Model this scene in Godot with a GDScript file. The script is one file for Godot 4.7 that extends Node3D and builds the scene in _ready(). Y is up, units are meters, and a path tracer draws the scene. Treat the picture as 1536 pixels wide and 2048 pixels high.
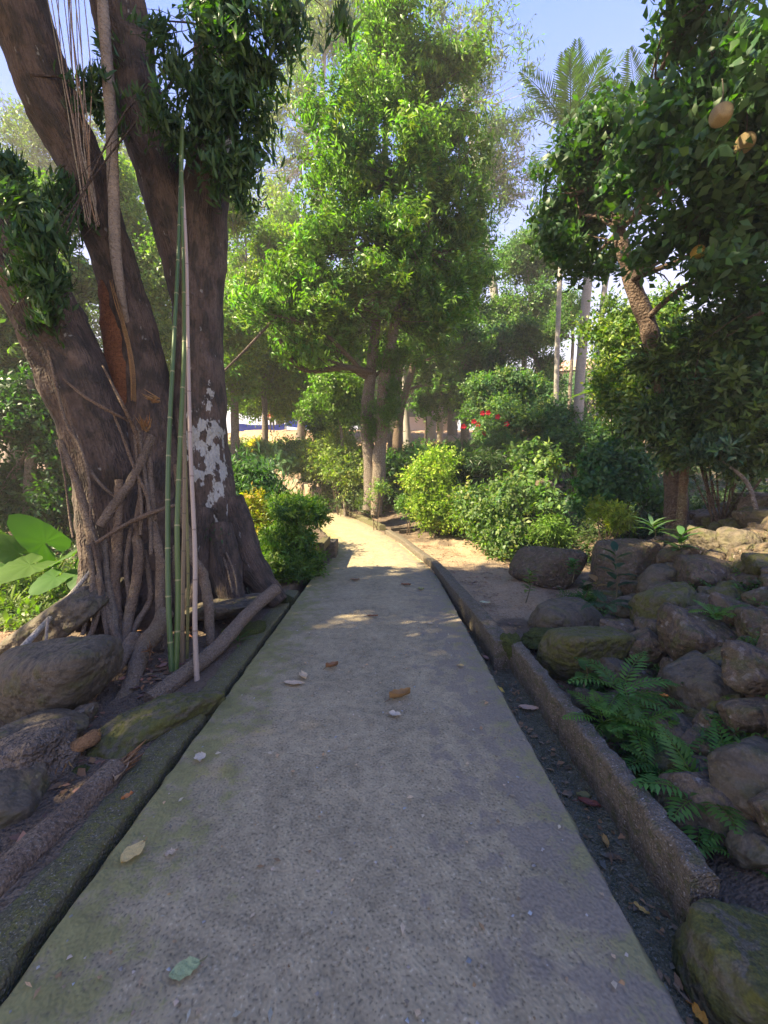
extends Node3D

# ---------------------------------------------------------------- mesh collector
class MB:
	var v := PackedVector3Array()
	var n := PackedVector3Array()
	var uv := PackedVector2Array()
	var c := PackedColorArray()
	var ix := PackedInt32Array()
	func add(p: Vector3, nn: Vector3, t: Vector2, col: Color) -> int:
		v.append(p); n.append(nn); uv.append(t); c.append(col)
		return v.size() - 1
	func tri(a: int, b: int, d: int) -> void:
		ix.append(a); ix.append(b); ix.append(d)
	func quad(a: int, b: int, d: int, e: int) -> void:
		ix.append(a); ix.append(b); ix.append(d)
		ix.append(a); ix.append(d); ix.append(e)
	func smooth(from: int = 0, ifrom: int = 0) -> void:
		for i in range(from, v.size()):
			n[i] = Vector3.ZERO
		for k in range(ifrom, ix.size(), 3):
			var a := ix[k]; var b := ix[k + 1]; var d := ix[k + 2]
			var f := (v[a] - v[d]).cross(v[a] - v[b])
			n[a] += f; n[b] += f; n[d] += f
		for i in range(from, v.size()):
			n[i] = n[i].normalized() if n[i].length_squared() > 1e-16 else Vector3.UP
	func mesh(off: Vector3 = Vector3.ZERO) -> ArrayMesh:
		var arr := []
		arr.resize(Mesh.ARRAY_MAX)
		if off != Vector3.ZERO:
			for i in v.size():
				v[i] -= off
		arr[Mesh.ARRAY_VERTEX] = v; arr[Mesh.ARRAY_NORMAL] = n; arr[Mesh.ARRAY_TEX_UV] = uv
		arr[Mesh.ARRAY_COLOR] = c; arr[Mesh.ARRAY_INDEX] = ix
		var m := ArrayMesh.new()
		m.add_surface_from_arrays(Mesh.PRIMITIVE_TRIANGLES, arr)
		return m

var rng := RandomNumberGenerator.new()
var nz := FastNoiseLite.new()
var used := {}
var M := {}
var CL := {}
var sheets := {}
var tris := 0
const WHITE := Color(1, 1, 1)

func numbered(called: String) -> String:
	if not used.has(called):
		used[called] = 0
		return called
	used[called] += 1
	return "%s_%03d" % [called, used[called]]

func tag(o: Node, label: String, category: String, group := "") -> void:
	o.set_meta("label", label)
	o.set_meta("category", category)
	if group != "":
		o.set_meta("group", group)

func thing(called: String, label: String, category: String, at: Vector3, group := "") -> Node3D:
	var o := Node3D.new()
	o.name = numbered(called)
	add_child(o)
	o.position = at
	tag(o, label, category, group)
	return o

func part(parent: Node3D, called: String, mb: MB, mat: Material) -> MeshInstance3D:
	var o := MeshInstance3D.new()
	o.name = called
	o.mesh = mb.mesh(parent.position if parent != self else Vector3.ZERO)
	o.material_override = mat
	parent.add_child(o, true)
	return o

func solo(called: String, label: String, category: String, at: Vector3, mb: MB, mat: Material, group := "") -> MeshInstance3D:
	var o := MeshInstance3D.new()
	o.name = numbered(called)
	o.mesh = mb.mesh(at)
	o.material_override = mat
	o.position = at
	add_child(o)
	tag(o, label, category, group)
	return o

func struct(called: String, mb: MB, mat: Material) -> MeshInstance3D:
	var o := MeshInstance3D.new()
	o.name = numbered(called)
	o.mesh = mb.mesh()
	o.material_override = mat
	add_child(o)
	o.set_meta("kind", "structure")
	return o

func rnd(a: float, b: float) -> float:
	return rng.randf_range(a, b)

func rdir() -> Vector3:
	var y := rnd(-1, 1)
	var t := rnd(0, TAU)
	var r := sqrt(1.0 - y * y)
	return Vector3(r * cos(t), y, r * sin(t))

func vary(c: Color, s: float) -> Color:
	var k := 1.0 + rnd(-s, s)
	var w := rnd(-s, s) * 0.5
	return Color(c.r * k * (1.0 + w), c.g * k, c.b * k * (1.0 - w))

# ---------------------------------------------------------------- textures and materials
func noise_img(w: int, h: int, freq: float, seed_: int, oct := 4, type := FastNoiseLite.TYPE_SIMPLEX_SMOOTH, seamless := true) -> PackedByteArray:
	var key := "%d %d %.3f %d %d %s" % [w, h, freq, oct, type, seamless]
	if not sheets.has(key):
		var f := FastNoiseLite.new()
		f.noise_type = type
		f.seed = seed_
		f.frequency = freq
		f.fractal_octaves = oct
		if oct == 1:
			f.fractal_type = FastNoiseLite.FRACTAL_NONE
		if type == FastNoiseLite.TYPE_CELLULAR:
			f.cellular_return_type = FastNoiseLite.RETURN_DISTANCE2_SUB
		var im: Image = f.get_seamless_image(w, h) if seamless else f.get_image(w, h)
		im.convert(Image.FORMAT_L8)
		sheets[key] = im.get_data()
		return sheets[key]
	# a sheet that was made before is used again, rolled to another start
	var d: PackedByteArray = sheets[key]
	var off := (seed_ * 37 % h) * w
	return d.slice(off) + d.slice(0, off)

func sst(a: float, b: float, x: float) -> float:
	var t := clampf((x - a) / (b - a), 0.0, 1.0)
	return t * t * (3.0 - 2.0 * t)

# base colours ca..cb by a broad noise, then layers [frequency, low, high, colour, strength]; all colours linear
func tex(sz: int, ca: Color, cb: Color, freq: float, layers: Array, seed_: int, grain := 0.25) -> ImageTexture:
	var base := noise_img(sz, sz, freq, seed_, 5)
	var fine := noise_img(sz, sz, 0.2, seed_ + 77, 2)
	var ln := []
	for k in layers.size():
		ln.append(noise_img(sz, sz, layers[k][0], seed_ + 5 + k * 13, 5))
	var luts := []
	for l in layers:
		var lut := PackedFloat32Array()
		lut.resize(256)
		for i in 256:
			lut[i] = sst(l[1], l[2], i / 255.0) * l[4]
		luts.append(lut)
	var out := PackedByteArray()
	out.resize(sz * sz * 3)
	var gam := PackedByteArray()
	gam.resize(1025)
	for i in 1025:
		gam[i] = int(clampf(Color(i / 1024.0, 0, 0).linear_to_srgb().r * 255.0, 0, 255))
	for i in sz * sz:
		var t := base[i] / 255.0
		var g := 1.0 + (fine[i] / 255.0 - 0.5) * 2.0 * grain
		var r := lerpf(ca.r, cb.r, t); var gg := lerpf(ca.g, cb.g, t); var b := lerpf(ca.b, cb.b, t)
		for k in luts.size():
			var a: float = luts[k][ln[k][i]]
			if a > 0.0:
				var lc: Color = layers[k][3]
				r += (lc.r - r) * a; gg += (lc.g - gg) * a; b += (lc.b - b) * a
		out[i * 3] = gam[int(clampf(r * g, 0, 1) * 1024)]
		out[i * 3 + 1] = gam[int(clampf(gg * g, 0, 1) * 1024)]
		out[i * 3 + 2] = gam[int(clampf(b * g, 0, 1) * 1024)]
	return ImageTexture.create_from_image(Image.create_from_data(sz, sz, false, Image.FORMAT_RGB8, out))

func htex(sz: int, freq: float, seed_: int, oct := 5, type := FastNoiseLite.TYPE_SIMPLEX_SMOOTH) -> ImageTexture:
	var d := noise_img(sz, sz, freq, seed_, oct, type)
	return ImageTexture.create_from_image(Image.create_from_data(sz, sz, false, Image.FORMAT_L8, d))

func smat(called: String, t: Texture2D, h: Texture2D, hs: float, rough: float, scale: float, tri := true) -> StandardMaterial3D:
	var m := StandardMaterial3D.new()
	m.resource_name = called
	m.albedo_texture = t
	m.roughness = rough
	m.vertex_color_use_as_albedo = true
	if h:
		m.heightmap_enabled = true
		m.heightmap_texture = h
		m.heightmap_scale = hs
	if tri:
		m.uv1_triplanar = true
		m.uv1_world_triplanar = true
		m.uv1_scale = Vector3.ONE * scale
	else:
		m.uv1_scale = Vector3(scale, scale, 1)
	M[called] = m
	return m

func plain(called: String, lin: Color, rough: float) -> StandardMaterial3D:
	var m := StandardMaterial3D.new()
	m.resource_name = called
	m.albedo_color = lin.linear_to_srgb()
	m.roughness = rough
	m.vertex_color_use_as_albedo = true
	M[called] = m
	return m

func leafmat(called: String, rough: float, back: Color) -> StandardMaterial3D:
	var m := plain(called, WHITE, rough)
	m.backlight_enabled = true
	m.backlight = back
	m.metallic_specular = 0.4
	return m

# ---------------------------------------------------------------- shapes
func spline(pts: Array, rad: Array, step: float) -> Array:
	var op := PackedVector3Array()
	var orr := PackedFloat32Array()
	for i in pts.size() - 1:
		var p0: Vector3 = pts[maxi(i - 1, 0)]; var p1: Vector3 = pts[i]; var p2: Vector3 = pts[i + 1]; var p3: Vector3 = pts[mini(i + 2, pts.size() - 1)]
		var k := maxi(1, int(ceil(p1.distance_to(p2) / step)))
		for j in k:
			var t := float(j) / k
			op.append(p1.cubic_interpolate(p2, p0, p3, t))
			orr.append(lerpf(rad[i], rad[i + 1], t))
	op.append(pts[-1]); orr.append(rad[-1])
	return [op, orr]

# a limb along pts; bump = share of the radius the surface wanders by; flute = ridges round the foot
func tube(mb: MB, pts: Array, rad: Array, sides: int, step: float, bump := 0.0, freq := 6.0, col := WHITE, caps := true, vary_c := 0.0, flute := 0.0) -> void:
	var s := spline(pts, rad, step)
	var P_: PackedVector3Array = s[0]; var R: PackedFloat32Array = s[1]
	var first := mb.v.size(); var ifirst := mb.ix.size()
	var run := 0.0
	var ref := Vector3(0, 0, 1)
	var t0 := (P_[mini(1, P_.size() - 1)] - P_[0]).normalized()
	if absf(t0.dot(ref)) > 0.8:
		ref = Vector3(0, 1, 0)
	var rlast := R[R.size() - 1]
	for i in P_.size():
		var t := (P_[mini(i + 1, P_.size() - 1)] - P_[maxi(i - 1, 0)]).normalized()
		var a := (ref - t * ref.dot(t)).normalized()
		var b := t.cross(a)
		ref = a if absf(t.dot(Vector3(0, 0, 1))) > 0.6 else ref
		if i > 0:
			run += P_[i].distance_to(P_[i - 1])
		for j in sides + 1:
			var th := TAU * (float(j % sides) / sides - 0.5)
			var dirv := a * cos(th) + b * sin(th)
			var r := R[i]
			var cc := col
			if bump > 0.0:
				var q := P_[i] + dirv * r
				r *= 1.0 + bump * (nz.get_noise_3dv(q * freq) + 0.5 * nz.get_noise_3dv(q * freq * 2.7))
				if flute > 0.0:
					r *= 1.0 + flute * clampf((R[i] - rlast) / rlast, 0, 1) * sin(th * 7.0 + 2.0 * sin(th * 2.0))
			if vary_c > 0.0:
				var w := 1.0 + vary_c * nz.get_noise_3dv((P_[i] + dirv * r) * 9.0 + Vector3(31, 7, 5))
				cc = Color(col.r * w, col.g * w, col.b * w)
			mb.add(P_[i] + dirv * r, dirv, Vector2(float(j) / sides, run), cc)
	var w_ := sides + 1
	for i in P_.size() - 1:
		for j in sides:
			var a_ := first + i * w_ + j
			mb.quad(a_, a_ + w_, a_ + w_ + 1, a_ + 1)
	# order above: (i,j) (i+1,j) (i+1,j+1) (i,j+1)
	if bump > 0.0:
		mb.smooth(first, ifirst)
		for i in P_.size():
			var k0 := first + i * w_; var k1 := k0 + sides
			var av := (mb.n[k0] + mb.n[k1]).normalized()
			mb.n[k0] = av; mb.n[k1] = av
	if caps:
		for e in 2:
			var i: int = 0 if e == 0 else P_.size() - 1
			var t: Vector3 = (P_[0] - P_[1]).normalized() if e == 0 else (P_[i] - P_[i - 1]).normalized()
			var c0 := mb.add(P_[i] + t * R[i] * 0.1, t, Vector2.ZERO, col)
			var ring := []
			for j in sides:
				ring.append(mb.add(mb.v[first + i * w_ + j], t, Vector2.ZERO, col))
			for j in sides:
				if e == 0:
					mb.tri(c0, ring[j], ring[(j + 1) % sides])
				else:
					mb.tri(c0, ring[(j + 1) % sides], ring[j])

func leaf(mb: MB, base: Vector3, dir: Vector3, up: Vector3, L: float, W: float, bend: float, col: Color, level := 1, fold := 0.14) -> void:
	var d := dir.normalized()
	var s := d.cross(up)
	if s.length_squared() < 1e-6:
		s = d.cross(Vector3(0.3, 0.5, 0.8))
	s = s.normalized()
	var u := s.cross(d)
	if level == 2:
		var b := mb.add(base, u, Vector2(0.5, 0), col)
		var rows := []
		for k in 3:
			var t: float = [0.22, 0.5, 0.78][k]
			var w: float = W * 0.5 * [0.8, 1.0, 0.62][k]
			var p := base + d * L * t - u * bend * L * t * t
			var nn := (u + d * bend * 2.0 * t).normalized()
			rows.append([mb.add(p - s * w + u * w * fold * 2.0, (nn - s * fold).normalized(), Vector2(0, t), col), mb.add(p, nn, Vector2(0.5, t), col), mb.add(p + s * w + u * w * fold * 2.0, (nn + s * fold).normalized(), Vector2(1, t), col)])
		var tp := mb.add(base + d * L - u * bend * L, (u + d * bend * 2.0).normalized(), Vector2(0.5, 1), col)
		mb.tri(b, rows[0][0], rows[0][1]); mb.tri(b, rows[0][1], rows[0][2])
		for k in 2:
			mb.quad(rows[k][0], rows[k + 1][0], rows[k + 1][1], rows[k][1])
			mb.quad(rows[k][1], rows[k + 1][1], rows[k + 1][2], rows[k][2])
		mb.tri(rows[2][0], tp, rows[2][1]); mb.tri(rows[2][1], tp, rows[2][2])
	elif level == 0:
		var p0 := base + d * L * 0.45
		var b0 := mb.add(base, u, Vector2(0.5, 0), col)
		var l0 := mb.add(p0 - s * W * 0.5 + u * W * fold, (u - s * fold).normalized(), Vector2(0, 0.45), col)
		var t0 := mb.add(base + d * L - u * bend * L, (u + d * bend).normalized(), Vector2(0.5, 1), col)
		var r0 := mb.add(p0 + s * W * 0.5 + u * W * fold, (u + s * fold).normalized(), Vector2(1, 0.45), col)
		mb.tri(b0, l0, t0); mb.tri(b0, t0, r0)
	else:
		var p := base + d * L * 0.45 - u * bend * L * 0.2
		var nn := (u + d * bend).normalized()
		var b := mb.add(base, u, Vector2(0.5, 0), col)
		var l := mb.add(p - s * W * 0.5 + u * W * fold, (nn - s * fold).normalized(), Vector2(0, 0.45), col)
		var c_ := mb.add(p, nn, Vector2(0.5, 0.45), col)
		var r := mb.add(p + s * W * 0.5 + u * W * fold, (nn + s * fold).normalized(), Vector2(1, 0.45), col)
		var tp := mb.add(base + d * L - u * bend * L, (u + d * bend * 2.0).normalized(), Vector2(0.5, 1), col)
		mb.tri(b, l, c_); mb.tri(b, c_, r); mb.tri(l, tp, c_); mb.tri(c_, tp, r)

# a spray of leaves round a twig that runs along +Y, about one unit long
func spray(seed_: int, twigs: int, per: int, L: float, W: float, droop: float, spread: float, twig_col: Color, level := 1, yellow := 0.06, drop_tip := 0.0, twiggy := true) -> ArrayMesh:
	rng.seed = seed_
	var mb := MB.new()
	for k in twigs:
		var ang := TAU * k / twigs + rnd(-0.5, 0.5)
		var out := Vector3(cos(ang), 0, sin(ang))
		var axis := (Vector3.UP + out * spread * rnd(0.5, 1.2)).normalized()
		var start := Vector3(0, rnd(-0.25, 0.1), 0) + out * rnd(0.0, 0.1)
		var len := rnd(0.55, 0.9)
		var pp := start
		var pts := [start]
		for i in 4:
			pp += axis * len / 4.0
			axis = (axis + Vector3(rnd(-0.18, 0.18), -drop_tip * 0.3 + rnd(-0.12, 0.12), rnd(-0.18, 0.18))).normalized()
			pts.append(pp)
		if twiggy:
			tube(mb, [pts[0], pts[2], pts[4]], [0.012, 0.008, 0.004], 3, 1.0, 0.0, 1.0, twig_col, false)
		for i in per:
			var t := (i + 0.6) / per * 4.0
			var seg := mini(int(t), 3)
			var q: Vector3 = pts[seg].lerp(pts[seg + 1], t - seg)
			var ax: Vector3 = (pts[seg + 1] - pts[seg]).normalized()
			var side := ax.cross(rdir()).normalized()
			var d := (side * rnd(0.7, 1.1) + ax * rnd(0.2, 0.8) + Vector3(0, -droop * rnd(0.5, 1.3), 0)).normalized()
			if i == per - 1:
				d = (ax + Vector3(0, -droop * 0.7, 0)).normalized()
			var g := rnd(0.72, 1.25)
			var col := Color(g, g, g)
			if rng.randf() < yellow:
				col = Color(g * 2.2, g * 1.35, g * 0.7)
			var upv := (Vector3.UP + rdir() * 0.55).normalized()
			leaf(mb, q, d, upv, L * rnd(0.7, 1.2), W * rnd(0.75, 1.15), droop * 0.25 + rnd(0.0, 0.25), col, level)
	return mb.mesh()

func rock_mesh(seed_: int, sub: int, planes: int, soft: float, rough: float, stretch := Vector3.ONE) -> MB:
	rng.seed = seed_
	var N := []
	var Hh := []
	for i in planes:
		N.append(rdir())
		Hh.append(rnd(0.72, 1.0))
	for a in [Vector3.UP, Vector3.DOWN, Vector3.LEFT, Vector3.RIGHT, Vector3.FORWARD, Vector3.BACK]:
		N.append((a + rdir() * 0.2).normalized())
		Hh.append(rnd(0.8, 1.0))
	var mb := MB.new()
	# cube sphere
	var k := sub
	var key := {}
	for f in 6:
		var ax: Vector3 = [Vector3.RIGHT, Vector3.LEFT, Vector3.UP, Vector3.DOWN, Vector3.BACK, Vector3.FORWARD][f]
		var b1 := Vector3(ax.y, ax.z, ax.x)
		var b2 := ax.cross(b1)
		var grid := []
		for i in k + 1:
			for j in k + 1:
				var u := tan((float(i) / k * 2.0 - 1.0) * PI / 4.0)
				var w := tan((float(j) / k * 2.0 - 1.0) * PI / 4.0)
				var d := (ax + b1 * u + b2 * w).normalized()
				var kk := Vector3i((d * 8000.0).round())
				if not key.has(kk):
					var acc := 0.0
					for q in N.size():
						var c_: float = d.dot(N[q])
						if c_ > 0.05:
							acc += pow(c_ / Hh[q], soft)
					var r := 1.0 / pow(acc, 1.0 / soft)
					var off := Vector3(seed_ * 1.7, seed_ * 0.3, 0)
					r *= 1.0 + rough * (nz.get_noise_3dv(d * 1.6 + off) + 0.5 * nz.get_noise_3dv(d * 4.0 + off) + 0.25 * nz.get_noise_3dv(d * 9.0 + off))
					key[kk] = mb.add(d * r * stretch, d, Vector2.ZERO, WHITE)
				grid.append(key[kk])
		for i in k:
			for j in k:
				var a := i * (k + 1) + j
				mb.quad(grid[a], grid[a + 1], grid[a + k + 2], grid[a + k + 1])
	# outward winding
	var a0 := mb.ix[0]
	if (mb.v[a0] - mb.v[mb.ix[2]]).cross(mb.v[a0] - mb.v[mb.ix[1]]).dot(mb.v[a0]) < 0:
		for i in range(0, mb.ix.size(), 3):
			var sw := mb.ix[i + 1]
			mb.ix[i + 1] = mb.ix[i + 2]
			mb.ix[i + 2] = sw
	mb.smooth()
	return mb

func basis_of(turn: float, tilt: float, roll: float, sc: Vector3) -> Basis:
	return Basis.from_euler(Vector3(tilt, turn, roll)) * Basis.from_scale(sc)

# ---------------------------------------------------------------- lay of the land
func pathx(d: float) -> float:
	var D := [-9.0, 7.0, 8.5, 10.0, 13.0, 16.0, 20.0, 25.0, 30.0, 36.0, 60.0]
	var X := [-0.13, -0.13, -0.24, -0.55, -1.5, -2.85, -5.0, -7.8, -12.0, -17.5, -42.0]
	for i in D.size() - 1:
		if d < D[i + 1]:
			var m0: float = (X[i + 1] - X[maxi(i - 1, 0)]) / (D[i + 1] - D[maxi(i - 1, 0)])
			var m1: float = (X[mini(i + 2, 10)] - X[i]) / (D[mini(i + 2, 10)] - D[i])
			if i == 0:
				return X[0]
			var h: float = D[i + 1] - D[i]
			var t: float = (d - D[i]) / h
			return (2*t*t*t - 3*t*t + 1) * X[i] + (t*t*t - 2*t*t + t) * h * m0 + (-2*t*t*t + 3*t*t) * X[i + 1] + (t*t*t - t*t) * h * m1
	return X[-1]

func pathw(d: float) -> float:
	return 0.94 - 0.2 * sst(6.0, 9.0, d)

func pathh(d: float) -> float:
	return 0.045 * maxf(0.0, d - 8.0) + 0.1 * maxf(0.0, d - 17.0) * sst(16, 24, d)

func land(x: float, d: float) -> float:
	var px := pathx(d)
	var hp := pathh(d)
	var e := x - px
	var h := hp
	var w := pathw(d)
	var n1 := nz.get_noise_2d(x * 1.3, d * 1.3)
	var n2 := nz.get_noise_2d(x * 5.0 + 40.0, d * 5.0)
	if e > 0:
		# uphill side
		var hill := minf(0.2 * maxf(0.0, d - 8.5) + 0.03 * maxf(0.0, d - 18.0), 5.0 + 0.05 * maxf(0.0, d - 30.0))
		var t := sst(w + 0.2, w + 3.2, e)
		h = lerpf(hp, maxf(hp, hill), t)
		var xb := 1.55 + 0.45 * (clampf(d, 0.0, 7.0) - 2.4)
		var bank := clampf((x - xb) * 0.6, 0.0, 1.0 + 0.05 * maxf(0.0, x - xb))
		h = maxf(h, bank * (1.0 - 0.5 * sst(6.5, 9.5, d)))
		var gully := sst(4.0, 3.0, d) * sst(0.9, 1.1, e) * (1.0 - sst(1.6, 2.2, x - 0.3 * d + 0.6))
		h -= 0.16 * gully
		h += (n1 * 0.10 + n2 * 0.03) * sst(w + 0.1, w + 1.2, e)
	else:
		var t := sst(w + 0.3, w + 3.0, -e)
		h = lerpf(hp, hp * 0.9 - 0.1, t)
		h += (n1 * 0.10 + n2 * 0.03) * sst(w + 0.3, w + 1.2, -e) - 0.05 * sst(w + 0.2, w + 0.5, -e) * sst(9, 6, d)
	# the bed cut for the path and its drains
	if d < 6.6:
		if e > -1.10 and x < 1.13 - 0.17 * sst(3.5, 4.6, d):
			h = -0.32
	if absf(e) < w - 0.06:
		h = hp - 0.32
	return h

func ground_at(x: float, z: float) -> Vector3:
	return Vector3(x, land(x, -z), z)

func axis(stops: Array) -> PackedFloat32Array:
	var o := PackedFloat32Array()
	for i in stops.size() - 1:
		var a: float = stops[i][0]; var b: float = stops[i + 1][0]; var st: float = stops[i][1]
		var k := int(round((b - a) / st))
		for j in k:
			o.append(lerpf(a, b, float(j) / k))
	o.append(stops[-1][0])
	return o

# lines that strips follow: the path's centre, the kerb's inner face, the retaining wall's face
func centre(line: int, d: float) -> Vector2:
	if line == 1:
		return Vector2(pathx(d) + pathw(d) + lerpf(0.12, 0.01, sst(3.5, 6.5, d)), pathh(d))
	if line == 2:
		return Vector2(pathx(d) + pathw(d) + 0.25, pathh(d))
	return Vector2(pathx(d), pathh(d))

# a solid strip swept along the way: profile points are (offset from the centre line, height); open at the foot
func sweep(mb: MB, d0: float, d1: float, step: float, prof: Array, jag: float, line: int, col := WHITE, vlen := 1.0, scaled := false) -> void:
	var k := int(ceil((d1 - d0) / step))
	var m := prof.size()
	var first := mb.v.size()
	var ifirst := mb.ix.size()
	for i in k + 1:
		var d := lerpf(d0, d1, float(i) / k)
		var c_ := centre(line, d)
		for j in m:
			var o: Vector2 = prof[j]
			var jx := nz.get_noise_2d(d * 14.0, j * 7.3) * jag + nz.get_noise_2d(d * 60.0, j * 3.1) * jag * 0.5
			var jy := nz.get_noise_2d(d * 11.0 + 50.0, j * 5.3) * jag * 0.6
			if scaled:
				o.x *= pathw(d)
			mb.add(Vector3(c_.x + o.x + jx, c_.y + o.y + (jy if j > 0 and j < m - 1 else 0.0), -d), Vector3.UP, Vector2((prof[j].x - prof[0].x) / (prof[-1].x - prof[0].x), d / vlen), col)
	for i in k:
		for j in m - 1:
			var a := first + i * m + j
			mb.quad(a, a + m, a + m + 1, a + 1)
	mb.smooth(first, ifirst)
	for e in 2:
		var i: int = 0 if e == 0 else k
		var ring := []
		for j in m:
			ring.append(mb.add(mb.v[first + i * m + j], Vector3(0, 0, 1 if e == 0 else -1), Vector2.ZERO, col))
		for j in range(1, m - 1):
			if e == 0:
				mb.tri(ring[0], ring[j], ring[j + 1])
			else:
				mb.tri(ring[0], ring[j + 1], ring[j])

# ---------------------------------------------------------------- plants
# every lobe breaks up into smaller tufts, so that outlines are ragged and gaps open between them
func tufts(lobes: Array, n_: int, lo: float, hi: float, flat: float) -> Array:
	var out := []
	for l in lobes:
		for k in n_:
			var p: Vector3 = l[0] + rdir() * l[1] * rnd(0.35, 0.95)
			out.append([p, l[1] * Vector3(1, flat, 1) * rnd(lo, hi)])
	return out

# leaf sprays spread through lobes [centre, radii]; gaps where a slow noise runs low
func crown(parent: Node3D, called: String, kind: String, mat: Material, lobes: Array, count: int, s0: float, s1: float, tint: Color, seed_: int, gap := -0.1, shell := 0.5, hang := 0.0, tv := 0.25, gfreq := 1.1, light := Color(0, 0, 0), tuft := 9, flat := 0.65) -> MeshInstance3D:
	rng.seed = seed_
	lobes = tufts(lobes, tuft, 0.24, 0.55, flat) if tuft > 0 else lobes
	if -lobes[0][0].z > 7.3 and CL.has(kind + "_far"):
		kind += "_far"
	var clump: Mesh = CL[kind]
	var vol := PackedFloat32Array()
	var tot := 0.0
	for l in lobes:
		tot += pow(l[1].x * l[1].y * l[1].z, 0.75)
		vol.append(tot)
	var T := []
	var C := []
	var tries := 0
	while T.size() < count and tries < count * 12:
		tries += 1
		if tries > count * 6:
			gap = -9.0
		var q := rng.randf() * tot
		var k := 0
		while vol[k] < q and k < lobes.size() - 1:
			k += 1
		var d := rdir()
		var rr := pow(rng.randf(), shell) * (1.0 + 0.55 * nz.get_noise_3dv(d * 3.0 + lobes[k][0] * 3.0))
		if rng.randf() < 0.10:
			rr *= rnd(1.1, 1.5)
		var p: Vector3 = lobes[k][0] + d * lobes[k][1] * rr
		if nz.get_noise_3dv(p * gfreq + Vector3(seed_, 0, 0)) < gap:
			continue
		var out := (d + Vector3(0, 0.35 - hang * 1.6, 0) + rdir() * 0.6).normalized()
		var x := out.cross(rdir()).normalized()
		var b := Basis(x, out, x.cross(out)) * Basis.from_scale(Vector3.ONE * rnd(s0, s1))
		T.append(Transform3D(b, p - parent.position))
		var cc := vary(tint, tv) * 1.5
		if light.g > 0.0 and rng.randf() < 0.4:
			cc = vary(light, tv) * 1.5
		C.append(cc)
	var src := clump.surface_get_arrays(0)
	var sv: PackedVector3Array = src[Mesh.ARRAY_VERTEX]
	var sn: PackedVector3Array = src[Mesh.ARRAY_NORMAL]
	var sc: PackedColorArray = src[Mesh.ARRAY_COLOR]
	var si: PackedInt32Array = src[Mesh.ARRAY_INDEX]
	# a handful of tints, each leaf spray takes one
	var tints := []
	for k in 16:
		var tc: Color = C[(k * 7919) % C.size()]
		var pc := PackedColorArray()
		for q in sc:
			pc.append(Color(q.r * tc.r, q.g * tc.g, q.b * tc.b))
		tints.append([tc, pc])
	var mb := MB.new()
	var nv := sv.size()
	var ns := si.size()
	mb.ix.resize(ns * T.size())
	for i in T.size():
		var best := 0
		var bd := 1e9
		for k in 16:
			var dd := absf(tints[k][0].g - C[i].g) + absf(tints[k][0].r - C[i].r)
			if dd < bd:
				bd = dd
				best = k
		var tr: Transform3D = T[i]
		mb.v.append_array(tr * sv)
		mb.n.append_array(Transform3D(tr.basis.orthonormalized(), Vector3.ZERO) * sn)
		mb.c.append_array(tints[best][1])
		var o0 := i * nv
		var o1 := i * ns
		for j in ns:
			mb.ix[o1 + j] = si[j] + o0
	mb.uv.resize(mb.v.size())
	tris += mb.ix.size() / 3
	var o := MeshInstance3D.new()
	o.name = called
	o.mesh = mb.mesh()
	o.material_override = mat
	parent.add_child(o, true)
	return o

# boughs that fork from a place on the stem out to and through the lobes
func boughs(mb: MB, from: Array, lobes: Array, r: float, seed_: int, twigs := 5, col := WHITE) -> void:
	rng.seed = seed_
	for l in lobes:
		var best: Vector3 = from[0]
		for f in from:
			if f.distance_to(l[0]) - f.y * 0.3 < best.distance_to(l[0]) - best.y * 0.3 and f.y < l[0].y + l[1].y * 0.3:
				best = f
		var c_: Vector3 = l[0]
		var mid := best.lerp(c_, 0.5) + Vector3(rnd(-0.2, 0.2), rnd(-0.1, 0.3), rnd(-0.2, 0.2)) * best.distance_to(c_) * 0.4
		tube(mb, [best, mid, c_], [r, r * 0.65, r * 0.4], 7, 0.35, 0.0, 1.0, col, false)
		for k in twigs:
			var t := rnd(0.25, 1.0)
			var s: Vector3 = best.lerp(mid, t * 2.0) if t < 0.5 else mid.lerp(c_, t * 2.0 - 1.0)
			var e: Vector3 = c_ + rdir() * l[1] * rnd(0.6, 0.95)
			var m2 := s.lerp(e, 0.5) + rdir() * s.distance_to(e) * 0.14
			tube(mb, [s, m2, e], [r * 0.3, r * 0.2, r * 0.08], 5, 0.3, 0.0, 1.0, col, false)

func stems(mb: MB, base: Vector3, lobes: Array, n_: int, r: float, seed_: int, col := WHITE) -> void:
	rng.seed = seed_
	for k in n_:
		var l: Array = lobes[k % lobes.size()]
		var e: Vector3 = l[0] + rdir() * l[1] * 0.7
		var b := base + Vector3(rnd(-1, 1), 0, rnd(-1, 1)) * r * 5.0
		b.y = land(b.x, -b.z) - 0.03
		var m := b.lerp(e, 0.5) + Vector3(rnd(-0.1, 0.1), rnd(0, 0.1), rnd(-0.1, 0.1)) * b.distance_to(e)
		tube(mb, [b, m, e], [r, r * 0.7, r * 0.3], 5, 0.2, 0.0, 1.0, col, false)

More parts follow.
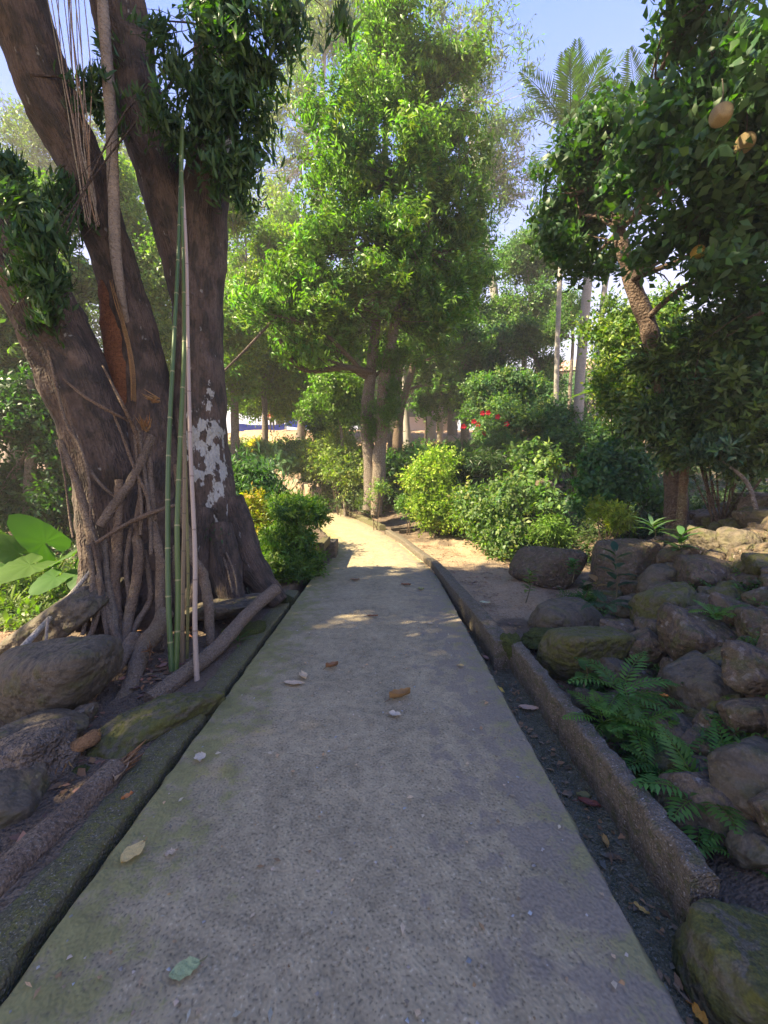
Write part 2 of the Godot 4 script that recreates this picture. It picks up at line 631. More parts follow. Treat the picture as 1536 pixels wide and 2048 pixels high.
func shrub(called: String, label: String, category: String, lobes: Array, clump: String, mat: String, count: int, s0: float, s1: float, tint: Color, seed_: int, o := {}) -> Node3D:
	var c_ := Vector3.ZERO
	for l in lobes:
		c_ += l[0]
	c_ /= lobes.size()
	var base := ground_at(o.get("bx", c_.x), o.get("bz", c_.z))
	var t := thing(called, label, category, base, o.get("group", ""))
	var mb := MB.new()
	stems(mb, base, lobes, o.get("stems", 9), o.get("sr", 0.012), seed_ + 1, Color(0.55, 0.45, 0.35))
	part(t, "stem", mb, M.bark)
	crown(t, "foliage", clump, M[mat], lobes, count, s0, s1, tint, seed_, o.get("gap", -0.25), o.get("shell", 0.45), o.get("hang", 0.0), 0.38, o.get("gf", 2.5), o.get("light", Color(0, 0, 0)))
	return t

func tree(called: String, label: String, trunk: Array, lobes: Array, clump: String, mat: String, count: int, s0: float, s1: float, tint: Color, seed_: int, o := {}) -> Node3D:
	var pts: Array = trunk[0].duplicate()
	var rad: Array = trunk[1].duplicate()
	var b: Vector3 = pts[0]
	b.y = land(b.x, -b.z)
	var t := thing(called, label, o.get("cat", "tree"), b, o.get("group", ""))
	pts[0] = Vector3(b.x, b.y - 0.25, b.z)
	rad[0] *= 1.25
	var mb := MB.new()
	tube(mb, pts, rad, 14, o.get("step", 0.2), 0.16, 4.0, o.get("bark_tint", WHITE), true, 0.5)
	part(t, "trunk", mb, M[o.get("bark", "bark")])
	var lb := MB.new()
	var from := []
	for i in range(int(pts.size() / 2.0), pts.size()):
		from.append(pts[i])
	boughs(lb, from, lobes, rad[-1] * o.get("br", 0.8), seed_ + 3, o.get("twigs", 5), o.get("bark_tint", WHITE))
	part(t, "branches", lb, M[o.get("bark", "bark")])
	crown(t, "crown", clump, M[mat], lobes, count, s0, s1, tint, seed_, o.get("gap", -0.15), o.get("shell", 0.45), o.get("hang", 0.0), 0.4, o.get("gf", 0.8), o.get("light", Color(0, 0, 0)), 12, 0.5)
	return t

func path_textures() -> void:
	var w := 512
	var h := 2048
	var a := noise_img(w, h, 0.008, 3, 4, FastNoiseLite.TYPE_SIMPLEX_SMOOTH, false)
	var b := noise_img(w, h, 0.045, 4, 5, FastNoiseLite.TYPE_SIMPLEX_SMOOTH, false)
	var c := noise_img(w, h, 0.22, 5, 3, FastNoiseLite.TYPE_SIMPLEX_SMOOTH, false)
	var e := noise_img(w, h, 0.16, 6, 1, FastNoiseLite.TYPE_CELLULAR, false)
	var g := noise_img(w, h, 0.02, 9, 5, FastNoiseLite.TYPE_SIMPLEX_SMOOTH, false)
	var out := PackedByteArray()
	out.resize(w * h * 3)
	var hh := PackedByteArray()
	hh.resize(w * h)
	var gam := PackedByteArray()
	gam.resize(1025)
	for i in 1025:
		gam[i] = int(clampf(Color(i / 1024.0, 0, 0).linear_to_srgb().r * 255.0, 0, 255))
	rng.seed = 21
	for y in h:
		for x in w:
			var i := y * w + x
			var na := a[i] / 255.0; var nb := b[i] / 255.0; var nc := c[i] / 255.0; var ne := e[i] / 255.0; var ng := g[i] / 255.0
			var u := float(x) / w
			var k := 0.265 + (na - 0.5) * 0.10 + (nb - 0.5) * 0.14 + (nc - 0.5) * 0.13
			var r := k * 1.22; var gg := k * 0.98; var bb := k * 0.585
			# pale grit and dark pits
			if nc > 0.74 and ne > 0.3:
				r += 0.10; gg += 0.095; bb += 0.085
			if nc < 0.24:
				r *= 0.55; gg *= 0.55; bb *= 0.56
			# brown damp stain with a ragged edge on the drain side
			var st := sst(0.52, 0.68, (u - 0.72) * 1.3 + ng * 0.75 + nb * 0.25 - 0.06)
			r = lerpf(r, 0.17 + 0.08 * nc, st * 0.75); gg = lerpf(gg, 0.135 + 0.07 * nc, st * 0.75); bb = lerpf(bb, 0.10 + 0.05 * nc, st * 0.75)
			# moss creeping in from both edges in ragged patches
			var m1 := sst(0.46, 0.74, (0.21 - u) * 1.7 + ng * 0.55 + nb * 0.30 + (nc - 0.5) * 0.35)
			var m2 := sst(0.54, 0.80, (u - 0.87) * 1.9 + (1.0 - ng) * 0.55 + nb * 0.30 + (nc - 0.5) * 0.35)
			var ms := maxf(m1, m2 * 0.8) * 0.85
			r = lerpf(r, 0.165 + 0.09 * nb, ms); gg = lerpf(gg, 0.15 + 0.09 * nb, ms); bb = lerpf(bb, 0.05 + 0.03 * nb, ms)
			out[i * 3] = gam[int(clampf(r, 0, 1) * 1024)]
			out[i * 3 + 1] = gam[int(clampf(gg, 0, 1) * 1024)]
			out[i * 3 + 2] = gam[int(clampf(bb, 0, 1) * 1024)]
			hh[i] = int(clampf(nc * 0.4 + nb * 0.5 + ne * 0.1, 0, 1) * 255)
	var t := ImageTexture.create_from_image(Image.create_from_data(w, h, false, Image.FORMAT_RGB8, out))
	var ht := ImageTexture.create_from_image(Image.create_from_data(w, h, false, Image.FORMAT_L8, hh))
	smat("path_concrete", t, ht, 1.1, 0.85, 1.0, false)

func bark_texture() -> void:
	# pinkish grey bark blotched with dark moss; one sheet round the stem (u) and 3 m along it (v)
	var w := 512
	var h := 768
	var a := noise_img(w, h, 0.012, 33, 5)
	var b := noise_img(w, h, 0.03, 34, 5)
	var c := noise_img(w, h, 0.15, 35, 3)
	var d := noise_img(w, h, 0.022, 36, 5)
	var gam := PackedByteArray()
	gam.resize(1025)
	for i in 1025:
		gam[i] = int(clampf(Color(i / 1024.0, 0, 0).linear_to_srgb().r * 255.0, 0, 255))
	for which in 2:
		var out := PackedByteArray()
		out.resize(w * h * 3)
		var hh := PackedByteArray()
		hh.resize(w * h)
		for y in h:
			for x in w:
				var i := y * w + x
				var na := a[i] / 255.0; var nb := b[i] / 255.0; var nc := c[i] / 255.0; var nd := d[i] / 255.0
				var nk := c[(y / 5) * w + x] / 255.0
				var k := 0.35 + nc * 0.5 + nk * 0.7
				var r := (0.07 + 0.10 * nb) * k; var g := (0.05 + 0.073 * nb) * k; var bl := (0.037 + 0.055 * nb) * k
				var dk := sst(0.40, 0.60, na * 0.55 + nb * 0.45 + (nc - 0.5) * 0.15) * 0.9
				r = lerpf(r, 0.045 * k, dk); g = lerpf(g, 0.037 * k, dk); bl = lerpf(bl, 0.028 * k, dk)
				var lc := 0.0
				if which == 1:
					var u := float(x) / w; var v := float(y) / h * 4.6
					var f := 0.17 - Vector2((u - 0.60) * 1.6, (v - 2.2) * 0.42).length()
					f = maxf(f, 0.07 - Vector2((u - 0.66) * 1.4, (v - 1.35) * 0.4).length())
					f = maxf(f, 0.06 - Vector2((u - 0.68) * 1.2, (v - 0.95) * 0.4).length())
					lc = sst(0.0, 0.03, f + (nd - 0.56) * 0.5 + (nc - 0.5) * 0.08)
				lc = maxf(lc, sst(0.86, 0.89, nd + (nc - 0.5) * 0.1) * 0.5)
				r = lerpf(r, 0.36 + 0.14 * nc, lc * 0.92); g = lerpf(g, 0.36 + 0.14 * nc, lc * 0.92); bl = lerpf(bl, 0.33 + 0.12 * nc, lc * 0.92)
				out[i * 3] = gam[int(clampf(r, 0, 1) * 1024)]
				out[i * 3 + 1] = gam[int(clampf(g, 0, 1) * 1024)]
				out[i * 3 + 2] = gam[int(clampf(bl, 0, 1) * 1024)]
				hh[i] = int(clampf(nc * 0.25 + nb * 0.25 + nk * 0.4 + dk * 0.1, 0, 1) * 255)
		var t := ImageTexture.create_from_image(Image.create_from_data(w, h, false, Image.FORMAT_RGB8, out))
		var ht := ImageTexture.create_from_image(Image.create_from_data(w, h, false, Image.FORMAT_L8, hh))
		var m := smat("fig_bark" if which == 0 else "fig_bark_lichen", t, ht, 4.5, 0.9, 1.0, false)
		m.uv1_scale = Vector3(1.0, 1.0 / 4.6, 1.0)

func materials() -> void:
	path_textures()
	bark_texture()
	var hs := htex(512, 0.03, 50, 6)
	var hf := htex(512, 0.09, 51, 5)
	var hc := htex(512, 0.03, 52, 3, FastNoiseLite.TYPE_CELLULAR)
	smat("soil", tex(512, Color(0.62, 0.6, 0.58), Color(1.0, 1.0, 1.0), 0.02, [[0.05, 0.6, 0.68, Color(0.45, 0.36, 0.28), 0.7], [0.1, 0.7, 0.76, Color(1.25, 1.1, 0.9), 0.6]], 60, 0.5), hf, 3.0, 0.95, 0.8)
	smat("rock", tex(512, Color(0.062, 0.043, 0.025), Color(0.18, 0.128, 0.078), 0.012, [[0.03, 0.56, 0.68, Color(0.045, 0.036, 0.028), 0.8], [0.02, 0.74, 0.80, Color(0.33, 0.30, 0.26), 0.6], [0.012, 0.58, 0.70, Color(0.075, 0.08, 0.018), 0.8], [0.1, 0.70, 0.78, Color(0.27, 0.21, 0.15), 0.5]], 70, 0.5), hs, 2.8, 0.88, 1.2)
	smat("dark_rock", tex(512, Color(0.062, 0.049, 0.032), Color(0.155, 0.122, 0.08), 0.012, [[0.03, 0.6, 0.7, Color(0.035, 0.03, 0.022), 0.7], [0.012, 0.58, 0.70, Color(0.09, 0.088, 0.024), 0.6], [0.1, 0.72, 0.78, Color(0.2, 0.18, 0.14), 0.4]], 71, 0.35), hs, 2.6, 0.85, 0.9)
	smat("mossy_rock", tex(512, Color(0.062, 0.062, 0.014), Color(0.13, 0.128, 0.026), 0.012, [[0.02, 0.50, 0.62, Color(0.12, 0.10, 0.072), 0.85], [0.05, 0.62, 0.7, Color(0.04, 0.04, 0.013), 0.7]], 72, 0.5), hs, 2.8, 0.95, 1.1)
	smat("moss", tex(512, Color(0.04, 0.058, 0.008), Color(0.13, 0.15, 0.018), 0.02, [[0.05, 0.60, 0.7, Color(0.05, 0.042, 0.022), 0.75]], 73, 0.6), hf, 5.0, 1.0, 1.6)
	smat("pitted_rock", tex(512, Color(0.15, 0.115, 0.085), Color(0.27, 0.21, 0.155), 0.012, [[0.05, 0.62, 0.68, Color(0.05, 0.04, 0.03), 0.9]], 74, 0.4), hc, -9.0, 0.9, 1.6)
	smat("kerb_concrete", tex(512, Color(0.085, 0.065, 0.044), Color(0.20, 0.16, 0.112), 0.02, [[0.05, 0.62, 0.7, Color(0.09, 0.08, 0.06), 0.7], [0.1, 0.70, 0.76, Color(0.36, 0.33, 0.29), 0.8], [0.02, 0.60, 0.7, Color(0.085, 0.085, 0.028), 0.7]], 75, 0.45), hf, 1.6, 0.9, 1.3)
	smat("kerb_moss", tex(512, Color(0.07, 0.064, 0.026), Color(0.17, 0.15, 0.08), 0.02, [[0.03, 0.52, 0.62, Color(0.13, 0.125, 0.03), 0.8], [0.05, 0.62, 0.7, Color(0.07, 0.065, 0.04), 0.8], [0.1, 0.74, 0.78, Color(0.34, 0.31, 0.27), 0.8]], 76, 0.45), hf, 1.4, 0.95, 1.3)
	smat("drain_floor", tex(512, Color(0.085, 0.078, 0.046), Color(0.18, 0.162, 0.10), 0.02, [[0.03, 0.58, 0.68, Color(0.065, 0.07, 0.028), 0.7], [0.1, 0.73, 0.77, Color(0.32, 0.30, 0.26), 0.7]], 77, 0.5), hf, 2.0, 0.7, 1.3)
	smat("bark", tex(512, Color(0.12, 0.09, 0.068), Color(0.27, 0.215, 0.17), 0.02, [[0.05, 0.58, 0.66, Color(0.06, 0.05, 0.035), 0.7], [0.03, 0.68, 0.74, Color(0.42, 0.40, 0.36), 0.6]], 78, 0.4), hs, 4.0, 0.95, 1.6)
	smat("root_bark", tex(512, Color(0.11, 0.077, 0.05), Color(0.25, 0.185, 0.125), 0.03, [[0.05, 0.55, 0.65, Color(0.05, 0.038, 0.027), 0.8], [0.05, 0.70, 0.75, Color(0.38, 0.35, 0.30), 0.6]], 79, 0.4), hs, 1.6, 0.95, 2.5)
	smat("pale_bark", tex(512, Color(0.28, 0.25, 0.21), Color(0.46, 0.42, 0.37), 0.02, [[0.05, 0.62, 0.7, Color(0.14, 0.12, 0.095), 0.7]], 80, 0.3), hs, 2.0, 0.9, 2.0)
	smat("split_wood", tex(512, Color(0.38, 0.20, 0.08), Color(0.62, 0.40, 0.20), 0.03, [[0.05, 0.6, 0.7, Color(0.16, 0.08, 0.035), 0.7]], 81, 0.4), hf, 3.0, 0.85, 3.0)
	smat("hollow_wood", tex(512, Color(0.16, 0.055, 0.02), Color(0.38, 0.16, 0.06), 0.02, [[0.05, 0.6, 0.7, Color(0.05, 0.02, 0.01), 0.8]], 82, 0.4), hf, 3.0, 0.9, 2.0)
	smat("mud_wall", tex(512, Color(0.30, 0.20, 0.13), Color(0.48, 0.35, 0.24), 0.02, [[0.05, 0.6, 0.7, Color(0.18, 0.12, 0.08), 0.6]], 83, 0.3), hf, 3.0, 0.95, 0.8)
	smat("bamboo", tex(512, Color(0.82, 0.82, 0.8), Color(1, 1, 1), 0.03, [[0.1, 0.62, 0.7, Color(0.6, 0.55, 0.45), 0.6]], 84, 0.12), null, 0.0, 0.4, 4.0)
	smat("fallen", tex(512, Color(0.85, 0.84, 0.82), Color(1, 1, 1), 0.03, [[0.05, 0.66, 0.72, Color(0.4, 0.3, 0.22), 0.7]], 85, 0.25), null, 0.0, 0.7, 8.0)
	smat("plaster", tex(512, Color(0.85, 0.84, 0.82), Color(1, 1, 1), 0.02, [], 86, 0.1), null, 0.0, 0.9, 0.5)
	M.fallen.backlight_enabled = true
	M.fallen.backlight = Color(0.2, 0.17, 0.1)
	leafmat("leaf", 0.42, Color(0.85, 1.0, 0.30))
	leafmat("glossy_leaf", 0.3, Color(0.5, 0.65, 0.2))
	leafmat("soft_leaf", 0.6, Color(0.9, 1.0, 0.35))
	plain("flat", WHITE, 0.7)
	var bl := plain("tarp", Color(0.02, 0.10, 0.62), 0.45)
	bl.backlight_enabled = true
	bl.backlight = Color(0.5, 0.6, 1.0)
	smat("peel", tex(512, Color(0.7, 0.68, 0.62), Color(1, 1, 1), 0.02, [[0.05, 0.66, 0.74, Color(0.45, 0.36, 0.25), 0.6]], 87, 0.2), hf, 0.5, 0.55, 6.0)

func clumps() -> void:
	var tw := Color(0.9, 0.7, 0.45)
	CL.droopy = spray(101, 3, 9, 0.30, 0.075, 1.1, 0.9, tw, 1, 0.05, 0.8)
	CL.droopy_far = spray(101, 3, 9, 0.30, 0.085, 1.1, 0.9, tw, 0, 0.05, 0.8, false)
	CL.droopy_near = spray(102, 3, 9, 0.34, 0.075, 1.5, 0.6, tw, 2, 0.02, 0.8)
	CL.oval = spray(103, 4, 9, 0.24, 0.105, 0.45, 1.1, tw, 1, 0.06, 0.3)
	CL.oval_far = spray(103, 4, 8, 0.25, 0.12, 0.45, 1.1, tw, 0, 0.06, 0.3, false)
	CL.small = spray(104, 5, 12, 0.17, 0.07, 0.3, 1.1, tw, 1, 0.07, 0.2)
	CL.small_far = spray(104, 5, 9, 0.18, 0.09, 0.3, 1.1, tw, 0, 0.07, 0.2, false)
	CL.broad = spray(105, 3, 7, 0.36, 0.19, 0.6, 1.0, tw, 1, 0.04, 0.4)
	CL.narrow = spray(106, 4, 12, 0.30, 0.04, 0.5, 1.0, tw, 1, 0.04, 0.5)
	CL.narrow_far = spray(106, 4, 10, 0.30, 0.045, 0.5, 1.0, tw, 0, 0.04, 0.5, false)
	CL.sparse = spray(107, 3, 6, 0.22, 0.06, 0.7, 1.3, Color(1.6, 1.3, 1.0), 0, 0.12, 0.4)
	CL.upright = spray(108, 5, 8, 0.32, 0.11, 0.05, 0.9, tw, 1, 0.05, 0.0, false)
	CL.upright_far = spray(108, 5, 8, 0.32, 0.12, 0.05, 0.9, tw, 0, 0.05, 0.0, false)
	CL.pinnate = pinnate_spray(109)
	CL.rosette = rosette(110, 12, 0.9, 0.17)
	CL.litter = litter_mesh(111)

func pinnate_spray(seed_: int) -> ArrayMesh:
	rng.seed = seed_
	var mb := MB.new()
	for k in 5:
		var ang: float = TAU * k / 5 + rnd(-0.4, 0.4)
		var d := Vector3(cos(ang), 0.5, sin(ang)).normalized()
		frond(mb, Vector3.ZERO, d, rnd(0.8, 1.0), 8, 0.22, 0.075, 0.5, Color(0.95, 1, 0.9), true, 0.15, 0)
	return mb.mesh()

# one feather leaf: leaflets either side of an arching rib
func frond(mb: MB, base: Vector3, dir: Vector3, len: float, pairs: int, ll: float, lw: float, arch: float, col: Color, taper := true, lift := 0.15, level := 1) -> void:
	var d := dir.normalized()
	var p := base
	var pts := [p]
	var seg := 7
	for i in seg:
		d = (d + Vector3(0, -arch / seg, 0)).normalized()
		p += d * len / seg
		pts.append(p)
	var rr := []
	for i in seg + 1:
		rr.append(len * 0.012 * (1.0 - 0.8 * i / seg) + 0.0008)
	tube(mb, pts if level else [pts[0], pts[3], pts[7]], rr if level else [rr[0], rr[3], rr[7]], 4 if level else 3, 9.0, 0.0, 1.0, Color(col.r * 1.1, col.g * 0.9, col.b * 0.7), false)
	for i in pairs:
		var t := (i + 1.0) / pairs
		var f := clampf(0.12 + t * 0.88, 0, 0.999) * seg
		var q: Vector3 = pts[int(f)].lerp(pts[int(f) + 1], f - int(f))
		var ax: Vector3 = (pts[int(f) + 1] - pts[int(f)]).normalized()
		var sd := ax.cross(Vector3.UP)
		if sd.length() < 0.05:
			sd = ax.cross(Vector3(0, 0, 1))
		sd = sd.normalized()
		var up := sd.cross(ax)
		var k := sin(PI * clampf(0.18 + t * 0.75, 0, 1)) if taper else 1.0
		for s in [-1.0, 1.0]:
			var g := rnd(0.8, 1.2)
			leaf(mb, q, (sd * s + ax * (0.45 + 0.5 * t) + up * lift * rnd(0.4, 1.5)), up, ll * k * rnd(0.9, 1.1), lw * rnd(0.85, 1.1), rnd(0.1, 0.3), Color(col.r * g, col.g * g, col.b * g), level)

func rosette(seed_: int, n_: int, L: float, W: float) -> ArrayMesh:
	rng.seed = seed_
	var mb := MB.new()
	for k in n_:
		var ang: float = TAU * k * 0.382 + rnd(-0.2, 0.2)
		var e := rnd(0.3, 1.3)
		var g := rnd(0.8, 1.2)
		leaf(mb, Vector3.ZERO, Vector3(cos(ang), e, sin(ang)), Vector3.UP, L * rnd(0.7, 1.1), W, rnd(0.15, 0.5), Color(g, g, g), 2)
	return mb.mesh()

func litter_mesh(seed_: int) -> ArrayMesh:
	rng.seed = seed_
	var mb := MB.new()
	for k in 7:
		var a := rnd(0, TAU)
		var g := rnd(0.5, 1.3)
		leaf(mb, Vector3(rnd(-0.5, 0.5), rnd(0.01, 0.05), rnd(-0.5, 0.5)), Vector3(cos(a), rnd(-0.1, 0.25), sin(a)), (Vector3.UP + rdir() * 0.4).normalized(), rnd(0.2, 0.4), rnd(0.1, 0.18), rnd(-0.2, 0.3), Color(g, g * rnd(0.8, 1.1), g * rnd(0.7, 1.1)))
	return mb.mesh()

# loose small things strewn on the land inside a ring of corners (x, d)
func strew(called: String, mesh: Mesh, mat: Material, poly: PackedVector2Array, count: int, s0: float, s1: float, tint: Color, seed_: int, flat := true, thin := -1.0, parent: Node3D = null) -> MultiMeshInstance3D:
	rng.seed = seed_
	var lo := poly[0]
	var hi := poly[0]
	for q in poly:
		lo = lo.min(q); hi = hi.max(q)
	var T := []
	var tries := 0
	while T.size() < count and tries < count * 10:
		tries += 1
		var q := Vector2(rnd(lo.x, hi.x), rnd(lo.y, hi.y))
		if not Geometry2D.is_point_in_polygon(q, poly) or nz.get_noise_2d(q.x * 4.0, q.y * 4.0 + seed_) < thin:
			continue
		var e := q.x - pathx(q.y)
		if absf(e) < pathw(q.y) + 0.12:
			continue
		var y := land(q.x, q.y)
		if y < -0.25:
			continue
		var b := Basis(Vector3.UP, rnd(0, TAU))
		if not flat:
			b = b * Basis(Vector3.RIGHT, rnd(-0.35, 0.35))
		T.append(Transform3D(b * Basis.from_scale(Vector3.ONE * rnd(s0, s1)), Vector3(q.x, y + 0.005, -q.y)))
	var mm := MultiMesh.new()
	mm.transform_format = MultiMesh.TRANSFORM_3D
	mm.use_colors = true
	mm.mesh = mesh
	mm.instance_count = T.size()
	for i in T.size():
		mm.set_instance_transform(i, T[i])
		mm.set_instance_color(i, vary(tint, 0.3))
	var o := MultiMeshInstance3D.new()
	o.name = numbered(called)
	o.multimesh = mm
	o.material_override = mat
	add_child(o)
	o.set_meta("kind", "stuff")
	return o

func boulder(label: String, at: Vector3, sc: Vector3, turn: float, tilt: float, roll: float, mat: String, seed_: int, o := {}) -> MeshInstance3D:
	var mb := rock_mesh(seed_, o.get("sub", 22), o.get("planes", 9), o.get("soft", 9.0), o.get("rough", 0.10))
	var b := basis_of(turn, tilt, roll, sc)
	for i in mb.v.size():
		mb.v[i] = b * mb.v[i] + at
		mb.c[i] = o.get("tint", WHITE)
	mb.smooth()
	return solo(o.get("name", "boulder"), label, o.get("cat", "boulder"), Vector3(at.x, at.y - sc.y * 0.8, at.z), mb, M[mat], o.get("group", ""))

func setting() -> void:
	# the ground, one sheet to the horizon
	var ds := axis([[-14.0, 1.0], [-1.0, 0.1], [5.0, 0.12], [14.0, 0.35], [34.0, 1.0], [70.0, 5.0], [200.0, 20.0], [500.0, 1.0]])
	var xs := axis([[-400.0, 25.0], [-100.0, 5.0], [-30.0, 0.8], [-8.0, 0.25], [-2.0, 0.05], [1.6, 0.1], [6.0, 0.35], [20.0, 1.5], [50.0, 6.0], [110.0, 30.0], [410.0, 1.0]])
	var mb := MB.new()
	var w := xs.size()
	for d in ds:
		for x in xs:
			var h := land(x, minf(d, 90.0))
			var e := x - pathx(d)
			var n_ := nz.get_noise_2d(x * 3.0 + 9.0, d * 3.0)
			var c_ := Color(0.17, 0.125, 0.085)
			# paler sandy ground added behind and beside the view to bounce warm light
			c_ = c_.lerp(Color(0.42, 0.31, 0.20), sst(0.0, 0.4, n_ * 0.4 + maxf(sst(-1.0, -3.0, d), sst(6.5, 9.0, absf(x)) * sst(9.0, 6.0, d))))
			if e > 0:
				var sand := sst(0.0, 0.25, minf(minf(d - 4.2, 9.8 - d), 2.3 - x + 0.12 * d) * 0.5 + n_ * 0.5)
				c_ = c_.lerp(Color(0.46, 0.34, 0.215), sand)
				var hillsand := sst(22.0, 26.0, d + n_ * 3.0)
				c_ = c_.lerp(Color(0.50, 0.33, 0.20), hillsand)
			else:
				c_ = c_.lerp(Color(0.34, 0.22, 0.14), sst(-0.1, 0.3, n_) * sst(1.8, 2.4, -e))
			mb.add(Vector3(x, h, -d), Vector3.UP, Vector2.ZERO, c_)
	for i in ds.size() - 1:
		for j in w - 1:
			var a := i * w + j
			mb.quad(a, a + w, a + w + 1, a + 1)
	mb.smooth()
	struct("ground", mb, M.soil)

	# the concrete path
	mb = MB.new()
	var prof := [Vector2(-1, -0.3), Vector2(-1.0, -0.012)]
	for k in 13:
		prof.append(Vector2(lerpf(-0.985, 0.985, k / 12.0), 0.0))
	prof.append(Vector2(1.0, -0.012)); prof.append(Vector2(1, -0.3))
	sweep(mb, -8.0, 44.0, 0.06, prof, 0.012, 0, WHITE, 7.6, true)
	struct("path", mb, M.path_concrete)
	# floor of the open drain on the uphill side
	mb = MB.new()
	sweep(mb, -7.0, 4.75, 0.12, [Vector2(0.9, -0.17), Vector2(0.99, -0.15), Vector2(1.13, -0.15), Vector2(1.22, -0.13)], 0.01, 0)
	struct("drain_channel", mb, M.drain_floor)
	# floor of the slit between path and mossy kerb
	mb = MB.new()
	sweep(mb, -7.0, 5.6, 0.2, [Vector2(-1.04, -0.26), Vector2(-0.98, -0.24), Vector2(-0.92, -0.26)], 0.01, 0)
	struct("drain_slit", mb, M.drain_floor)
	# mossy kerb strip along the slit
	mb = MB.new()
	sweep(mb, -6.0, 5.55, 0.05, [Vector2(-1.155, -0.3), Vector2(-1.155, -0.02), Vector2(-1.14, 0.004), Vector2(-1.09, 0.012), Vector2(-1.0, 0.006), Vector2(-0.985, -0.015), Vector2(-0.985, -0.3)], 0.02, 0)
	struct("mossy_kerb", mb, M.kerb_moss)
	# near drain wall, and the kerb that runs on along the earth bank
	mb = MB.new()
	sweep(mb, 1.38, 3.5, 0.035, [Vector2(1.195, -0.3), Vector2(1.195, 0.085), Vector2(1.21, 0.10), Vector2(1.24, 0.103), Vector2(1.275, 0.098), Vector2(1.29, 0.08), Vector2(1.295, -0.3)], 0.028, 0)
	struct("drain_wall", mb, M.kerb_concrete)
	mb = MB.new()
	sweep(mb, 3.52, 10.6, 0.06, [Vector2(0, -0.3), Vector2(0, 0.085), Vector2(0.012, 0.10), Vector2(0.08, 0.103), Vector2(0.14, 0.098), Vector2(0.155, 0.085), Vector2(0.16, -0.3)], 0.014, 1)
	struct("earth_kerb", mb, M.kerb_concrete)
	mb = MB.new()
	sweep(mb, 11.1, 40.0, 0.12, [Vector2(0, -0.3), Vector2(0, 0.12), Vector2(0.012, 0.14), Vector2(0.08, 0.14), Vector2(0.14, 0.14), Vector2(0.155, 0.12), Vector2(0.16, -0.3)], 0.016, 1)
	struct("earth_kerb", mb, M.kerb_moss)

func retaining_wall() -> void:
	var base := ground_at(pathx(21.0) + 1.2, -21.0)
	var mb := MB.new()
	sweep(mb, 16.5, 34.0, 0.15, [Vector2(0, -0.4), Vector2(0.03, 0.62), Vector2(0.06, 0.68), Vector2(0.26, 0.68), Vector2(0.3, 0.62), Vector2(0.3, -0.4)], 0.05, 2)
	solo("retaining_wall", "low brown earth-coloured retaining wall lining the bend where the path climbs away", "wall", base, mb, M.mud_wall)

func _ready() -> void:
	# camera, sky, sun and exposure
	var cam := Camera3D.new()
	cam.name = "camera"
	cam.position = Vector3(0, 1.45, 0)
	cam.rotation_degrees = Vector3(-4.256, 0, 0)
	cam.fov = 99.95
	cam.near = 0.05
	cam.far = 1200.0
	add_child(cam)
	cam.current = true
	var we := WorldEnvironment.new()
	we.name = "world_environment"
	var env := Environment.new()
	env.background_mode = Environment.BG_SKY
	var sm := ProceduralSkyMaterial.new()
	sm.sky_top_color = Color(0.26, 0.43, 0.77)
	sm.sky_horizon_color = Color(0.93, 0.90, 0.86)
	sm.sky_curve = 0.25
	sm.sky_energy_multiplier = 0.78
	sm.ground_bottom_color = Color(0.25, 0.22, 0.18)
	sm.ground_horizon_color = Color(0.6, 0.62, 0.6)
	sm.sun_angle_max = 25.0
	sm.sun_curve = 0.1
	var sky := Sky.new()
	sky.sky_material = sm
	env.sky = sky
	env.tonemap_mode = Environment.TONE_MAPPER_LINEAR
	env.tonemap_exposure = 4.7
	env.fog_enabled = true
	env.fog_density = 0.003
	env.fog_light_color = Color(1.0, 0.97, 0.92)
	env.sdfgi_enabled = true
	env.ssao_enabled = true
	env.ssil_enabled = true
	we.environment = env
	add_child(we)
	var sun := DirectionalLight3D.new()
	sun.name = "sun"
	sun.light_energy = 1.6
	sun.light_color = Color(1.0, 0.93, 0.78)
	sun.light_angular_distance = 0.6
	sun.shadow_enabled = true
	add_child(sun)
	# the sun stands ahead and to one side, half way up the sky
	sun.look_at_from_position(Vector3(-0.68, 0.71, 0.18), Vector3.ZERO, Vector3.UP)

	nz.seed = 7
	nz.noise_type = FastNoiseLite.TYPE_SIMPLEX_SMOOTH
	nz.frequency = 0.5
	nz.fractal_octaves = 3
	materials()
	clumps()
	setting()
	retaining_wall()
	fig_tree()
	backdrop()
	slope_plants()
	rocks()
	small_things()

func shards(mb: MB, at: Vector3, dir: Vector3, n_: int, len: float, spread: float, r: float, col: Color) -> void:
	for k in n_:
		var d := (dir.normalized() + rdir() * spread).normalized()
		var b := at + rdir() * r * 3.0
		var L := len * rnd(0.5, 1.2)
		tube(mb, [b, b + d * L * 0.5 + rdir() * 0.01, b + d * L], [r * rnd(0.7, 1.3), r * 0.7, r * 0.12], 4, 9.0, 0.0, 1.0, vary(col, 0.3), true)

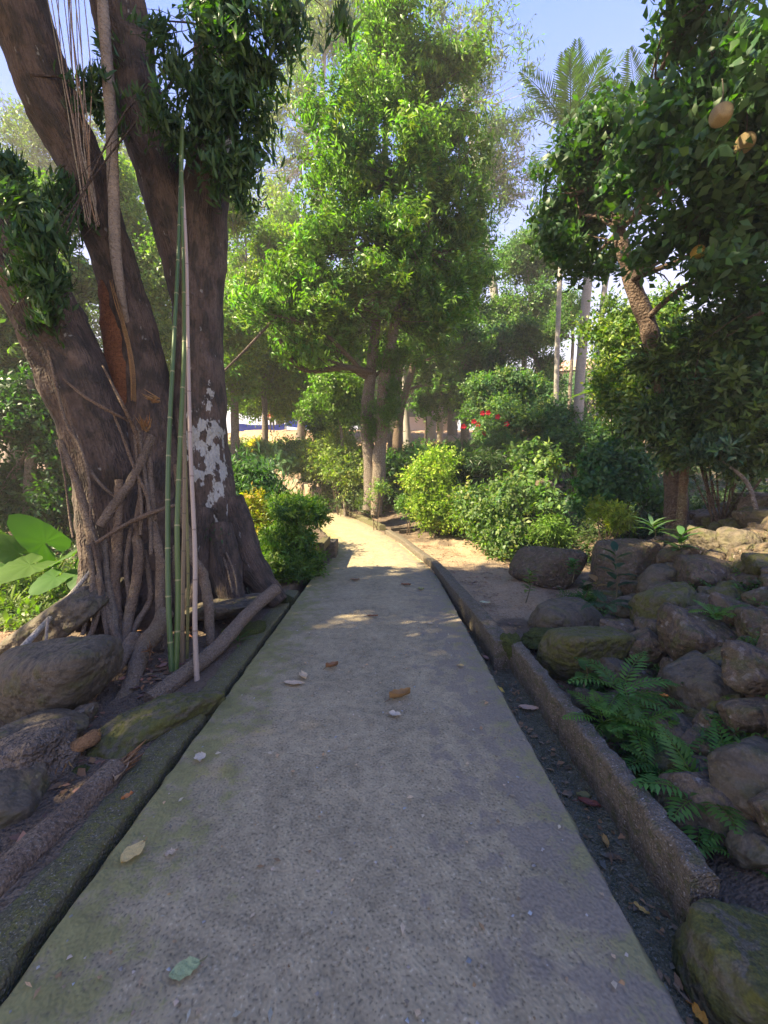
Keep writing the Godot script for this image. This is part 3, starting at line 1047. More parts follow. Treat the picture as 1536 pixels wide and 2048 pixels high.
func fig_tree() -> void:
	nz.seed = 11
	var base := ground_at(-2.2, -4.9)
	var t := thing("fig_tree", "massive many-stemmed fig tree with aerial roots beside the path", "tree", base)
	var mb := MB.new()
	tube(mb, [Vector3(-1.999, -0.402, -5.200), Vector3(-2.052, 0.300, -5.150), Vector3(-2.071, 1.218, -5.000), Vector3(-2.102, 2.080, -5.000), Vector3(-2.104, 2.920, -5.000), Vector3(-2.068, 3.686, -5.000), Vector3(-1.964, 4.539, -5.000), Vector3(-1.847, 5.319, -5.000), Vector3(-1.760, 6.080, -5.000), Vector3(-1.682, 6.969, -5.000), Vector3(-1.590, 8.154, -5.100)], [0.641, 0.491, 0.331, 0.291, 0.262, 0.262, 0.244, 0.244, 0.256, 0.244, 0.237], 40, 0.05, 0.13, 3.0, WHITE, false, 0.25, 0.16)
	part(t, "trunk", mb, M.fig_bark_lichen)
	for q in [[[Vector3(-1.821, 1.218, -5.000), Vector3(-1.670, 0.756, -4.950), Vector3(-1.461, 0.356, -4.900), Vector3(-1.195, 0.046, -4.850)], [0.174, 0.196, 0.171, 0.102]], [[Vector3(-2.037, 1.119, -4.750), Vector3(-2.017, 0.587, -4.600), Vector3(-2.018, 0.189, -4.450), Vector3(-2.036, -0.055, -4.300)], [0.166, 0.182, 0.145, 0.080]], [[Vector3(-1.821, 0.952, -4.750), Vector3(-1.723, 0.477, -4.600), Vector3(-1.617, 0.093, -4.500), Vector3(-1.533, -0.063, -4.400)], [0.144, 0.171, 0.136, 0.072]]]:
		mb = MB.new()
		tube(mb, q[0], q[1], 18, 0.05, 0.2, 4.0, Color(0.94, 0.92, 0.9), true, 0.4)
		part(t, "buttress", mb, M.fig_bark)
	_stems(t)
	# pale thin stem and hanging root strings between the stems
	mb = MB.new()
	tube(mb, [Vector3(-2.693, 2.936, -4.700), Vector3(-2.640, 3.127, -4.520), Vector3(-2.626, 3.426, -4.420), Vector3(-2.624, 3.785, -4.380), Vector3(-2.599, 4.229, -4.350), Vector3(-2.564, 4.821, -4.300), Vector3(-2.581, 5.432, -4.300), Vector3(-2.609, 6.197, -4.300)], [0.022, 0.032, 0.046, 0.051, 0.051, 0.050, 0.050, 0.050], 12, 0.06, 0.12, 6.0, Color(0.75, 0.68, 0.62), true, 0.3)
	part(t, "thin_stem", mb, M.pale_bark)
	# the torn hollow between two stems
	mb = MB.new()
	tube(mb, [Vector3(-2.722, 2.222, -4.660), Vector3(-2.768, 2.613, -4.660), Vector3(-2.830, 3.070, -4.640), Vector3(-2.867, 3.507, -4.600)], [0.108, 0.163, 0.129, 0.064], 16, 0.05, 0.2, 7.0, WHITE, true, 0.3)
	var hw := part(t, "hollow", mb, M.hollow_wood)
	mb = MB.new()
	rng.seed = 300
	for s in 5:
		var o := Vector3(rnd(-0.012, 0.012), 0, rnd(-0.02, 0.02))
		var pl := [Vector3(-2.494, 2.246, -4.360), Vector3(-2.478, 2.558, -4.340), Vector3(-2.545, 2.877, -4.360), Vector3(-2.613, 3.171, -4.380), Vector3(-2.693, 3.418, -4.400)]
		for i in pl.size():
			pl[i] += o + rdir() * 0.015
		tube(mb, pl, [0.006, 0.009, 0.007, 0.005, 0.002], 5, 0.05, 0.4, 20.0, vary(Color(1, 0.85, 0.7), 0.3))
	part(t, "torn_edge", mb, M.split_wood)
	mb = MB.new()
	shards(mb, Vector3(-2.233, 2.238, -4.320), Vector3(-0.9, 0.15, 0.3), 14, 0.13, 0.45, 0.008, Color(1.2, 1.0, 0.8))
	part(t, "splinters", mb, M.split_wood)
	mb = MB.new()
	shards(mb, Vector3(-2.271, 1.935, -4.150), Vector3(0.3, 0.8, 0.4), 14, 0.14, 0.6, 0.009, Color(1.0, 0.85, 0.7))
	part(t, "splinters", mb, M.split_wood)
	# aerial roots
	var roots := [
		[[Vector3(-3.022, 1.822, -4.050), Vector3(-2.791, 1.336, -3.950), Vector3(-2.633, 0.928, -3.850), Vector3(-2.585, 0.687, -3.800), Vector3(-2.499, 0.454, -3.720), Vector3(-2.358, 0.227, -3.620), Vector3(-2.198, 0.058, -3.500), Vector3(-2.058, -0.105, -3.350)], [0.024, 0.037, 0.045, 0.053, 0.052, 0.046, 0.041, 0.031]],
		[[Vector3(-2.458, 1.450, -4.000), Vector3(-2.441, 0.947, -3.920), Vector3(-2.440, 0.745, -3.880), Vector3(-2.421, 0.465, -3.800), Vector3(-2.327, 0.200, -3.700), Vector3(-2.203, 0.056, -3.550)], [0.037, 0.046, 0.050, 0.049, 0.043, 0.037]],
		[[Vector3(-2.273, 1.450, -4.100), Vector3(-2.307, 0.983, -4.000), Vector3(-2.257, 0.738, -3.920), Vector3(-2.247, 0.433, -3.800), Vector3(-2.244, 0.207, -3.680), Vector3(-2.166, 0.032, -3.500)], [0.033, 0.042, 0.046, 0.044, 0.043, 0.037]],
		[[Vector3(-2.287, 1.740, -4.200), Vector3(-2.229, 1.355, -4.100), Vector3(-2.156, 1.002, -4.000), Vector3(-2.064, 0.738, -3.920), Vector3(-2.040, 0.419, -3.850), Vector3(-1.991, 0.123, -3.700)], [0.029, 0.038, 0.042, 0.041, 0.040, 0.034]],
		[[Vector3(-2.254, 0.795, -4.000), Vector3(-2.189, 0.568, -3.950), Vector3(-2.133, 0.359, -3.850), Vector3(-2.180, 0.193, -3.720), Vector3(-2.197, 0.012, -3.550)], [0.019, 0.023, 0.027, 0.026, 0.021]],
		[[Vector3(-2.337, 1.012, -3.950), Vector3(-2.368, 0.667, -3.900), Vector3(-2.294, 0.387, -3.800), Vector3(-2.253, 0.106, -3.650)], [0.018, 0.023, 0.022, 0.017]],
		[[Vector3(-2.069, 1.599, -4.300), Vector3(-1.953, 1.009, -4.200), Vector3(-1.841, 0.705, -4.100), Vector3(-1.733, 0.555, -4.050), Vector3(-1.651, 0.345, -3.950), Vector3(-1.544, -0.023, -3.750)], [0.030, 0.039, 0.043, 0.047, 0.046, 0.039]],
		[[Vector3(-2.556, 1.037, -3.850), Vector3(-2.445, 1.267, -3.950), Vector3(-2.347, 1.478, -4.050), Vector3(-2.284, 1.678, -4.120), Vector3(-2.248, 1.874, -4.200)], [0.040, 0.041, 0.042, 0.043, 0.039]],
		[[Vector3(-2.532, 0.898, -3.750), Vector3(-2.368, 1.024, -3.850), Vector3(-2.195, 1.122, -3.920), Vector3(-1.996, 1.212, -4.100)], [0.017, 0.018, 0.023, 0.014]],
		[[Vector3(-3.109, 2.479, -4.120), Vector3(-2.761, 2.224, -4.020), Vector3(-2.530, 2.090, -4.000), Vector3(-2.412, 2.007, -4.120)], [0.010, 0.014, 0.014, 0.010]],
		[[Vector3(-2.593, 2.506, -4.050), Vector3(-2.419, 2.166, -4.020), Vector3(-2.356, 1.939, -4.100), Vector3(-2.315, 1.725, -4.120), Vector3(-2.273, 1.450, -4.100), Vector3(-2.130, 1.077, -4.000)], [0.009, 0.014, 0.019, 0.019, 0.019, 0.019]],
		[[Vector3(-2.533, 2.121, -4.050), Vector3(-2.427, 1.814, -4.060), Vector3(-2.343, 1.571, -4.050), Vector3(-2.216, 1.296, -4.020), Vector3(-2.123, 0.986, -3.980)], [0.009, 0.014, 0.014, 0.014, 0.014]],
		[[Vector3(-2.919, 2.006, -4.050), Vector3(-2.764, 1.630, -4.000), Vector3(-2.603, 1.418, -3.950), Vector3(-2.481, 1.288, -3.980)], [0.009, 0.014, 0.014, 0.009]],
		[[Vector3(-3.060, 1.822, -4.050), Vector3(-2.959, 1.630, -4.000), Vector3(-2.816, 1.372, -3.950), Vector3(-2.678, 1.079, -3.880), Vector3(-2.553, 0.872, -3.800)], [0.009, 0.014, 0.014, 0.014, 0.013]],
		[[Vector3(-3.087, 2.641, -4.050), Vector3(-2.929, 1.999, -4.000), Vector3(-2.798, 1.770, -3.980), Vector3(-2.682, 1.450, -3.920), Vector3(-2.639, 1.001, -3.850)], [0.009, 0.014, 0.014, 0.014, 0.013]],
		[[Vector3(-2.997, 1.772, -4.000), Vector3(-2.922, 1.450, -3.950), Vector3(-2.860, 1.087, -3.900), Vector3(-2.805, 0.933, -3.850)], [0.007, 0.009, 0.009, 0.009]],
		[[Vector3(-2.361, 1.875, -4.120), Vector3(-2.324, 1.544, -4.080), Vector3(-2.259, 1.218, -4.000), Vector3(-2.252, 0.943, -3.950)], [0.014, 0.014, 0.014, 0.018]],
		[[Vector3(-2.321, 1.922, -4.120), Vector3(-2.260, 1.497, -4.080), Vector3(-2.173, 1.126, -3.980), Vector3(-2.130, 0.765, -3.900)], [0.014, 0.019, 0.019, 0.018]],
		[[Vector3(-2.608, 0.880, -3.750), Vector3(-2.552, 0.619, -3.720), Vector3(-2.531, 0.380, -3.620), Vector3(-2.514, 0.161, -3.500)], [0.022, 0.022, 0.021, 0.016]],
		[[Vector3(-2.593, 0.746, -3.750), Vector3(-2.508, 0.451, -3.680), Vector3(-2.457, 0.229, -3.550), Vector3(-2.453, 0.116, -3.450)], [0.017, 0.021, 0.017, 0.012]],
		[[Vector3(-2.508, 0.619, -3.720), Vector3(-2.413, 0.337, -3.620), Vector3(-2.312, 0.118, -3.500), Vector3(-2.302, 0.023, -3.420)], [0.022, 0.021, 0.020, 0.016]],
		[[Vector3(-2.580, 0.875, -3.780), Vector3(-2.480, 0.579, -3.700), Vector3(-2.431, 0.306, -3.580), Vector3(-2.449, 0.117, -3.480)], [0.013, 0.017, 0.017, 0.012]],
		[[Vector3(-2.056, 0.795, -4.000), Vector3(-1.982, 0.439, -3.900), Vector3(-1.944, 0.160, -3.750), Vector3(-1.901, -0.008, -3.600)], [0.023, 0.027, 0.026, 0.021]],
		[[Vector3(-2.010, 0.827, -4.100), Vector3(-1.967, 0.413, -4.000), Vector3(-1.845, 0.097, -3.800), Vector3(-1.754, -0.073, -3.650)], [0.024, 0.028, 0.027, 0.021]],
		[[Vector3(-2.550, 0.903, -3.900), Vector3(-2.482, 0.601, -3.800), Vector3(-2.366, 0.318, -3.680), Vector3(-2.222, 0.075, -3.500)], [0.027, 0.031, 0.034, 0.028]],
		[[Vector3(-1.751, 0.731, -4.550), Vector3(-1.641, 0.509, -4.450), Vector3(-1.559, 0.296, -4.350)], [0.011, 0.010, 0.010]],
		[[Vector3(-1.670, 0.686, -4.500), Vector3(-1.546, 0.467, -4.400), Vector3(-1.513, 0.270, -4.350)], [0.010, 0.010, 0.010]]]
	for r in roots:
		mb = MB.new()
		tube(mb, r[0], r[1], 10, 0.04, 0.28, 16.0, vary(Color(0.95, 0.92, 0.9), 0.2), true, 0.5)
		part(t, "aerial_root", mb, M.root_bark)
	# roots that run out over the ground
	mb = MB.new()
	tube(mb, [Vector3(-1.949, 0.274, -3.750), Vector3(-1.927, 0.177, -3.550), Vector3(-1.951, 0.107, -3.420), Vector3(-1.915, 0.026, -3.250), Vector3(-1.855, -0.045, -3.050), Vector3(-1.843, -0.100, -2.850), Vector3(-1.869, -0.134, -2.700)], [0.070, 0.066, 0.068, 0.064, 0.057, 0.043, 0.028], 14, 0.03, 0.3, 9.0, Color(1.15, 1.05, 0.9), true, 0.5)
	part(t, "surface_root", mb, M.root_bark)
	mb = MB.new()
	tube(mb, [Vector3(-2.077, 0.140, -3.500), Vector3(-2.030, 0.056, -3.200), Vector3(-2.025, 0.017, -3.000), Vector3(-2.018, -0.030, -2.880)], [0.057, 0.052, 0.045, 0.033], 14, 0.03, 0.25, 9.0, Color(1.05, 1.0, 0.95), true, 0.5)
	part(t, "surface_root", mb, M.root_bark)
	mb = MB.new()
	rng.seed = 312
	shards(mb, Vector3(-1.990, -0.013, -2.860), Vector3(-0.25, -0.35, 0.6), 12, 0.10, 0.4, 0.006, Color(0.8, 0.75, 0.7))
	part(t, "torn_fibres", mb, M.split_wood)
	mb = MB.new()
	shards(mb, Vector3(-1.845, 0.113, -3.300), Vector3(0.2, 0.3, 0.6), 22, 0.10, 0.9, 0.004, Color(0.7, 0.6, 0.5))
	part(t, "torn_fibres", mb, M.split_wood)
	mb = MB.new()
	for k in 14:
		var q := [Vector3(-2.856, 6.004, -4.200), Vector3(-2.827, 5.145, -4.220), Vector3(-2.805, 4.527, -4.260), Vector3(-2.797, 4.107, -4.300), Vector3(-2.793, 3.891, -4.320)]
		var o := Vector3(rnd(-0.16, 0.16), 0, rnd(-0.12, 0.12))
		for i in q.size():
			q[i] += o * (1.0 - i * 0.2) + rdir() * 0.035
		tube(mb, q, [0.004, 0.005, 0.006, 0.006, 0.004], 4, 0.2, 0.0, 1.0, vary(Color(1.1, 0.9, 0.75), 0.3))
	part(t, "root_strings", mb, M.pale_bark)
	# limbs above the picture, and the crown
	var lobes := [
		[Vector3(-4.6, 8.2, -2.2), Vector3(1.9, 1.3, 1.9)], [Vector3(-6.2, 8.0, 0.2), Vector3(2.0, 1.4, 2.0)], [Vector3(-7.4, 8.8, -2.6), Vector3(2.1, 1.5, 1.9)],
		[Vector3(-9.2, 7.6, -1.6), Vector3(1.9, 1.4, 1.5)], [Vector3(-7.6, 8.0, -1.0), Vector3(1.4, 1.1, 1.3)], [Vector3(-7.7, 8.5, 0.9), Vector3(1.5, 1.1, 1.5)], [Vector3(-6.6, 7.6, 1.6), Vector3(1.4, 1.0, 1.4)], 
		[Vector3(-3.8, 10.2, -5.0), Vector3(1.8, 1.4, 1.6)], [Vector3(-2.4, 9.0, -3.6), Vector3(1.6, 1.2, 1.6)], [Vector3(-8.0, 9.6, 1.8), Vector3(2.0, 1.5, 2.0)],
		[Vector3(-5.0, 7.2, 2.2), Vector3(1.8, 1.3, 1.8)], [Vector3(-1.4, 10.2, -3.0), Vector3(1.6, 1.2, 1.6)], [Vector3(-3.4, 7.8, 0.0), Vector3(1.6, 1.1, 1.6)]]
	mb = MB.new()
	boughs(mb, [Vector3(-1.590, 8.154, -5.100), Vector3(-2.953, 7.760, -4.800), Vector3(-3.802, 7.358, -4.400), Vector3(-5.089, 5.518, -4.300)], lobes, 0.16, 320, 6)
	part(t, "branches", mb, M.bark)
	crown(t, "crown", "droopy_far", M.leaf, lobes, 1900, 0.8, 1.2, Color(0.05, 0.10, 0.03), 321, -0.06, 0.5, 0.5, 0.3, 0.7)
	var hang := [[Vector3(-1.732, 5.470, -4.250), Vector3(0.59, 0.54, 0.45)], [Vector3(-1.981, 4.953, -4.300), Vector3(0.20, 0.55, 0.30)], [Vector3(-1.742, 4.847, -4.450), Vector3(0.28, 0.62, 0.25)], [Vector3(-1.518, 4.793, -4.500), Vector3(0.21, 0.63, 0.25)], [Vector3(-1.301, 5.347, -4.400), Vector3(0.26, 0.61, 0.40)], [Vector3(-1.423, 4.415, -4.800), Vector3(0.19, 0.56, 0.35)], [Vector3(-0.535, 5.449, -3.900), Vector3(0.23, 0.23, 0.35)], [Vector3(-2.106, 5.492, -4.100), Vector3(0.38, 0.33, 0.40)],
		[Vector3(-3.102, 3.476, -3.800), Vector3(0.27, 0.49, 0.35)], [Vector3(-3.029, 3.131, -3.950), Vector3(0.23, 0.37, 0.20)], [Vector3(-3.351, 3.941, -3.900), Vector3(0.20, 0.45, 0.40)], [Vector3(-3.111, 4.076, -4.400), Vector3(0.15, 0.36, 0.30)], [Vector3(-2.692, 5.169, -4.400), Vector3(0.14, 0.46, 0.40)], [Vector3(-3.202, 2.902, -3.800), Vector3(0.18, 0.27, 0.20)], [Vector3(-0.937, 5.674, -4.200), Vector3(0.24, 0.29, 0.35)]]
	mb = MB.new()
	boughs(mb, [Vector3(-1.624, 5.893, -4.600), Vector3(-2.505, 5.886, -4.500), Vector3(-3.223, 5.128, -4.200), Vector3(-3.284, 3.548, -4.100), Vector3(-1.384, 6.241, -4.500)], hang, 0.012, 322, 3, Color(0.4, 0.36, 0.33))
	part(t, "hanging_twigs", mb, M.bark)
	crown(t, "hanging_foliage", "droopy_near", M.leaf, hang, 440, 0.22, 0.4, Color(0.055, 0.105, 0.045), 323, -0.06, 0.7, 1.3, 0.3, 1.6, Color(0, 0, 0), 12)
	# small ferns sprouting low on the bark
	rng.seed = 331
	for k in 26:
		var q := Vector3(-1.777, 0.748, -4.620) + Vector3(rnd(-0.28, 0.2), rnd(-0.3, 0.28), rnd(0.0, 0.05))
		mb = MB.new()
		leaf(mb, q, Vector3(rnd(-0.6, 0.6), rnd(-0.3, 0.5), 0.7), Vector3.UP, rnd(0.05, 0.11), rnd(0.01, 0.02), 0.5, vary(Color(0.06, 0.13, 0.05), 0.3), 2)
		part(t, "fern_leaf", mb, M.leaf)

func _stems(t: Node3D) -> void:
	var mb := MB.new()
	tube(mb, [Vector3(-2.845, -0.043, -4.500), Vector3(-2.833, 0.659, -4.500), Vector3(-2.877, 1.501, -4.450), Vector3(-3.030, 2.253, -4.400), Vector3(-3.202, 2.825, -4.350), Vector3(-3.411, 3.350, -4.250), Vector3(-3.767, 3.867, -4.200), Vector3(-4.273, 4.527, -4.200), Vector3(-5.089, 5.518, -4.300)], [0.419, 0.335, 0.300, 0.317, 0.314, 0.292, 0.264, 0.254, 0.225], 40, 0.06, 0.14, 3.0, WHITE, true, 0.25, 0.14)
	part(t, "stem", mb, M.fig_bark)
	mb = MB.new()
	tube(mb, [Vector3(-2.659, 0.076, -4.850), Vector3(-2.632, 1.450, -4.850), Vector3(-2.600, 2.380, -4.800), Vector3(-2.729, 3.264, -4.750), Vector3(-2.869, 3.929, -4.650), Vector3(-3.005, 4.547, -4.550), Vector3(-3.226, 5.121, -4.450), Vector3(-3.359, 5.695, -4.350), Vector3(-3.527, 6.364, -4.300), Vector3(-3.802, 7.358, -4.400)], [0.508, 0.372, 0.257, 0.221, 0.200, 0.222, 0.243, 0.253, 0.250, 0.246], 36, 0.06, 0.14, 3.0, Color(0.94, 0.92, 0.9), true, 0.25)
	part(t, "stem", mb, M.fig_bark)
	mb = MB.new()
	tube(mb, [Vector3(-2.079, 3.243, -4.980), Vector3(-2.228, 3.967, -4.920), Vector3(-2.394, 4.701, -4.850), Vector3(-2.543, 5.312, -4.800), Vector3(-2.652, 5.943, -4.750), Vector3(-2.761, 6.638, -4.700), Vector3(-2.953, 7.760, -4.800)], [0.232, 0.240, 0.237, 0.246, 0.265, 0.262, 0.257], 36, 0.06, 0.14, 3.0, Color(0.94, 0.92, 0.9), true, 0.25)
	part(t, "stem", mb, M.fig_bark)
	mb = MB.new()
	tube(mb, [Vector3(-2.553, -0.159, -4.850), Vector3(-2.545, 0.931, -4.950), Vector3(-2.515, 1.795, -5.000), Vector3(-2.439, 2.485, -5.050)], [0.677, 0.460, 0.349, 0.235], 32, 0.06, 0.14, 4.0, Color(0.94, 0.92, 0.9), true, 0.3)
	part(t, "stem", mb, M.fig_bark)

func backdrop() -> void:
	nz.seed = 12
	# the tall tree at the bend
	var lobes := [[Vector3(0.156, 12.321, -12.000), Vector3(1.53, 1.53, 1.60)], [Vector3(-0.861, 10.663, -11.600), Vector3(1.21, 1.48, 1.50)], [Vector3(1.490, 11.265, -12.200), Vector3(1.21, 1.56, 1.50)], [Vector3(-1.359, 8.852, -11.400), Vector3(1.13, 1.33, 1.40)], [Vector3(0.276, 9.209, -11.400), Vector3(1.46, 1.46, 1.50)], [Vector3(1.749, 9.116, -12.000), Vector3(1.12, 1.26, 1.30)],
		[Vector3(-1.571, 7.079, -11.000), Vector3(1.15, 1.15, 1.30)], [Vector3(0.150, 7.181, -11.200), Vector3(1.43, 1.17, 1.40)], [Vector3(1.767, 7.590, -12.000), Vector3(1.26, 1.12, 1.30)], [Vector3(-2.448, 6.011, -11.000), Vector3(1.15, 0.77, 1.00)], [Vector3(-0.843, 5.652, -11.000), Vector3(1.28, 1.02, 1.20)], [Vector3(1.072, 5.881, -11.600), Vector3(1.21, 1.08, 1.20)], [Vector3(-1.882, 4.620, -11.200), Vector3(0.91, 0.65, 0.90)], [Vector3(-0.105, 13.477, -12.200), Vector3(0.99, 0.85, 1.20)], [Vector3(0.451, 4.822, -12.400), Vector3(1.01, 0.72, 0.90)], [Vector3(-2.934, 5.461, -10.500), Vector3(0.73, 0.43, 0.70)]]
	var t := thing("forest_tree", "tall twin-trunked tree with drooping bright green foliage where the path bends", "tree", ground_at(-0.3, -12.0))
	var mb := MB.new()
	tube(mb, [Vector3(-0.420, 0.613, -12.000), Vector3(-0.362, 1.450, -12.000), Vector3(-0.415, 2.278, -12.000), Vector3(-0.496, 2.962, -12.000), Vector3(-0.383, 4.178, -12.000), Vector3(-0.217, 5.772, -12.000), Vector3(-0.107, 7.590, -12.000), Vector3(0.000, 9.116, -12.000), Vector3(0.052, 10.981, -12.000), Vector3(0.104, 12.562, -12.000)], [0.181, 0.195, 0.167, 0.167, 0.153, 0.140, 0.126, 0.098, 0.070, 0.042], 16, 0.15, 0.2, 4.0, WHITE, true, 0.5)
	part(t, "trunk", mb, M.bark)
	mb = MB.new()
	tube(mb, [Vector3(-0.220, 0.489, -11.800), Vector3(-0.151, 1.450, -11.800), Vector3(-0.109, 2.265, -11.800), Vector3(-0.027, 3.071, -11.800), Vector3(0.000, 4.001, -11.800), Vector3(0.293, 5.570, -11.800), Vector3(0.817, 7.235, -11.800), Vector3(1.343, 8.802, -11.900), Vector3(1.534, 10.735, -12.000)], [0.151, 0.192, 0.178, 0.178, 0.165, 0.123, 0.096, 0.069, 0.042], 16, 0.15, 0.2, 4.0, Color(1.25, 1.1, 0.95), true, 0.5)
	part(t, "trunk", mb, M.bark)
	mb = MB.new()
	boughs(mb, [Vector3(-0.383, 4.178, -12.000), Vector3(-0.217, 5.772, -12.000), Vector3(-0.107, 7.590, -12.000), Vector3(0.000, 9.116, -12.000), Vector3(0.052, 10.981, -12.000), Vector3(0.817, 7.235, -11.800), Vector3(1.343, 8.802, -11.900)], lobes, 0.07, 401, 9, Color(0.6, 0.55, 0.5))
	tube(mb, [Vector3(-0.312, 4.355, -11.900), Vector3(-1.029, 4.411, -11.600), Vector3(-1.887, 4.221, -11.200), Vector3(-2.287, 4.441, -11.000), Vector3(-2.591, 4.928, -11.000)], [0.083, 0.081, 0.065, 0.064, 0.051], 8, 0.1, 0.1, 5.0, Color(0.5, 0.45, 0.4))
	tube(mb, [Vector3(-0.364, 6.637, -11.600), Vector3(-1.859, 6.361, -11.200), Vector3(-2.485, 5.441, -10.600), Vector3(-3.037, 4.501, -10.000), Vector3(-3.586, 3.740, -9.600)], [0.067, 0.039, 0.037, 0.029, 0.022], 8, 0.1, 0.1, 5.0, Color(0.6, 0.55, 0.5))
	part(t, "branches", mb, M.bark)
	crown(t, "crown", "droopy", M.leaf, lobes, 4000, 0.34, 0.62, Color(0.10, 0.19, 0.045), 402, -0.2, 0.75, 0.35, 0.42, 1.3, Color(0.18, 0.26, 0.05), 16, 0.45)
	# climbers on its trunks
	crown(t, "climber_leaves", "narrow", M.leaf, [[Vector3(0.093, 3.567, -11.600), Vector3(0.35, 0.81, 0.20)], [Vector3(-0.406, 3.204, -11.800), Vector3(0.19, 0.96, 0.20)], [Vector3(0.160, 4.371, -11.700), Vector3(0.33, 0.54, 0.25)]], 160, 0.25, 0.5, Color(0.10, 0.19, 0.05), 403, -0.5, 0.6, 0.9)

	var G := "trees around the clearing"
	# yellow green trees over the blue awnings
	tree("forest_tree", "slim tree with yellow-green crown in front of the blue awnings", [[Vector3(-5.256, 2.979, -19.000), Vector3(-5.186, 4.275, -19.000), Vector3(-5.207, 5.345, -19.000), Vector3(-5.021, 7.038, -19.000)], [0.14, 0.12, 0.1, 0.07]], [[Vector3(-5.159, 5.557, -19.000), Vector3(1.22, 1.10, 1.16)], [Vector3(-6.001, 6.616, -19.000), Vector3(1.22, 1.33, 1.27)], [Vector3(-4.482, 7.038, -19.000), Vector3(1.33, 1.33, 1.33)], [Vector3(-5.318, 8.292, -19.000), Vector3(1.33, 1.33, 1.33)], [Vector3(-3.837, 5.549, -20.000), Vector3(1.16, 0.93, 1.05)], [Vector3(-6.443, 5.046, -21.000), Vector3(1.22, 0.61, 0.92)], [Vector3(-5.005, 4.809, -21.000), Vector3(1.22, 0.54, 0.88)]], "oval", "leaf", 1500, 0.45, 0.75, Color(0.13, 0.21, 0.04), 411, {"group": G, "light": Color(0.2, 0.26, 0.04)})
	tree("forest_tree", "leafy tree rising behind the blue awnings between fig and tall tree", [[Vector3(-5.030, 3.839, -26.000), Vector3(-4.848, 6.195, -26.000), Vector3(-4.954, 9.096, -26.000), Vector3(-5.188, 13.076, -26.000)], [0.25, 0.2, 0.16, 0.1]], [[Vector3(-4.954, 9.096, -26.000), Vector3(2.42, 1.81, 2.12)], [Vector3(-3.201, 7.361, -26.000), Vector3(2.12, 1.51, 1.81)], [Vector3(-5.192, 12.795, -26.000), Vector3(2.72, 2.42, 2.57)], [Vector3(-7.192, 14.754, -26.000), Vector3(2.72, 2.72, 2.72)], [Vector3(-2.582, 10.813, -26.000), Vector3(2.72, 2.42, 2.57)], [Vector3(-7.544, 11.764, -27.000), Vector3(2.20, 1.88, 2.04)], [Vector3(-9.020, 13.523, -27.000), Vector3(1.88, 2.51, 2.20)]], "oval", "leaf", 1800, 0.6, 1.0, Color(0.11, 0.185, 0.04), 412, {"group": G, "light": Color(0.19, 0.25, 0.04), "gap": -0.05})
	tree("forest_tree", "thin leaning sapling below the tall tree, just above the bank", [[Vector3(-1.231, 1.934, -14.000), Vector3(-1.354, 2.736, -14.000), Vector3(-1.477, 3.531, -14.000), Vector3(-1.596, 4.633, -14.000)], [0.06, 0.05, 0.04, 0.03]], [[Vector3(-1.597, 4.477, -14.000), Vector3(0.73, 0.65, 0.69)], [Vector3(-1.249, 4.005, -14.000), Vector3(0.65, 0.65, 0.65)], [Vector3(-1.893, 3.690, -14.000), Vector3(0.65, 0.49, 0.57)]], "oval", "leaf", 380, 0.35, 0.55, Color(0.12, 0.21, 0.04), 413, {"group": G})
	# trunks behind the tall tree
	tree("forest_tree", "dark trunk leaning away beside the tall tree, ending in green foliage", [[Vector3(0.498, 2.898, -18.000), Vector3(0.620, 3.922, -18.000), Vector3(0.904, 5.140, -18.000), Vector3(1.187, 6.145, -18.000), Vector3(1.362, 7.735, -18.000)], [0.2, 0.17, 0.15, 0.13, 0.08]], [[Vector3(1.465, 7.537, -18.000), Vector3(1.47, 1.26, 1.36)], [Vector3(2.695, 6.743, -18.000), Vector3(1.26, 1.47, 1.36)], [Vector3(2.366, 5.242, -18.500), Vector3(0.86, 1.29, 1.08)], [Vector3(1.254, 8.914, -18.000), Vector3(1.47, 1.26, 1.36)]], "droopy", "leaf", 1100, 0.5, 0.8, Color(0.09, 0.17, 0.04), 414, {"group": G, "bark_tint": Color(0.7, 0.6, 0.5)})
	tree("forest_tree", "brown upright trunk close behind the twin-trunked tree", [[Vector3(0.462, 2.716, -20.000), Vector3(0.503, 5.100, -20.000), Vector3(0.725, 7.553, -20.000), Vector3(0.493, 10.393, -20.000)], [0.28, 0.24, 0.2, 0.12]], [[Vector3(0.045, 9.526, -20.000), Vector3(1.86, 1.40, 1.63)], [Vector3(-1.537, 8.214, -20.000), Vector3(1.86, 1.40, 1.63)], [Vector3(2.063, 10.393, -20.000), Vector3(1.86, 1.63, 1.74)]], "oval", "leaf", 1000, 0.5, 0.9, Color(0.10, 0.17, 0.04), 415, {"group": G})
	tree("forest_tree", "thick sunlit trunk standing on the sandy rise", [[Vector3(2.861, 3.931, -27.000), Vector3(2.908, 5.769, -27.000), Vector3(2.765, 8.191, -27.000), Vector3(2.499, 11.173, -27.000)], [0.34, 0.27, 0.22, 0.15]], [[Vector3(2.817, 9.390, -27.000), Vector3(1.88, 1.57, 1.73)], [Vector3(4.022, 11.173, -27.000), Vector3(2.20, 1.88, 2.04)], [Vector3(1.587, 10.581, -27.000), Vector3(1.88, 1.88, 1.88)]], "oval", "leaf", 900, 0.6, 1.0, Color(0.11, 0.18, 0.04), 416, {"group": G, "bark": "pale_bark"})
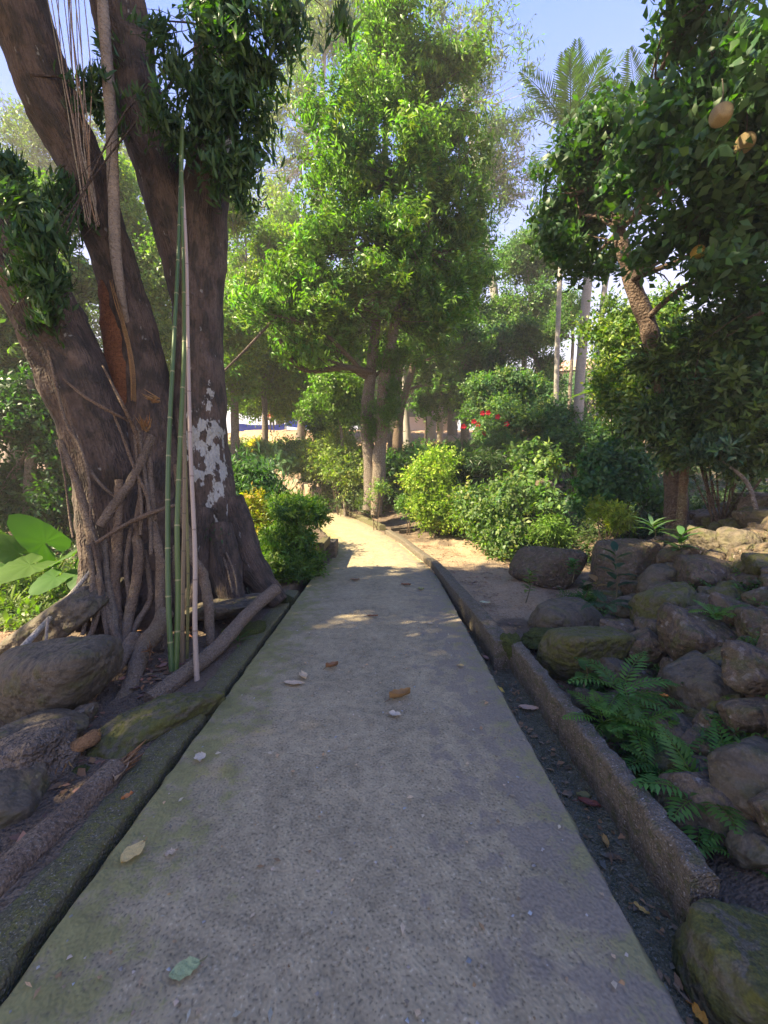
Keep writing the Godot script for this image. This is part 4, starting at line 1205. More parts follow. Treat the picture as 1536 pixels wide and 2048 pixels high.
	tree("forest_tree", "short dark trunk on the sandy rise under hanging leaves", [[Vector3(4.576, 4.114, -29.000), Vector3(4.490, 5.761, -29.000), Vector3(4.301, 7.719, -29.000)], [0.3, 0.26, 0.2]], [[Vector3(4.220, 7.189, -28.000), Vector3(1.47, 1.63, 1.55)], [Vector3(3.888, 8.441, -28.000), Vector3(1.95, 1.30, 1.63)]], "droopy", "leaf", 500, 0.6, 0.9, Color(0.10, 0.20, 0.05), 417, {"group": G})
	tree("forest_tree", "thin crooked dark stem on the sandy rise", [[Vector3(2.211, 3.655, -24.000), Vector3(2.316, 4.474, -24.000), Vector3(2.141, 5.830, -24.000), Vector3(2.298, 6.907, -24.000)], [0.07, 0.07, 0.06, 0.05]], [[Vector3(2.295, 7.309, -24.000), Vector3(0.98, 0.84, 0.91)]], "oval", "leaf", 160, 0.5, 0.7, Color(0.10, 0.18, 0.04), 418, {"group": G, "bark_tint": Color(0.4, 0.36, 0.33)})
	tree("forest_tree", "slim pale trunk on the sandy rise beside a cut post", [[Vector3(1.327, 3.655, -24.000), Vector3(1.211, 5.018, -24.000), Vector3(1.094, 6.907, -24.000), Vector3(0.870, 9.038, -24.000)], [0.2, 0.16, 0.13, 0.09]], [[Vector3(0.871, 8.508, -24.000), Vector3(1.26, 1.40, 1.33)]], "oval", "leaf", 260, 0.5, 0.8, Color(0.10, 0.18, 0.04), 419, {"group": G, "bark": "pale_bark"})
	tree("slim_tree", "slim grey trunk rising straight behind the red-flowered shrub", [[Vector3(5.883, 3.220, -22.000), Vector3(5.888, 5.465, -22.000), Vector3(5.789, 7.920, -22.000), Vector3(5.874, 9.854, -22.000)], [0.09, 0.08, 0.07, 0.05]], [[Vector3(5.879, 9.614, -22.000), Vector3(0.90, 0.90, 0.90)], [Vector3(5.406, 8.406, -22.000), Vector3(0.77, 0.77, 0.77)]], "oval", "leaf", 160, 0.4, 0.7, Color(0.10, 0.17, 0.05), 441, {"group": G, "bark": "pale_bark"})
	tree("slim_tree", "slim brown trunk between the hibiscus and the ringed palm", [[Vector3(7.677, 2.898, -18.000), Vector3(7.646, 5.140, -18.000), Vector3(7.704, 7.141, -18.000), Vector3(7.572, 8.718, -18.000)], [0.08, 0.07, 0.06, 0.05]], [[Vector3(7.538, 8.522, -18.000), Vector3(0.73, 0.84, 0.78)], [Vector3(7.162, 7.537, -18.000), Vector3(0.63, 0.63, 0.63)]], "oval", "leaf", 160, 0.35, 0.6, Color(0.10, 0.17, 0.05), 442, {"group": G})
	tree("slim_tree", "slim curved trunk on the rise next to the cut post", [[Vector3(4.520, 3.747, -25.000), Vector3(4.575, 6.013, -25.000), Vector3(4.321, 7.970, -25.000), Vector3(4.578, 9.905, -25.000)], [0.1, 0.09, 0.08, 0.05]], [[Vector3(4.578, 9.905, -25.000), Vector3(1.16, 1.16, 1.16)], [Vector3(4.172, 8.525, -25.000), Vector3(0.87, 0.87, 0.87)]], "oval", "leaf", 180, 0.5, 0.8, Color(0.10, 0.17, 0.05), 443, {"group": G, "bark": "pale_bark"})
	# airy tall trees against the sky
	tree("airy_tree", "tall airy tree with bare pale twigs against the sky above the fig side", [[Vector3(-4.422, 4.206, -30.000), Vector3(-4.150, 13.564, -30.000), Vector3(-4.213, 23.116, -30.000), Vector3(-3.822, 29.229, -30.000)], [0.4, 0.3, 0.2, 0.1]], [[Vector3(-5.450, 28.626, -30.000), Vector3(2.44, 3.84, 3.14)], [Vector3(-6.792, 26.197, -30.000), Vector3(1.74, 2.44, 2.09)], [Vector3(-2.841, 30.428, -30.000), Vector3(3.14, 2.44, 2.79)], [Vector3(-4.116, 31.916, -30.000), Vector3(3.14, 2.09, 2.62)], [Vector3(-6.864, 22.182, -30.000), Vector3(2.09, 2.44, 2.27)], [Vector3(-4.852, 24.663, -30.000), Vector3(1.74, 2.09, 1.92)], [Vector3(-8.244, 19.352, -30.000), Vector3(2.09, 2.44, 2.27)]], "sparse", "leaf", 520, 1.0, 1.8, Color(0.15, 0.2, 0.06), 420, {"group": G, "bark": "pale_bark", "twigs": 16, "gap": -0.1, "br": 1.2})
	tree("airy_tree", "tall airy tree with thin crooked branches against the sky beside the palm", [[Vector3(6.689, 3.655, -24.000), Vector3(6.315, 8.508, -24.000), Vector3(5.838, 12.182, -24.000), Vector3(5.098, 16.277, -24.000), Vector3(4.232, 21.248, -24.000)], [0.3, 0.25, 0.2, 0.16, 0.08]], [[Vector3(4.979, 23.432, -24.000), Vector3(1.95, 1.95, 1.95)], [Vector3(6.065, 21.003, -24.000), Vector3(1.95, 2.23, 2.09)], [Vector3(7.438, 18.285, -24.000), Vector3(1.67, 1.67, 1.67)], [Vector3(3.409, 24.632, -24.000), Vector3(1.95, 1.67, 1.81)], [Vector3(6.125, 18.035, -24.000), Vector3(1.40, 1.67, 1.53)], [Vector3(7.481, 16.530, -24.000), Vector3(1.40, 0.84, 1.12)], [Vector3(5.040, 19.773, -24.000), Vector3(1.40, 2.23, 1.81)]], "sparse", "leaf", 420, 0.9, 1.5, Color(0.13, 0.19, 0.06), 421, {"group": G, "bark": "pale_bark", "twigs": 18, "gap": -0.1, "br": 0.9})
	# hazy tree group to the middle
	tree("forest_tree", "blue-green tree with forked pale trunk behind the red-flowered shrub", [[Vector3(6.638, 3.471, -22.000), Vector3(6.959, 5.959, -22.000), Vector3(7.037, 7.920, -22.000), Vector3(7.225, 10.333, -22.000)], [0.16, 0.14, 0.12, 0.07]], [[Vector3(6.955, 11.288, -22.000), Vector3(1.53, 1.53, 1.53)], [Vector3(6.256, 9.373, -22.000), Vector3(1.02, 1.28, 1.15)], [Vector3(7.988, 9.614, -22.000), Vector3(1.02, 1.53, 1.28)], [Vector3(6.675, 12.707, -22.000), Vector3(1.28, 1.02, 1.15)], [Vector3(7.669, 12.235, -22.000), Vector3(1.28, 1.28, 1.28)]], "small", "leaf", 900, 0.7, 1.1, Color(0.10, 0.175, 0.06), 422, {"group": G, "bark": "pale_bark"})
	tree("forest_tree", "dark slender tree leaning beside the thin palms", [[Vector3(7.538, 3.059, -20.000), Vector3(7.252, 5.100, -20.000), Vector3(6.982, 6.666, -20.000), Vector3(6.505, 7.553, -20.000)], [0.12, 0.1, 0.09, 0.05]], [[Vector3(6.613, 7.773, -20.000), Vector3(0.81, 0.93, 0.87)], [Vector3(7.557, 6.444, -20.000), Vector3(0.81, 0.93, 0.87)]], "small", "leaf", 340, 0.5, 0.8, Color(0.08, 0.15, 0.05), 423, {"group": G, "bark_tint": Color(0.5, 0.5, 0.5)})
	tree("forest_tree", "dense dark green tree behind the tall tree, in front of the sky gap", [[Vector3(3.921, 3.140, -21.000), Vector3(3.891, 5.283, -21.000), Vector3(3.739, 7.626, -21.000)], [0.2, 0.17, 0.12]], [[Vector3(3.459, 9.329, -19.000), Vector3(1.10, 1.99, 1.55)], [Vector3(3.645, 11.172, -19.000), Vector3(1.10, 1.10, 1.10)], [Vector3(4.581, 7.160, -21.000), Vector3(1.47, 1.47, 1.47)], [Vector3(5.319, 5.990, -21.000), Vector3(1.22, 1.22, 1.22)], [Vector3(3.885, 5.754, -21.000), Vector3(1.22, 1.22, 1.22)], [Vector3(6.039, 7.920, -22.000), Vector3(1.02, 1.02, 1.02)]], "oval", "leaf", 1100, 0.5, 0.8, Color(0.06, 0.125, 0.05), 424, {"group": G})
	tree("forest_tree", "round leafy tree closing the view behind the thin palms", [[Vector3(14.247, 3.864, -30.000), Vector3(14.138, 6.925, -30.000), Vector3(14.066, 8.940, -30.000)], [0.3, 0.25, 0.2]], [[Vector3(14.481, 6.925, -30.000), Vector3(3.14, 2.09, 2.62)], [Vector3(12.120, 5.570, -30.000), Vector3(2.09, 1.40, 1.74)], [Vector3(17.168, 8.271, -30.000), Vector3(2.79, 2.79, 2.79)], [Vector3(15.707, 10.604, -30.000), Vector3(2.44, 2.09, 2.27)], [Vector3(17.999, 6.560, -28.000), Vector3(2.60, 2.93, 2.77)]], "oval", "leaf", 900, 0.8, 1.2, Color(0.07, 0.14, 0.05), 425, {"group": G})
	tree("forest_tree", "broad far tree showing pale between the trunks on the rise", [[Vector3(8.852, 4.668, -40.000), Vector3(8.785, 8.750, -40.000), Vector3(8.755, 10.545, -40.000)], [0.4, 0.3, 0.25]], [[Vector3(6.341, 9.115, -42.000), Vector3(3.91, 2.44, 3.17)], [Vector3(10.674, 8.642, -42.000), Vector3(3.42, 1.95, 2.69)], [Vector3(2.494, 10.059, -42.000), Vector3(3.91, 2.93, 3.42)], [Vector3(14.508, 9.115, -42.000), Vector3(2.93, 1.95, 2.44)], [Vector3(-1.345, 9.115, -42.000), Vector3(3.91, 2.93, 3.42)]], "oval", "leaf", 800, 1.2, 1.8, Color(0.10, 0.17, 0.06), 426, {"group": G})
	tree("forest_tree", "wide far tree above the awnings, seen through the near leaves", [[Vector3(-10.540, 5.493, -44.000), Vector3(-10.451, 10.469, -44.000), Vector3(-10.380, 14.390, -44.000)], [0.4, 0.35, 0.3]], [[Vector3(-10.407, 12.925, -44.000), Vector3(5.63, 3.58, 4.60)], [Vector3(-15.371, 14.390, -44.000), Vector3(4.60, 4.60, 4.60)], [Vector3(-4.399, 13.414, -44.000), Vector3(4.60, 4.09, 4.35)], [Vector3(-12.273, 19.217, -44.000), Vector3(4.60, 4.09, 4.35)]], "oval", "leaf", 900, 1.3, 2.0, Color(0.10, 0.17, 0.05), 427, {"group": G, "light": Color(0.17, 0.23, 0.05)})
	# woodland beyond the fig
	tree("forest_tree", "shaded bushy tree low behind the fig tree's outer stem", [[Vector3(-8.281, 0.284, -10.000), Vector3(-8.210, 1.450, -10.000), Vector3(-8.025, 2.597, -10.000), Vector3(-8.071, 3.724, -10.000)], [0.14, 0.12, 0.1, 0.07]], [[Vector3(-8.283, 2.140, -10.000), Vector3(1.05, 0.93, 0.99)], [Vector3(-7.656, 0.986, -10.000), Vector3(0.70, 0.58, 0.64)], [Vector3(-8.820, 0.986, -10.000), Vector3(0.93, 0.70, 0.81)], [Vector3(-8.503, 3.366, -10.500), Vector3(0.98, 0.85, 0.92)], [Vector3(-9.536, 2.369, -10.000), Vector3(1.05, 1.40, 1.22)], [Vector3(-7.607, 2.175, -10.500), Vector3(0.61, 1.10, 0.85)]], "oval", "leaf", 1300, 0.4, 0.65, Color(0.04, 0.085, 0.035), 431, {"group": G, "bx": 0})
	tree("forest_tree", "dim tree with hanging leaves beyond the fig's leaning stems", [[Vector3(-12.227, 0.146, -14.000), Vector3(-11.879, 3.055, -14.000), Vector3(-11.560, 5.567, -14.000), Vector3(-11.387, 8.313, -14.000)], [0.22, 0.2, 0.16, 0.1]], [[Vector3(-11.502, 6.492, -14.000), Vector3(1.47, 1.30, 1.38)], [Vector3(-10.327, 7.710, -14.000), Vector3(1.14, 1.30, 1.22)], [Vector3(-11.661, 8.913, -14.000), Vector3(1.47, 1.47, 1.47)], [Vector3(-10.518, 9.804, -14.000), Vector3(0.98, 1.14, 1.06)], [Vector3(-12.995, 7.710, -14.000), Vector3(1.47, 1.95, 1.71)], [Vector3(-10.165, 4.945, -14.000), Vector3(0.81, 0.98, 0.90)], [Vector3(-11.938, 4.633, -14.000), Vector3(1.30, 0.98, 1.14)]], "droopy", "leaf", 1300, 0.55, 0.9, Color(0.07, 0.13, 0.045), 432, {"group": G, "light": Color(0.13, 0.19, 0.05)})
	tree("forest_tree", "sunlit green tree glimpsed between the fig's stems", [[Vector3(-8.713, 0.707, -16.000), Vector3(-8.609, 3.284, -16.000), Vector3(-8.493, 6.155, -16.000), Vector3(-8.573, 8.605, -16.000)], [0.2, 0.18, 0.14, 0.08]], [[Vector3(-8.602, 7.911, -16.000), Vector3(1.12, 1.30, 1.21)], [Vector3(-8.009, 9.294, -16.000), Vector3(1.12, 1.12, 1.12)], [Vector3(-9.051, 9.979, -16.000), Vector3(0.93, 1.12, 1.02)], [Vector3(-8.297, 6.509, -16.000), Vector3(0.93, 0.93, 0.93)], [Vector3(-9.523, 11.335, -16.000), Vector3(0.93, 1.12, 1.02)], [Vector3(-7.624, 5.088, -16.000), Vector3(0.74, 0.74, 0.74)]], "oval", "leaf", 1300, 0.5, 0.8, Color(0.11, 0.19, 0.04), 433, {"group": G, "light": Color(0.2, 0.27, 0.05)})
	tree("forest_tree", "leafy tree between fig trunk and tall tree, its foliage catching sun", [[Vector3(-5.192, 1.102, -15.000), Vector3(-5.139, 3.170, -15.000), Vector3(-5.096, 4.860, -15.000), Vector3(-4.875, 6.852, -15.000)], [0.16, 0.14, 0.11, 0.07]], [[Vector3(-4.675, 8.157, -15.000), Vector3(0.87, 1.05, 0.96)], [Vector3(-5.053, 6.523, -15.000), Vector3(0.70, 1.05, 0.87)], [Vector3(-4.640, 9.606, -15.000), Vector3(0.87, 1.05, 0.96)], [Vector3(-4.062, 9.979, -16.000), Vector3(0.93, 0.93, 0.93)], [Vector3(-5.267, 4.860, -15.000), Vector3(0.52, 0.70, 0.61)]], "oval", "leaf", 900, 0.45, 0.7, Color(0.11, 0.19, 0.04), 434, {"group": G, "light": Color(0.2, 0.26, 0.04)})
	tree("forest_tree", "distant tree filling the gap at the edge of the wood behind the fig", [[Vector3(-24.529, -0.972, -26.000), Vector3(-23.854, 4.431, -26.000), Vector3(-22.648, 9.096, -26.000)], [0.4, 0.3, 0.25]], [[Vector3(-23.356, 7.361, -26.000), Vector3(4.23, 3.63, 3.93)], [Vector3(-19.304, 5.609, -26.000), Vector3(3.63, 3.02, 3.33)], [Vector3(-22.967, 13.076, -26.000), Vector3(3.93, 3.33, 3.63)], [Vector3(-18.163, 10.243, -26.000), Vector3(3.02, 2.72, 2.87)], [Vector3(-15.676, 6.779, -26.000), Vector3(2.42, 2.72, 2.57)], [Vector3(-27.071, 9.096, -26.000), Vector3(3.63, 4.84, 4.23)]], "oval", "leaf", 1200, 0.8, 1.3, Color(0.06, 0.11, 0.04), 435, {"group": G, "light": Color(0.12, 0.18, 0.05)})
	tree("forest_tree", "far pale-leaved tree high between the fig's stems", [[Vector3(-25.636, -0.128, -34.000), Vector3(-24.989, 11.449, -34.000), Vector3(-24.037, 21.738, -34.000), Vector3(-23.353, 27.408, -34.000)], [0.5, 0.4, 0.3, 0.2]], [[Vector3(-23.486, 24.946, -34.000), Vector3(3.16, 2.77, 2.97)], [Vector3(-26.370, 26.708, -34.000), Vector3(2.77, 3.16, 2.97)], [Vector3(-21.104, 27.758, -34.000), Vector3(2.37, 3.16, 2.77)], [Vector3(-25.544, 21.738, -34.000), Vector3(3.16, 2.37, 2.77)], [Vector3(-19.452, 23.170, -34.000), Vector3(1.98, 2.37, 2.17)], [Vector3(-28.464, 23.170, -34.000), Vector3(2.77, 2.37, 2.57)]], "sparse", "leaf", 900, 1.2, 2.0, Color(0.14, 0.19, 0.06), 436, {"group": G, "bark": "pale_bark", "twigs": 12})

	palms()
	far_place()
	fruit_tree()

func palms() -> void:
	nz.seed = 13
	var specs := [
		["slim areca palm with feathery head raised against the open sky", [Vector3(5.955, 2.400, -15.000), Vector3(5.902, 4.188, -15.000), Vector3(5.896, 6.687, -15.000), Vector3(5.933, 8.804, -15.000), Vector3(6.040, 10.717, -15.000), Vector3(6.123, 12.283, -15.000)], 0.075, 17, 1.0, 501],
		["pale-ringed palm trunk, thickest of the thin palms", [Vector3(5.806, 2.273, -13.000), Vector3(5.799, 3.823, -13.000), Vector3(5.839, 5.273, -13.000), Vector3(5.907, 6.699, -13.000), Vector3(6.017, 8.518, -13.000)], 0.13, 10, 0.75, 502],
		["second palm trunk of the close pair, nearest the dark fruit tree", [Vector3(6.915, 2.336, -14.000), Vector3(6.886, 4.005, -14.000), Vector3(6.891, 5.567, -14.000), Vector3(6.968, 7.710, -14.000), Vector3(8.116, 12.145, -14.600)], 0.08, 12, 0.9, 503]]
	for s in specs:
		var pts: Array = s[1].duplicate()
		var b: Vector3 = ground_at(pts[0].x, pts[0].z)
		var t := thing("palm_tree", s[0], "palm", b, "thin palms on the slope")
		pts[0] = b - Vector3(0, 0.2, 0)
		var rr := []
		for i in pts.size():
			rr.append(s[2] * (1.15 - 0.25 * i / pts.size()))
		var mb := MB.new()
		tube(mb, pts, rr, 12, 0.12, 0.06, 8.0, WHITE, true, 0.35)
		part(t, "trunk", mb, M.pale_bark)
		var top: Vector3 = pts[-1]
		mb = MB.new()
		tube(mb, [top - Vector3(0, 0.5, 0), top - Vector3(0, 0.2, 0), top + Vector3(0, 0.5, 0)], [s[2] * 1.1, s[2] * 1.4, s[2] * 0.6], 10, 0.1, 0.0, 1.0, Color(0.16, 0.22, 0.06))
		part(t, "crownshaft", mb, M.soft_leaf)
		rng.seed = s[5]
		for k in s[3]:
			var ang: float = TAU * k * 0.382 + rnd(-0.2, 0.2)
			var e: float = lerpf(3.6, 0.2, float(k) / s[3])
			mb = MB.new()
			frond(mb, top + Vector3(0, 0.35, 0), Vector3(cos(ang), e, sin(ang)), rnd(2.1, 2.7) * s[4], 34, 0.62 * s[4], 0.05, rnd(0.5, 1.1), vary(Color(0.07, 0.125, 0.05), 0.2), true, 0.5)
			part(t, "frond", mb, M.leaf)
	# young palm with yellow green fronds in front of the trunks
	var b2 := ground_at(Vector3(5.285, 2.051, -9.500).x, -9.5)
	var t2 := thing("young_palm", "young palm with sunlit yellow-green fronds reaching over the thin trunks", "palm", b2)
	rng.seed = 511
	var head: Vector3 = Vector3(5.325, 3.184, -9.500)
	var mb2 := MB.new()
	tube(mb2, [b2 - Vector3(0, 0.1, 0), b2.lerp(head, 0.5) + Vector3(0.03, 0, 0), head], [0.05, 0.045, 0.04], 10, 0.1, 0.05, 9.0, Color(0.22, 0.34, 0.05))
	part(t2, "trunk", mb2, M.soft_leaf)
	for k in 9:
		var ang: float = TAU * k * 0.382
		mb2 = MB.new()
		frond(mb2, head, Vector3(cos(ang), rnd(0.5, 1.6), sin(ang)), rnd(0.9, 1.3), 20, 0.36, 0.04, rnd(0.7, 1.2), vary(Color(0.17, 0.25, 0.045), 0.2), true, 0.3)
		part(t2, "frond", mb2, M.soft_leaf)

func _slab(t: Node3D, a: Vector3, b: Vector3, called: String, col: Color, m: String) -> void:
	var mb := MB.new()
	for f in 6:
		var ax: Vector3 = [Vector3.RIGHT, Vector3.LEFT, Vector3.UP, Vector3.DOWN, Vector3.BACK, Vector3.FORWARD][f]
		var b1 := Vector3(ax.y, ax.z, ax.x); var b2 := ax.cross(b1)
		var k := []
		for c in [[-1, -1], [1, -1], [1, 1], [-1, 1]]:
			var p: Vector3 = ax + b1 * c[0] + b2 * c[1]
			k.append(mb.add((a + b) / 2 + p * (b - a) / 2, ax, Vector2.ZERO, col))
		mb.quad(k[0], k[3], k[2], k[1])
	var o := MeshInstance3D.new()
	o.name = called; o.mesh = mb.mesh(); o.material_override = M[m]
	t.add_child(o, true)

func house(label: String, at: Vector3, size: Vector3, turn: float, wall: Color, roof: Color) -> void:
	var t := thing("house", label, "building", at)
	t.rotation.y = turn
	var w := size.x / 2; var h := size.y; var d := size.z / 2
	_slab(t, Vector3(-w, -1, -d), Vector3(w, h, d), "wall", wall, "plaster")
	for k in 4:
		var x := lerpf(-w, w, (k + 0.5) / 4)
		_slab(t, Vector3(x - 0.5, h * 0.4, d + 0.01), Vector3(x + 0.5, h * 0.8, d + 0.06), "window", Color(0.05, 0.06, 0.07), "flat")
	var mb := MB.new()
	var e := 0.6
	var c := [Vector3(-w - e, h, d + e), Vector3(w + e, h, d + e), Vector3(w + e, h, -d - e), Vector3(-w - e, h, -d - e), Vector3(-w - e, h + size.z * 0.3, 0), Vector3(w + e, h + size.z * 0.3, 0)]
	for f in [[0, 4, 5, 1], [2, 5, 4, 3]]:
		var k := []
		for i in f:
			k.append(mb.add(c[i], Vector3.UP, Vector2.ZERO, roof))
		mb.quad(k[0], k[1], k[2], k[3])
	for f in [[0, 3, 4], [1, 5, 2]]:
		var k := []
		for i in f:
			k.append(mb.add(c[i], Vector3.UP, Vector2.ZERO, wall))
		mb.tri(k[0], k[1], k[2])
	mb.smooth()
	var o := MeshInstance3D.new()
	o.name = "roof"; o.mesh = mb.mesh(); o.material_override = M.flat
	t.add_child(o)

func awning(label: String, corner: Array, drop: float, seed_: int) -> void:
	# a sheet slung over four poles: corner = four points, near pair first
	var b: Vector3 = (corner[0] + corner[2]) / 2
	b.y = land(b.x, -b.z)
	var t := thing("awning", label, "awning", b, "blue awnings beyond the trees")
	var mb := MB.new()
	var K := 12
	for i in K + 1:
		for j in K + 1:
			var u := float(i) / K; var v := float(j) / K
			var p: Vector3 = corner[0].lerp(corner[1], u).lerp(corner[3].lerp(corner[2], u), v)
			p.y -= drop * (sin(PI * u) * 0.6 + sin(PI * v) * 0.4) + 0.08 * nz.get_noise_2d(u * 9 + seed_, v * 9)
			mb.add(p, Vector3.UP, Vector2.ZERO, WHITE)
	for i in K:
		for j in K:
			var a := i * (K + 1) + j
			mb.quad(a, a + 1, a + K + 2, a + K + 1)
	mb.smooth()
	part(t, "sheet", mb, M.tarp)
	for p in corner:
		mb = MB.new()
		tube(mb, [Vector3(p.x, land(p.x, -p.z) - 0.1, p.z), p], [0.05, 0.04], 8, 1.0, 0.0, 1.0, Color(0.5, 0.5, 0.48))
		part(t, "pole", mb, M.flat)

func far_place() -> void:
	awning("wide blue awning sheet showing beside the fig trunk", [Vector3(-11.657, 5.039, -34.000), Vector3(-7.943, 4.884, -34.000), Vector3(-8.641, 6.325, -38.000), Vector3(-13.004, 6.411, -38.000)], 0.25, 1)
	awning("small blue awning sheet behind the leaves near the tall tree", [Vector3(-8.189, 5.905, -36.000), Vector3(-4.386, 5.741, -36.000), Vector3(-4.955, 7.306, -40.000), Vector3(-8.991, 7.397, -40.000)], 0.2, 2)
	house("pale pink house half hidden behind trunks on the sandy rise", Vector3(3.2, land(3.2, 44.0), -44.0), Vector3(7, 4.2, 5), 0.2, Color(0.55, 0.42, 0.38), Color(0.4, 0.3, 0.26))
	house("cream house with clay roof glimpsed past the thin palms", Vector3(20.5, land(20.5, 44.0), -44.0), Vector3(9, 6.0, 6), -0.3, Color(0.6, 0.52, 0.42), Color(0.5, 0.3, 0.2))
	# a person in red under the awning
	var at := Vector3(-7.978, 3.412, -31.000)
	at.y = land(at.x, 31.0)
	person("person in red shirt and dark trousers standing near the wide blue awning", at, Color(0.5, 0.03, 0.03), Color(0.04, 0.04, 0.05))
	# a pale leaning post between palm trunks
	var mb := MB.new()
	var b := ground_at(Vector3(6.947, 2.782, -14.500).x, -14.5)
	tube(mb, [b - Vector3(0, 0.1, 0), b + Vector3(0.02, 0.55, 0), b + Vector3(0.10, 1.05, 0), b + Vector3(0.12, 1.5, 0)], [0.10, 0.11, 0.12, 0.09], 12, 0.05, 0.08, 6.0, Color(0.62, 0.62, 0.62))
	solo("stone_post", "pale whitish stone post standing between two palm trunks", "post", b, mb, M.plaster)
	# cut post on the rise
	b = ground_at(Vector3(3.351, 4.135, -26.000).x, -26)
	mb = MB.new()
	tube(mb, [b - Vector3(0, 0.2, 0), b + Vector3(0, 1.2, 0), b + Vector3(0.02, 2.3, 0)], [0.2, 0.18, 0.16], 12, 0.1, 0.15, 5.0, Color(1.1, 0.95, 0.8), true, 0.4)
	solo("tree_stump", "cut bare trunk standing upright on the sandy rise", "stump", b, mb, M.pale_bark)

func person(label: String, at: Vector3, shirt: Color, trousers: Color) -> void:
	var t := thing("person", label, "person", at)
	# one skin-tight figure meshed as surface nets over joined capsules
	var bones := [[Vector3(0, 1.58, 0), Vector3(0, 1.64, 0.01), 0.10, 0.095], [Vector3(0, 1.42, 0), Vector3(0, 1.52, 0), 0.06, 0.055], [Vector3(0, 1.0, 0), Vector3(0, 1.35, 0), 0.15, 0.17],
		[Vector3(-0.17, 1.38, 0), Vector3(0.17, 1.38, 0), 0.075, 0.075], [Vector3(-0.2, 1.37, 0), Vector3(-0.25, 1.1, 0.02), 0.055, 0.045], [Vector3(-0.25, 1.1, 0.02), Vector3(-0.23, 0.85, 0.1), 0.043, 0.034],
		[Vector3(0.2, 1.37, 0), Vector3(0.26, 1.1, 0.02), 0.055, 0.045], [Vector3(0.26, 1.1, 0.02), Vector3(0.22, 0.86, 0.12), 0.043, 0.034],
		[Vector3(-0.09, 0.95, 0), Vector3(-0.1, 0.5, 0.02), 0.10, 0.065], [Vector3(-0.1, 0.5, 0.02), Vector3(-0.1, 0.08, 0), 0.06, 0.04], [Vector3(0.09, 0.95, 0), Vector3(0.12, 0.5, 0.03), 0.10, 0.065], [Vector3(0.12, 0.5, 0.03), Vector3(0.13, 0.08, 0), 0.06, 0.04],
		[Vector3(-0.1, 0.04, 0), Vector3(-0.11, 0.03, 0.14), 0.045, 0.035], [Vector3(0.13, 0.04, 0), Vector3(0.15, 0.03, 0.14), 0.045, 0.035]]
	var cs := 0.03
	var n := Vector3i(24, 62, 18)
	var o := Vector3(-0.36, -0.03, -0.24)
	var val := PackedFloat32Array()
	val.resize(n.x * n.y * n.z)
	for i in n.x:
		for j in n.y:
			for k in n.z:
				var p := o + Vector3(i, j, k) * cs
				var acc := 0.0
				for b in bones:
					var ab: Vector3 = b[1] - b[0]
					var h := clampf((p - b[0]).dot(ab) / ab.length_squared(), 0, 1)
					acc += exp(-40.0 * ((p - b[0] - ab * h).length() - lerpf(b[2], b[3], h)))
				val[(i * n.y + j) * n.z + k] = -log(acc + 1e-30) / 40.0
	var mb := MB.new()
	var id := {}
	for i in n.x - 1:
		for j in n.y - 1:
			for k in n.z - 1:
				var s := Vector3.ZERO
				var cnt := 0
				for e in 12:
					var ax := e / 4
					var u := (e % 4) & 1; var w := (e % 4) >> 1
					var a := Vector3i(i, j, k)
					a[(ax + 1) % 3] += u; a[(ax + 2) % 3] += w
					var b := a
					b[ax] += 1
					var va := val[(a.x * n.y + a.y) * n.z + a.z]; var vb := val[(b.x * n.y + b.y) * n.z + b.z]
					if (va < 0) != (vb < 0):
						s += Vector3(a).lerp(Vector3(b), va / (va - vb))
						cnt += 1
				if cnt:
					var p := o + s / cnt * cs
					var col := Color(0.28, 0.16, 0.10)
					if p.y < 0.97 and absf(p.x) < 0.2:
						col = trousers
					elif p.y < 1.45 and p.y > 1.08:
						col = shirt
					elif p.y > 1.66 or (p.y > 1.55 and p.z < -0.02):
						col = Color(0.02, 0.018, 0.015)
					id[Vector3i(i, j, k)] = mb.add(p + at, Vector3.UP, Vector2.ZERO, col)
	for i in range(1, n.x - 1):
		for j in range(1, n.y - 1):
			for k in range(1, n.z - 1):
				for ax in 3:
					var a := Vector3i(i, j, k)
					var b := a
					b[ax] += 1
					var va := val[(a.x * n.y + a.y) * n.z + a.z]; var vb := val[(b.x * n.y + b.y) * n.z + b.z]
					if (va < 0) == (vb < 0):
						continue
					var u := Vector3i.ZERO; var w := Vector3i.ZERO
					u[(ax + 1) % 3] = 1; w[(ax + 2) % 3] = 1
					var q := [a - u - w, a - w, a, a - u]
					if not (id.has(q[0]) and id.has(q[1]) and id.has(q[2]) and id.has(q[3])):
						continue
					if va < 0:
						mb.quad(id[q[0]], id[q[3]], id[q[2]], id[q[1]])
					else:
						mb.quad(id[q[0]], id[q[1]], id[q[2]], id[q[3]])
	mb.smooth()
	part(t, "body", mb, M.flat)

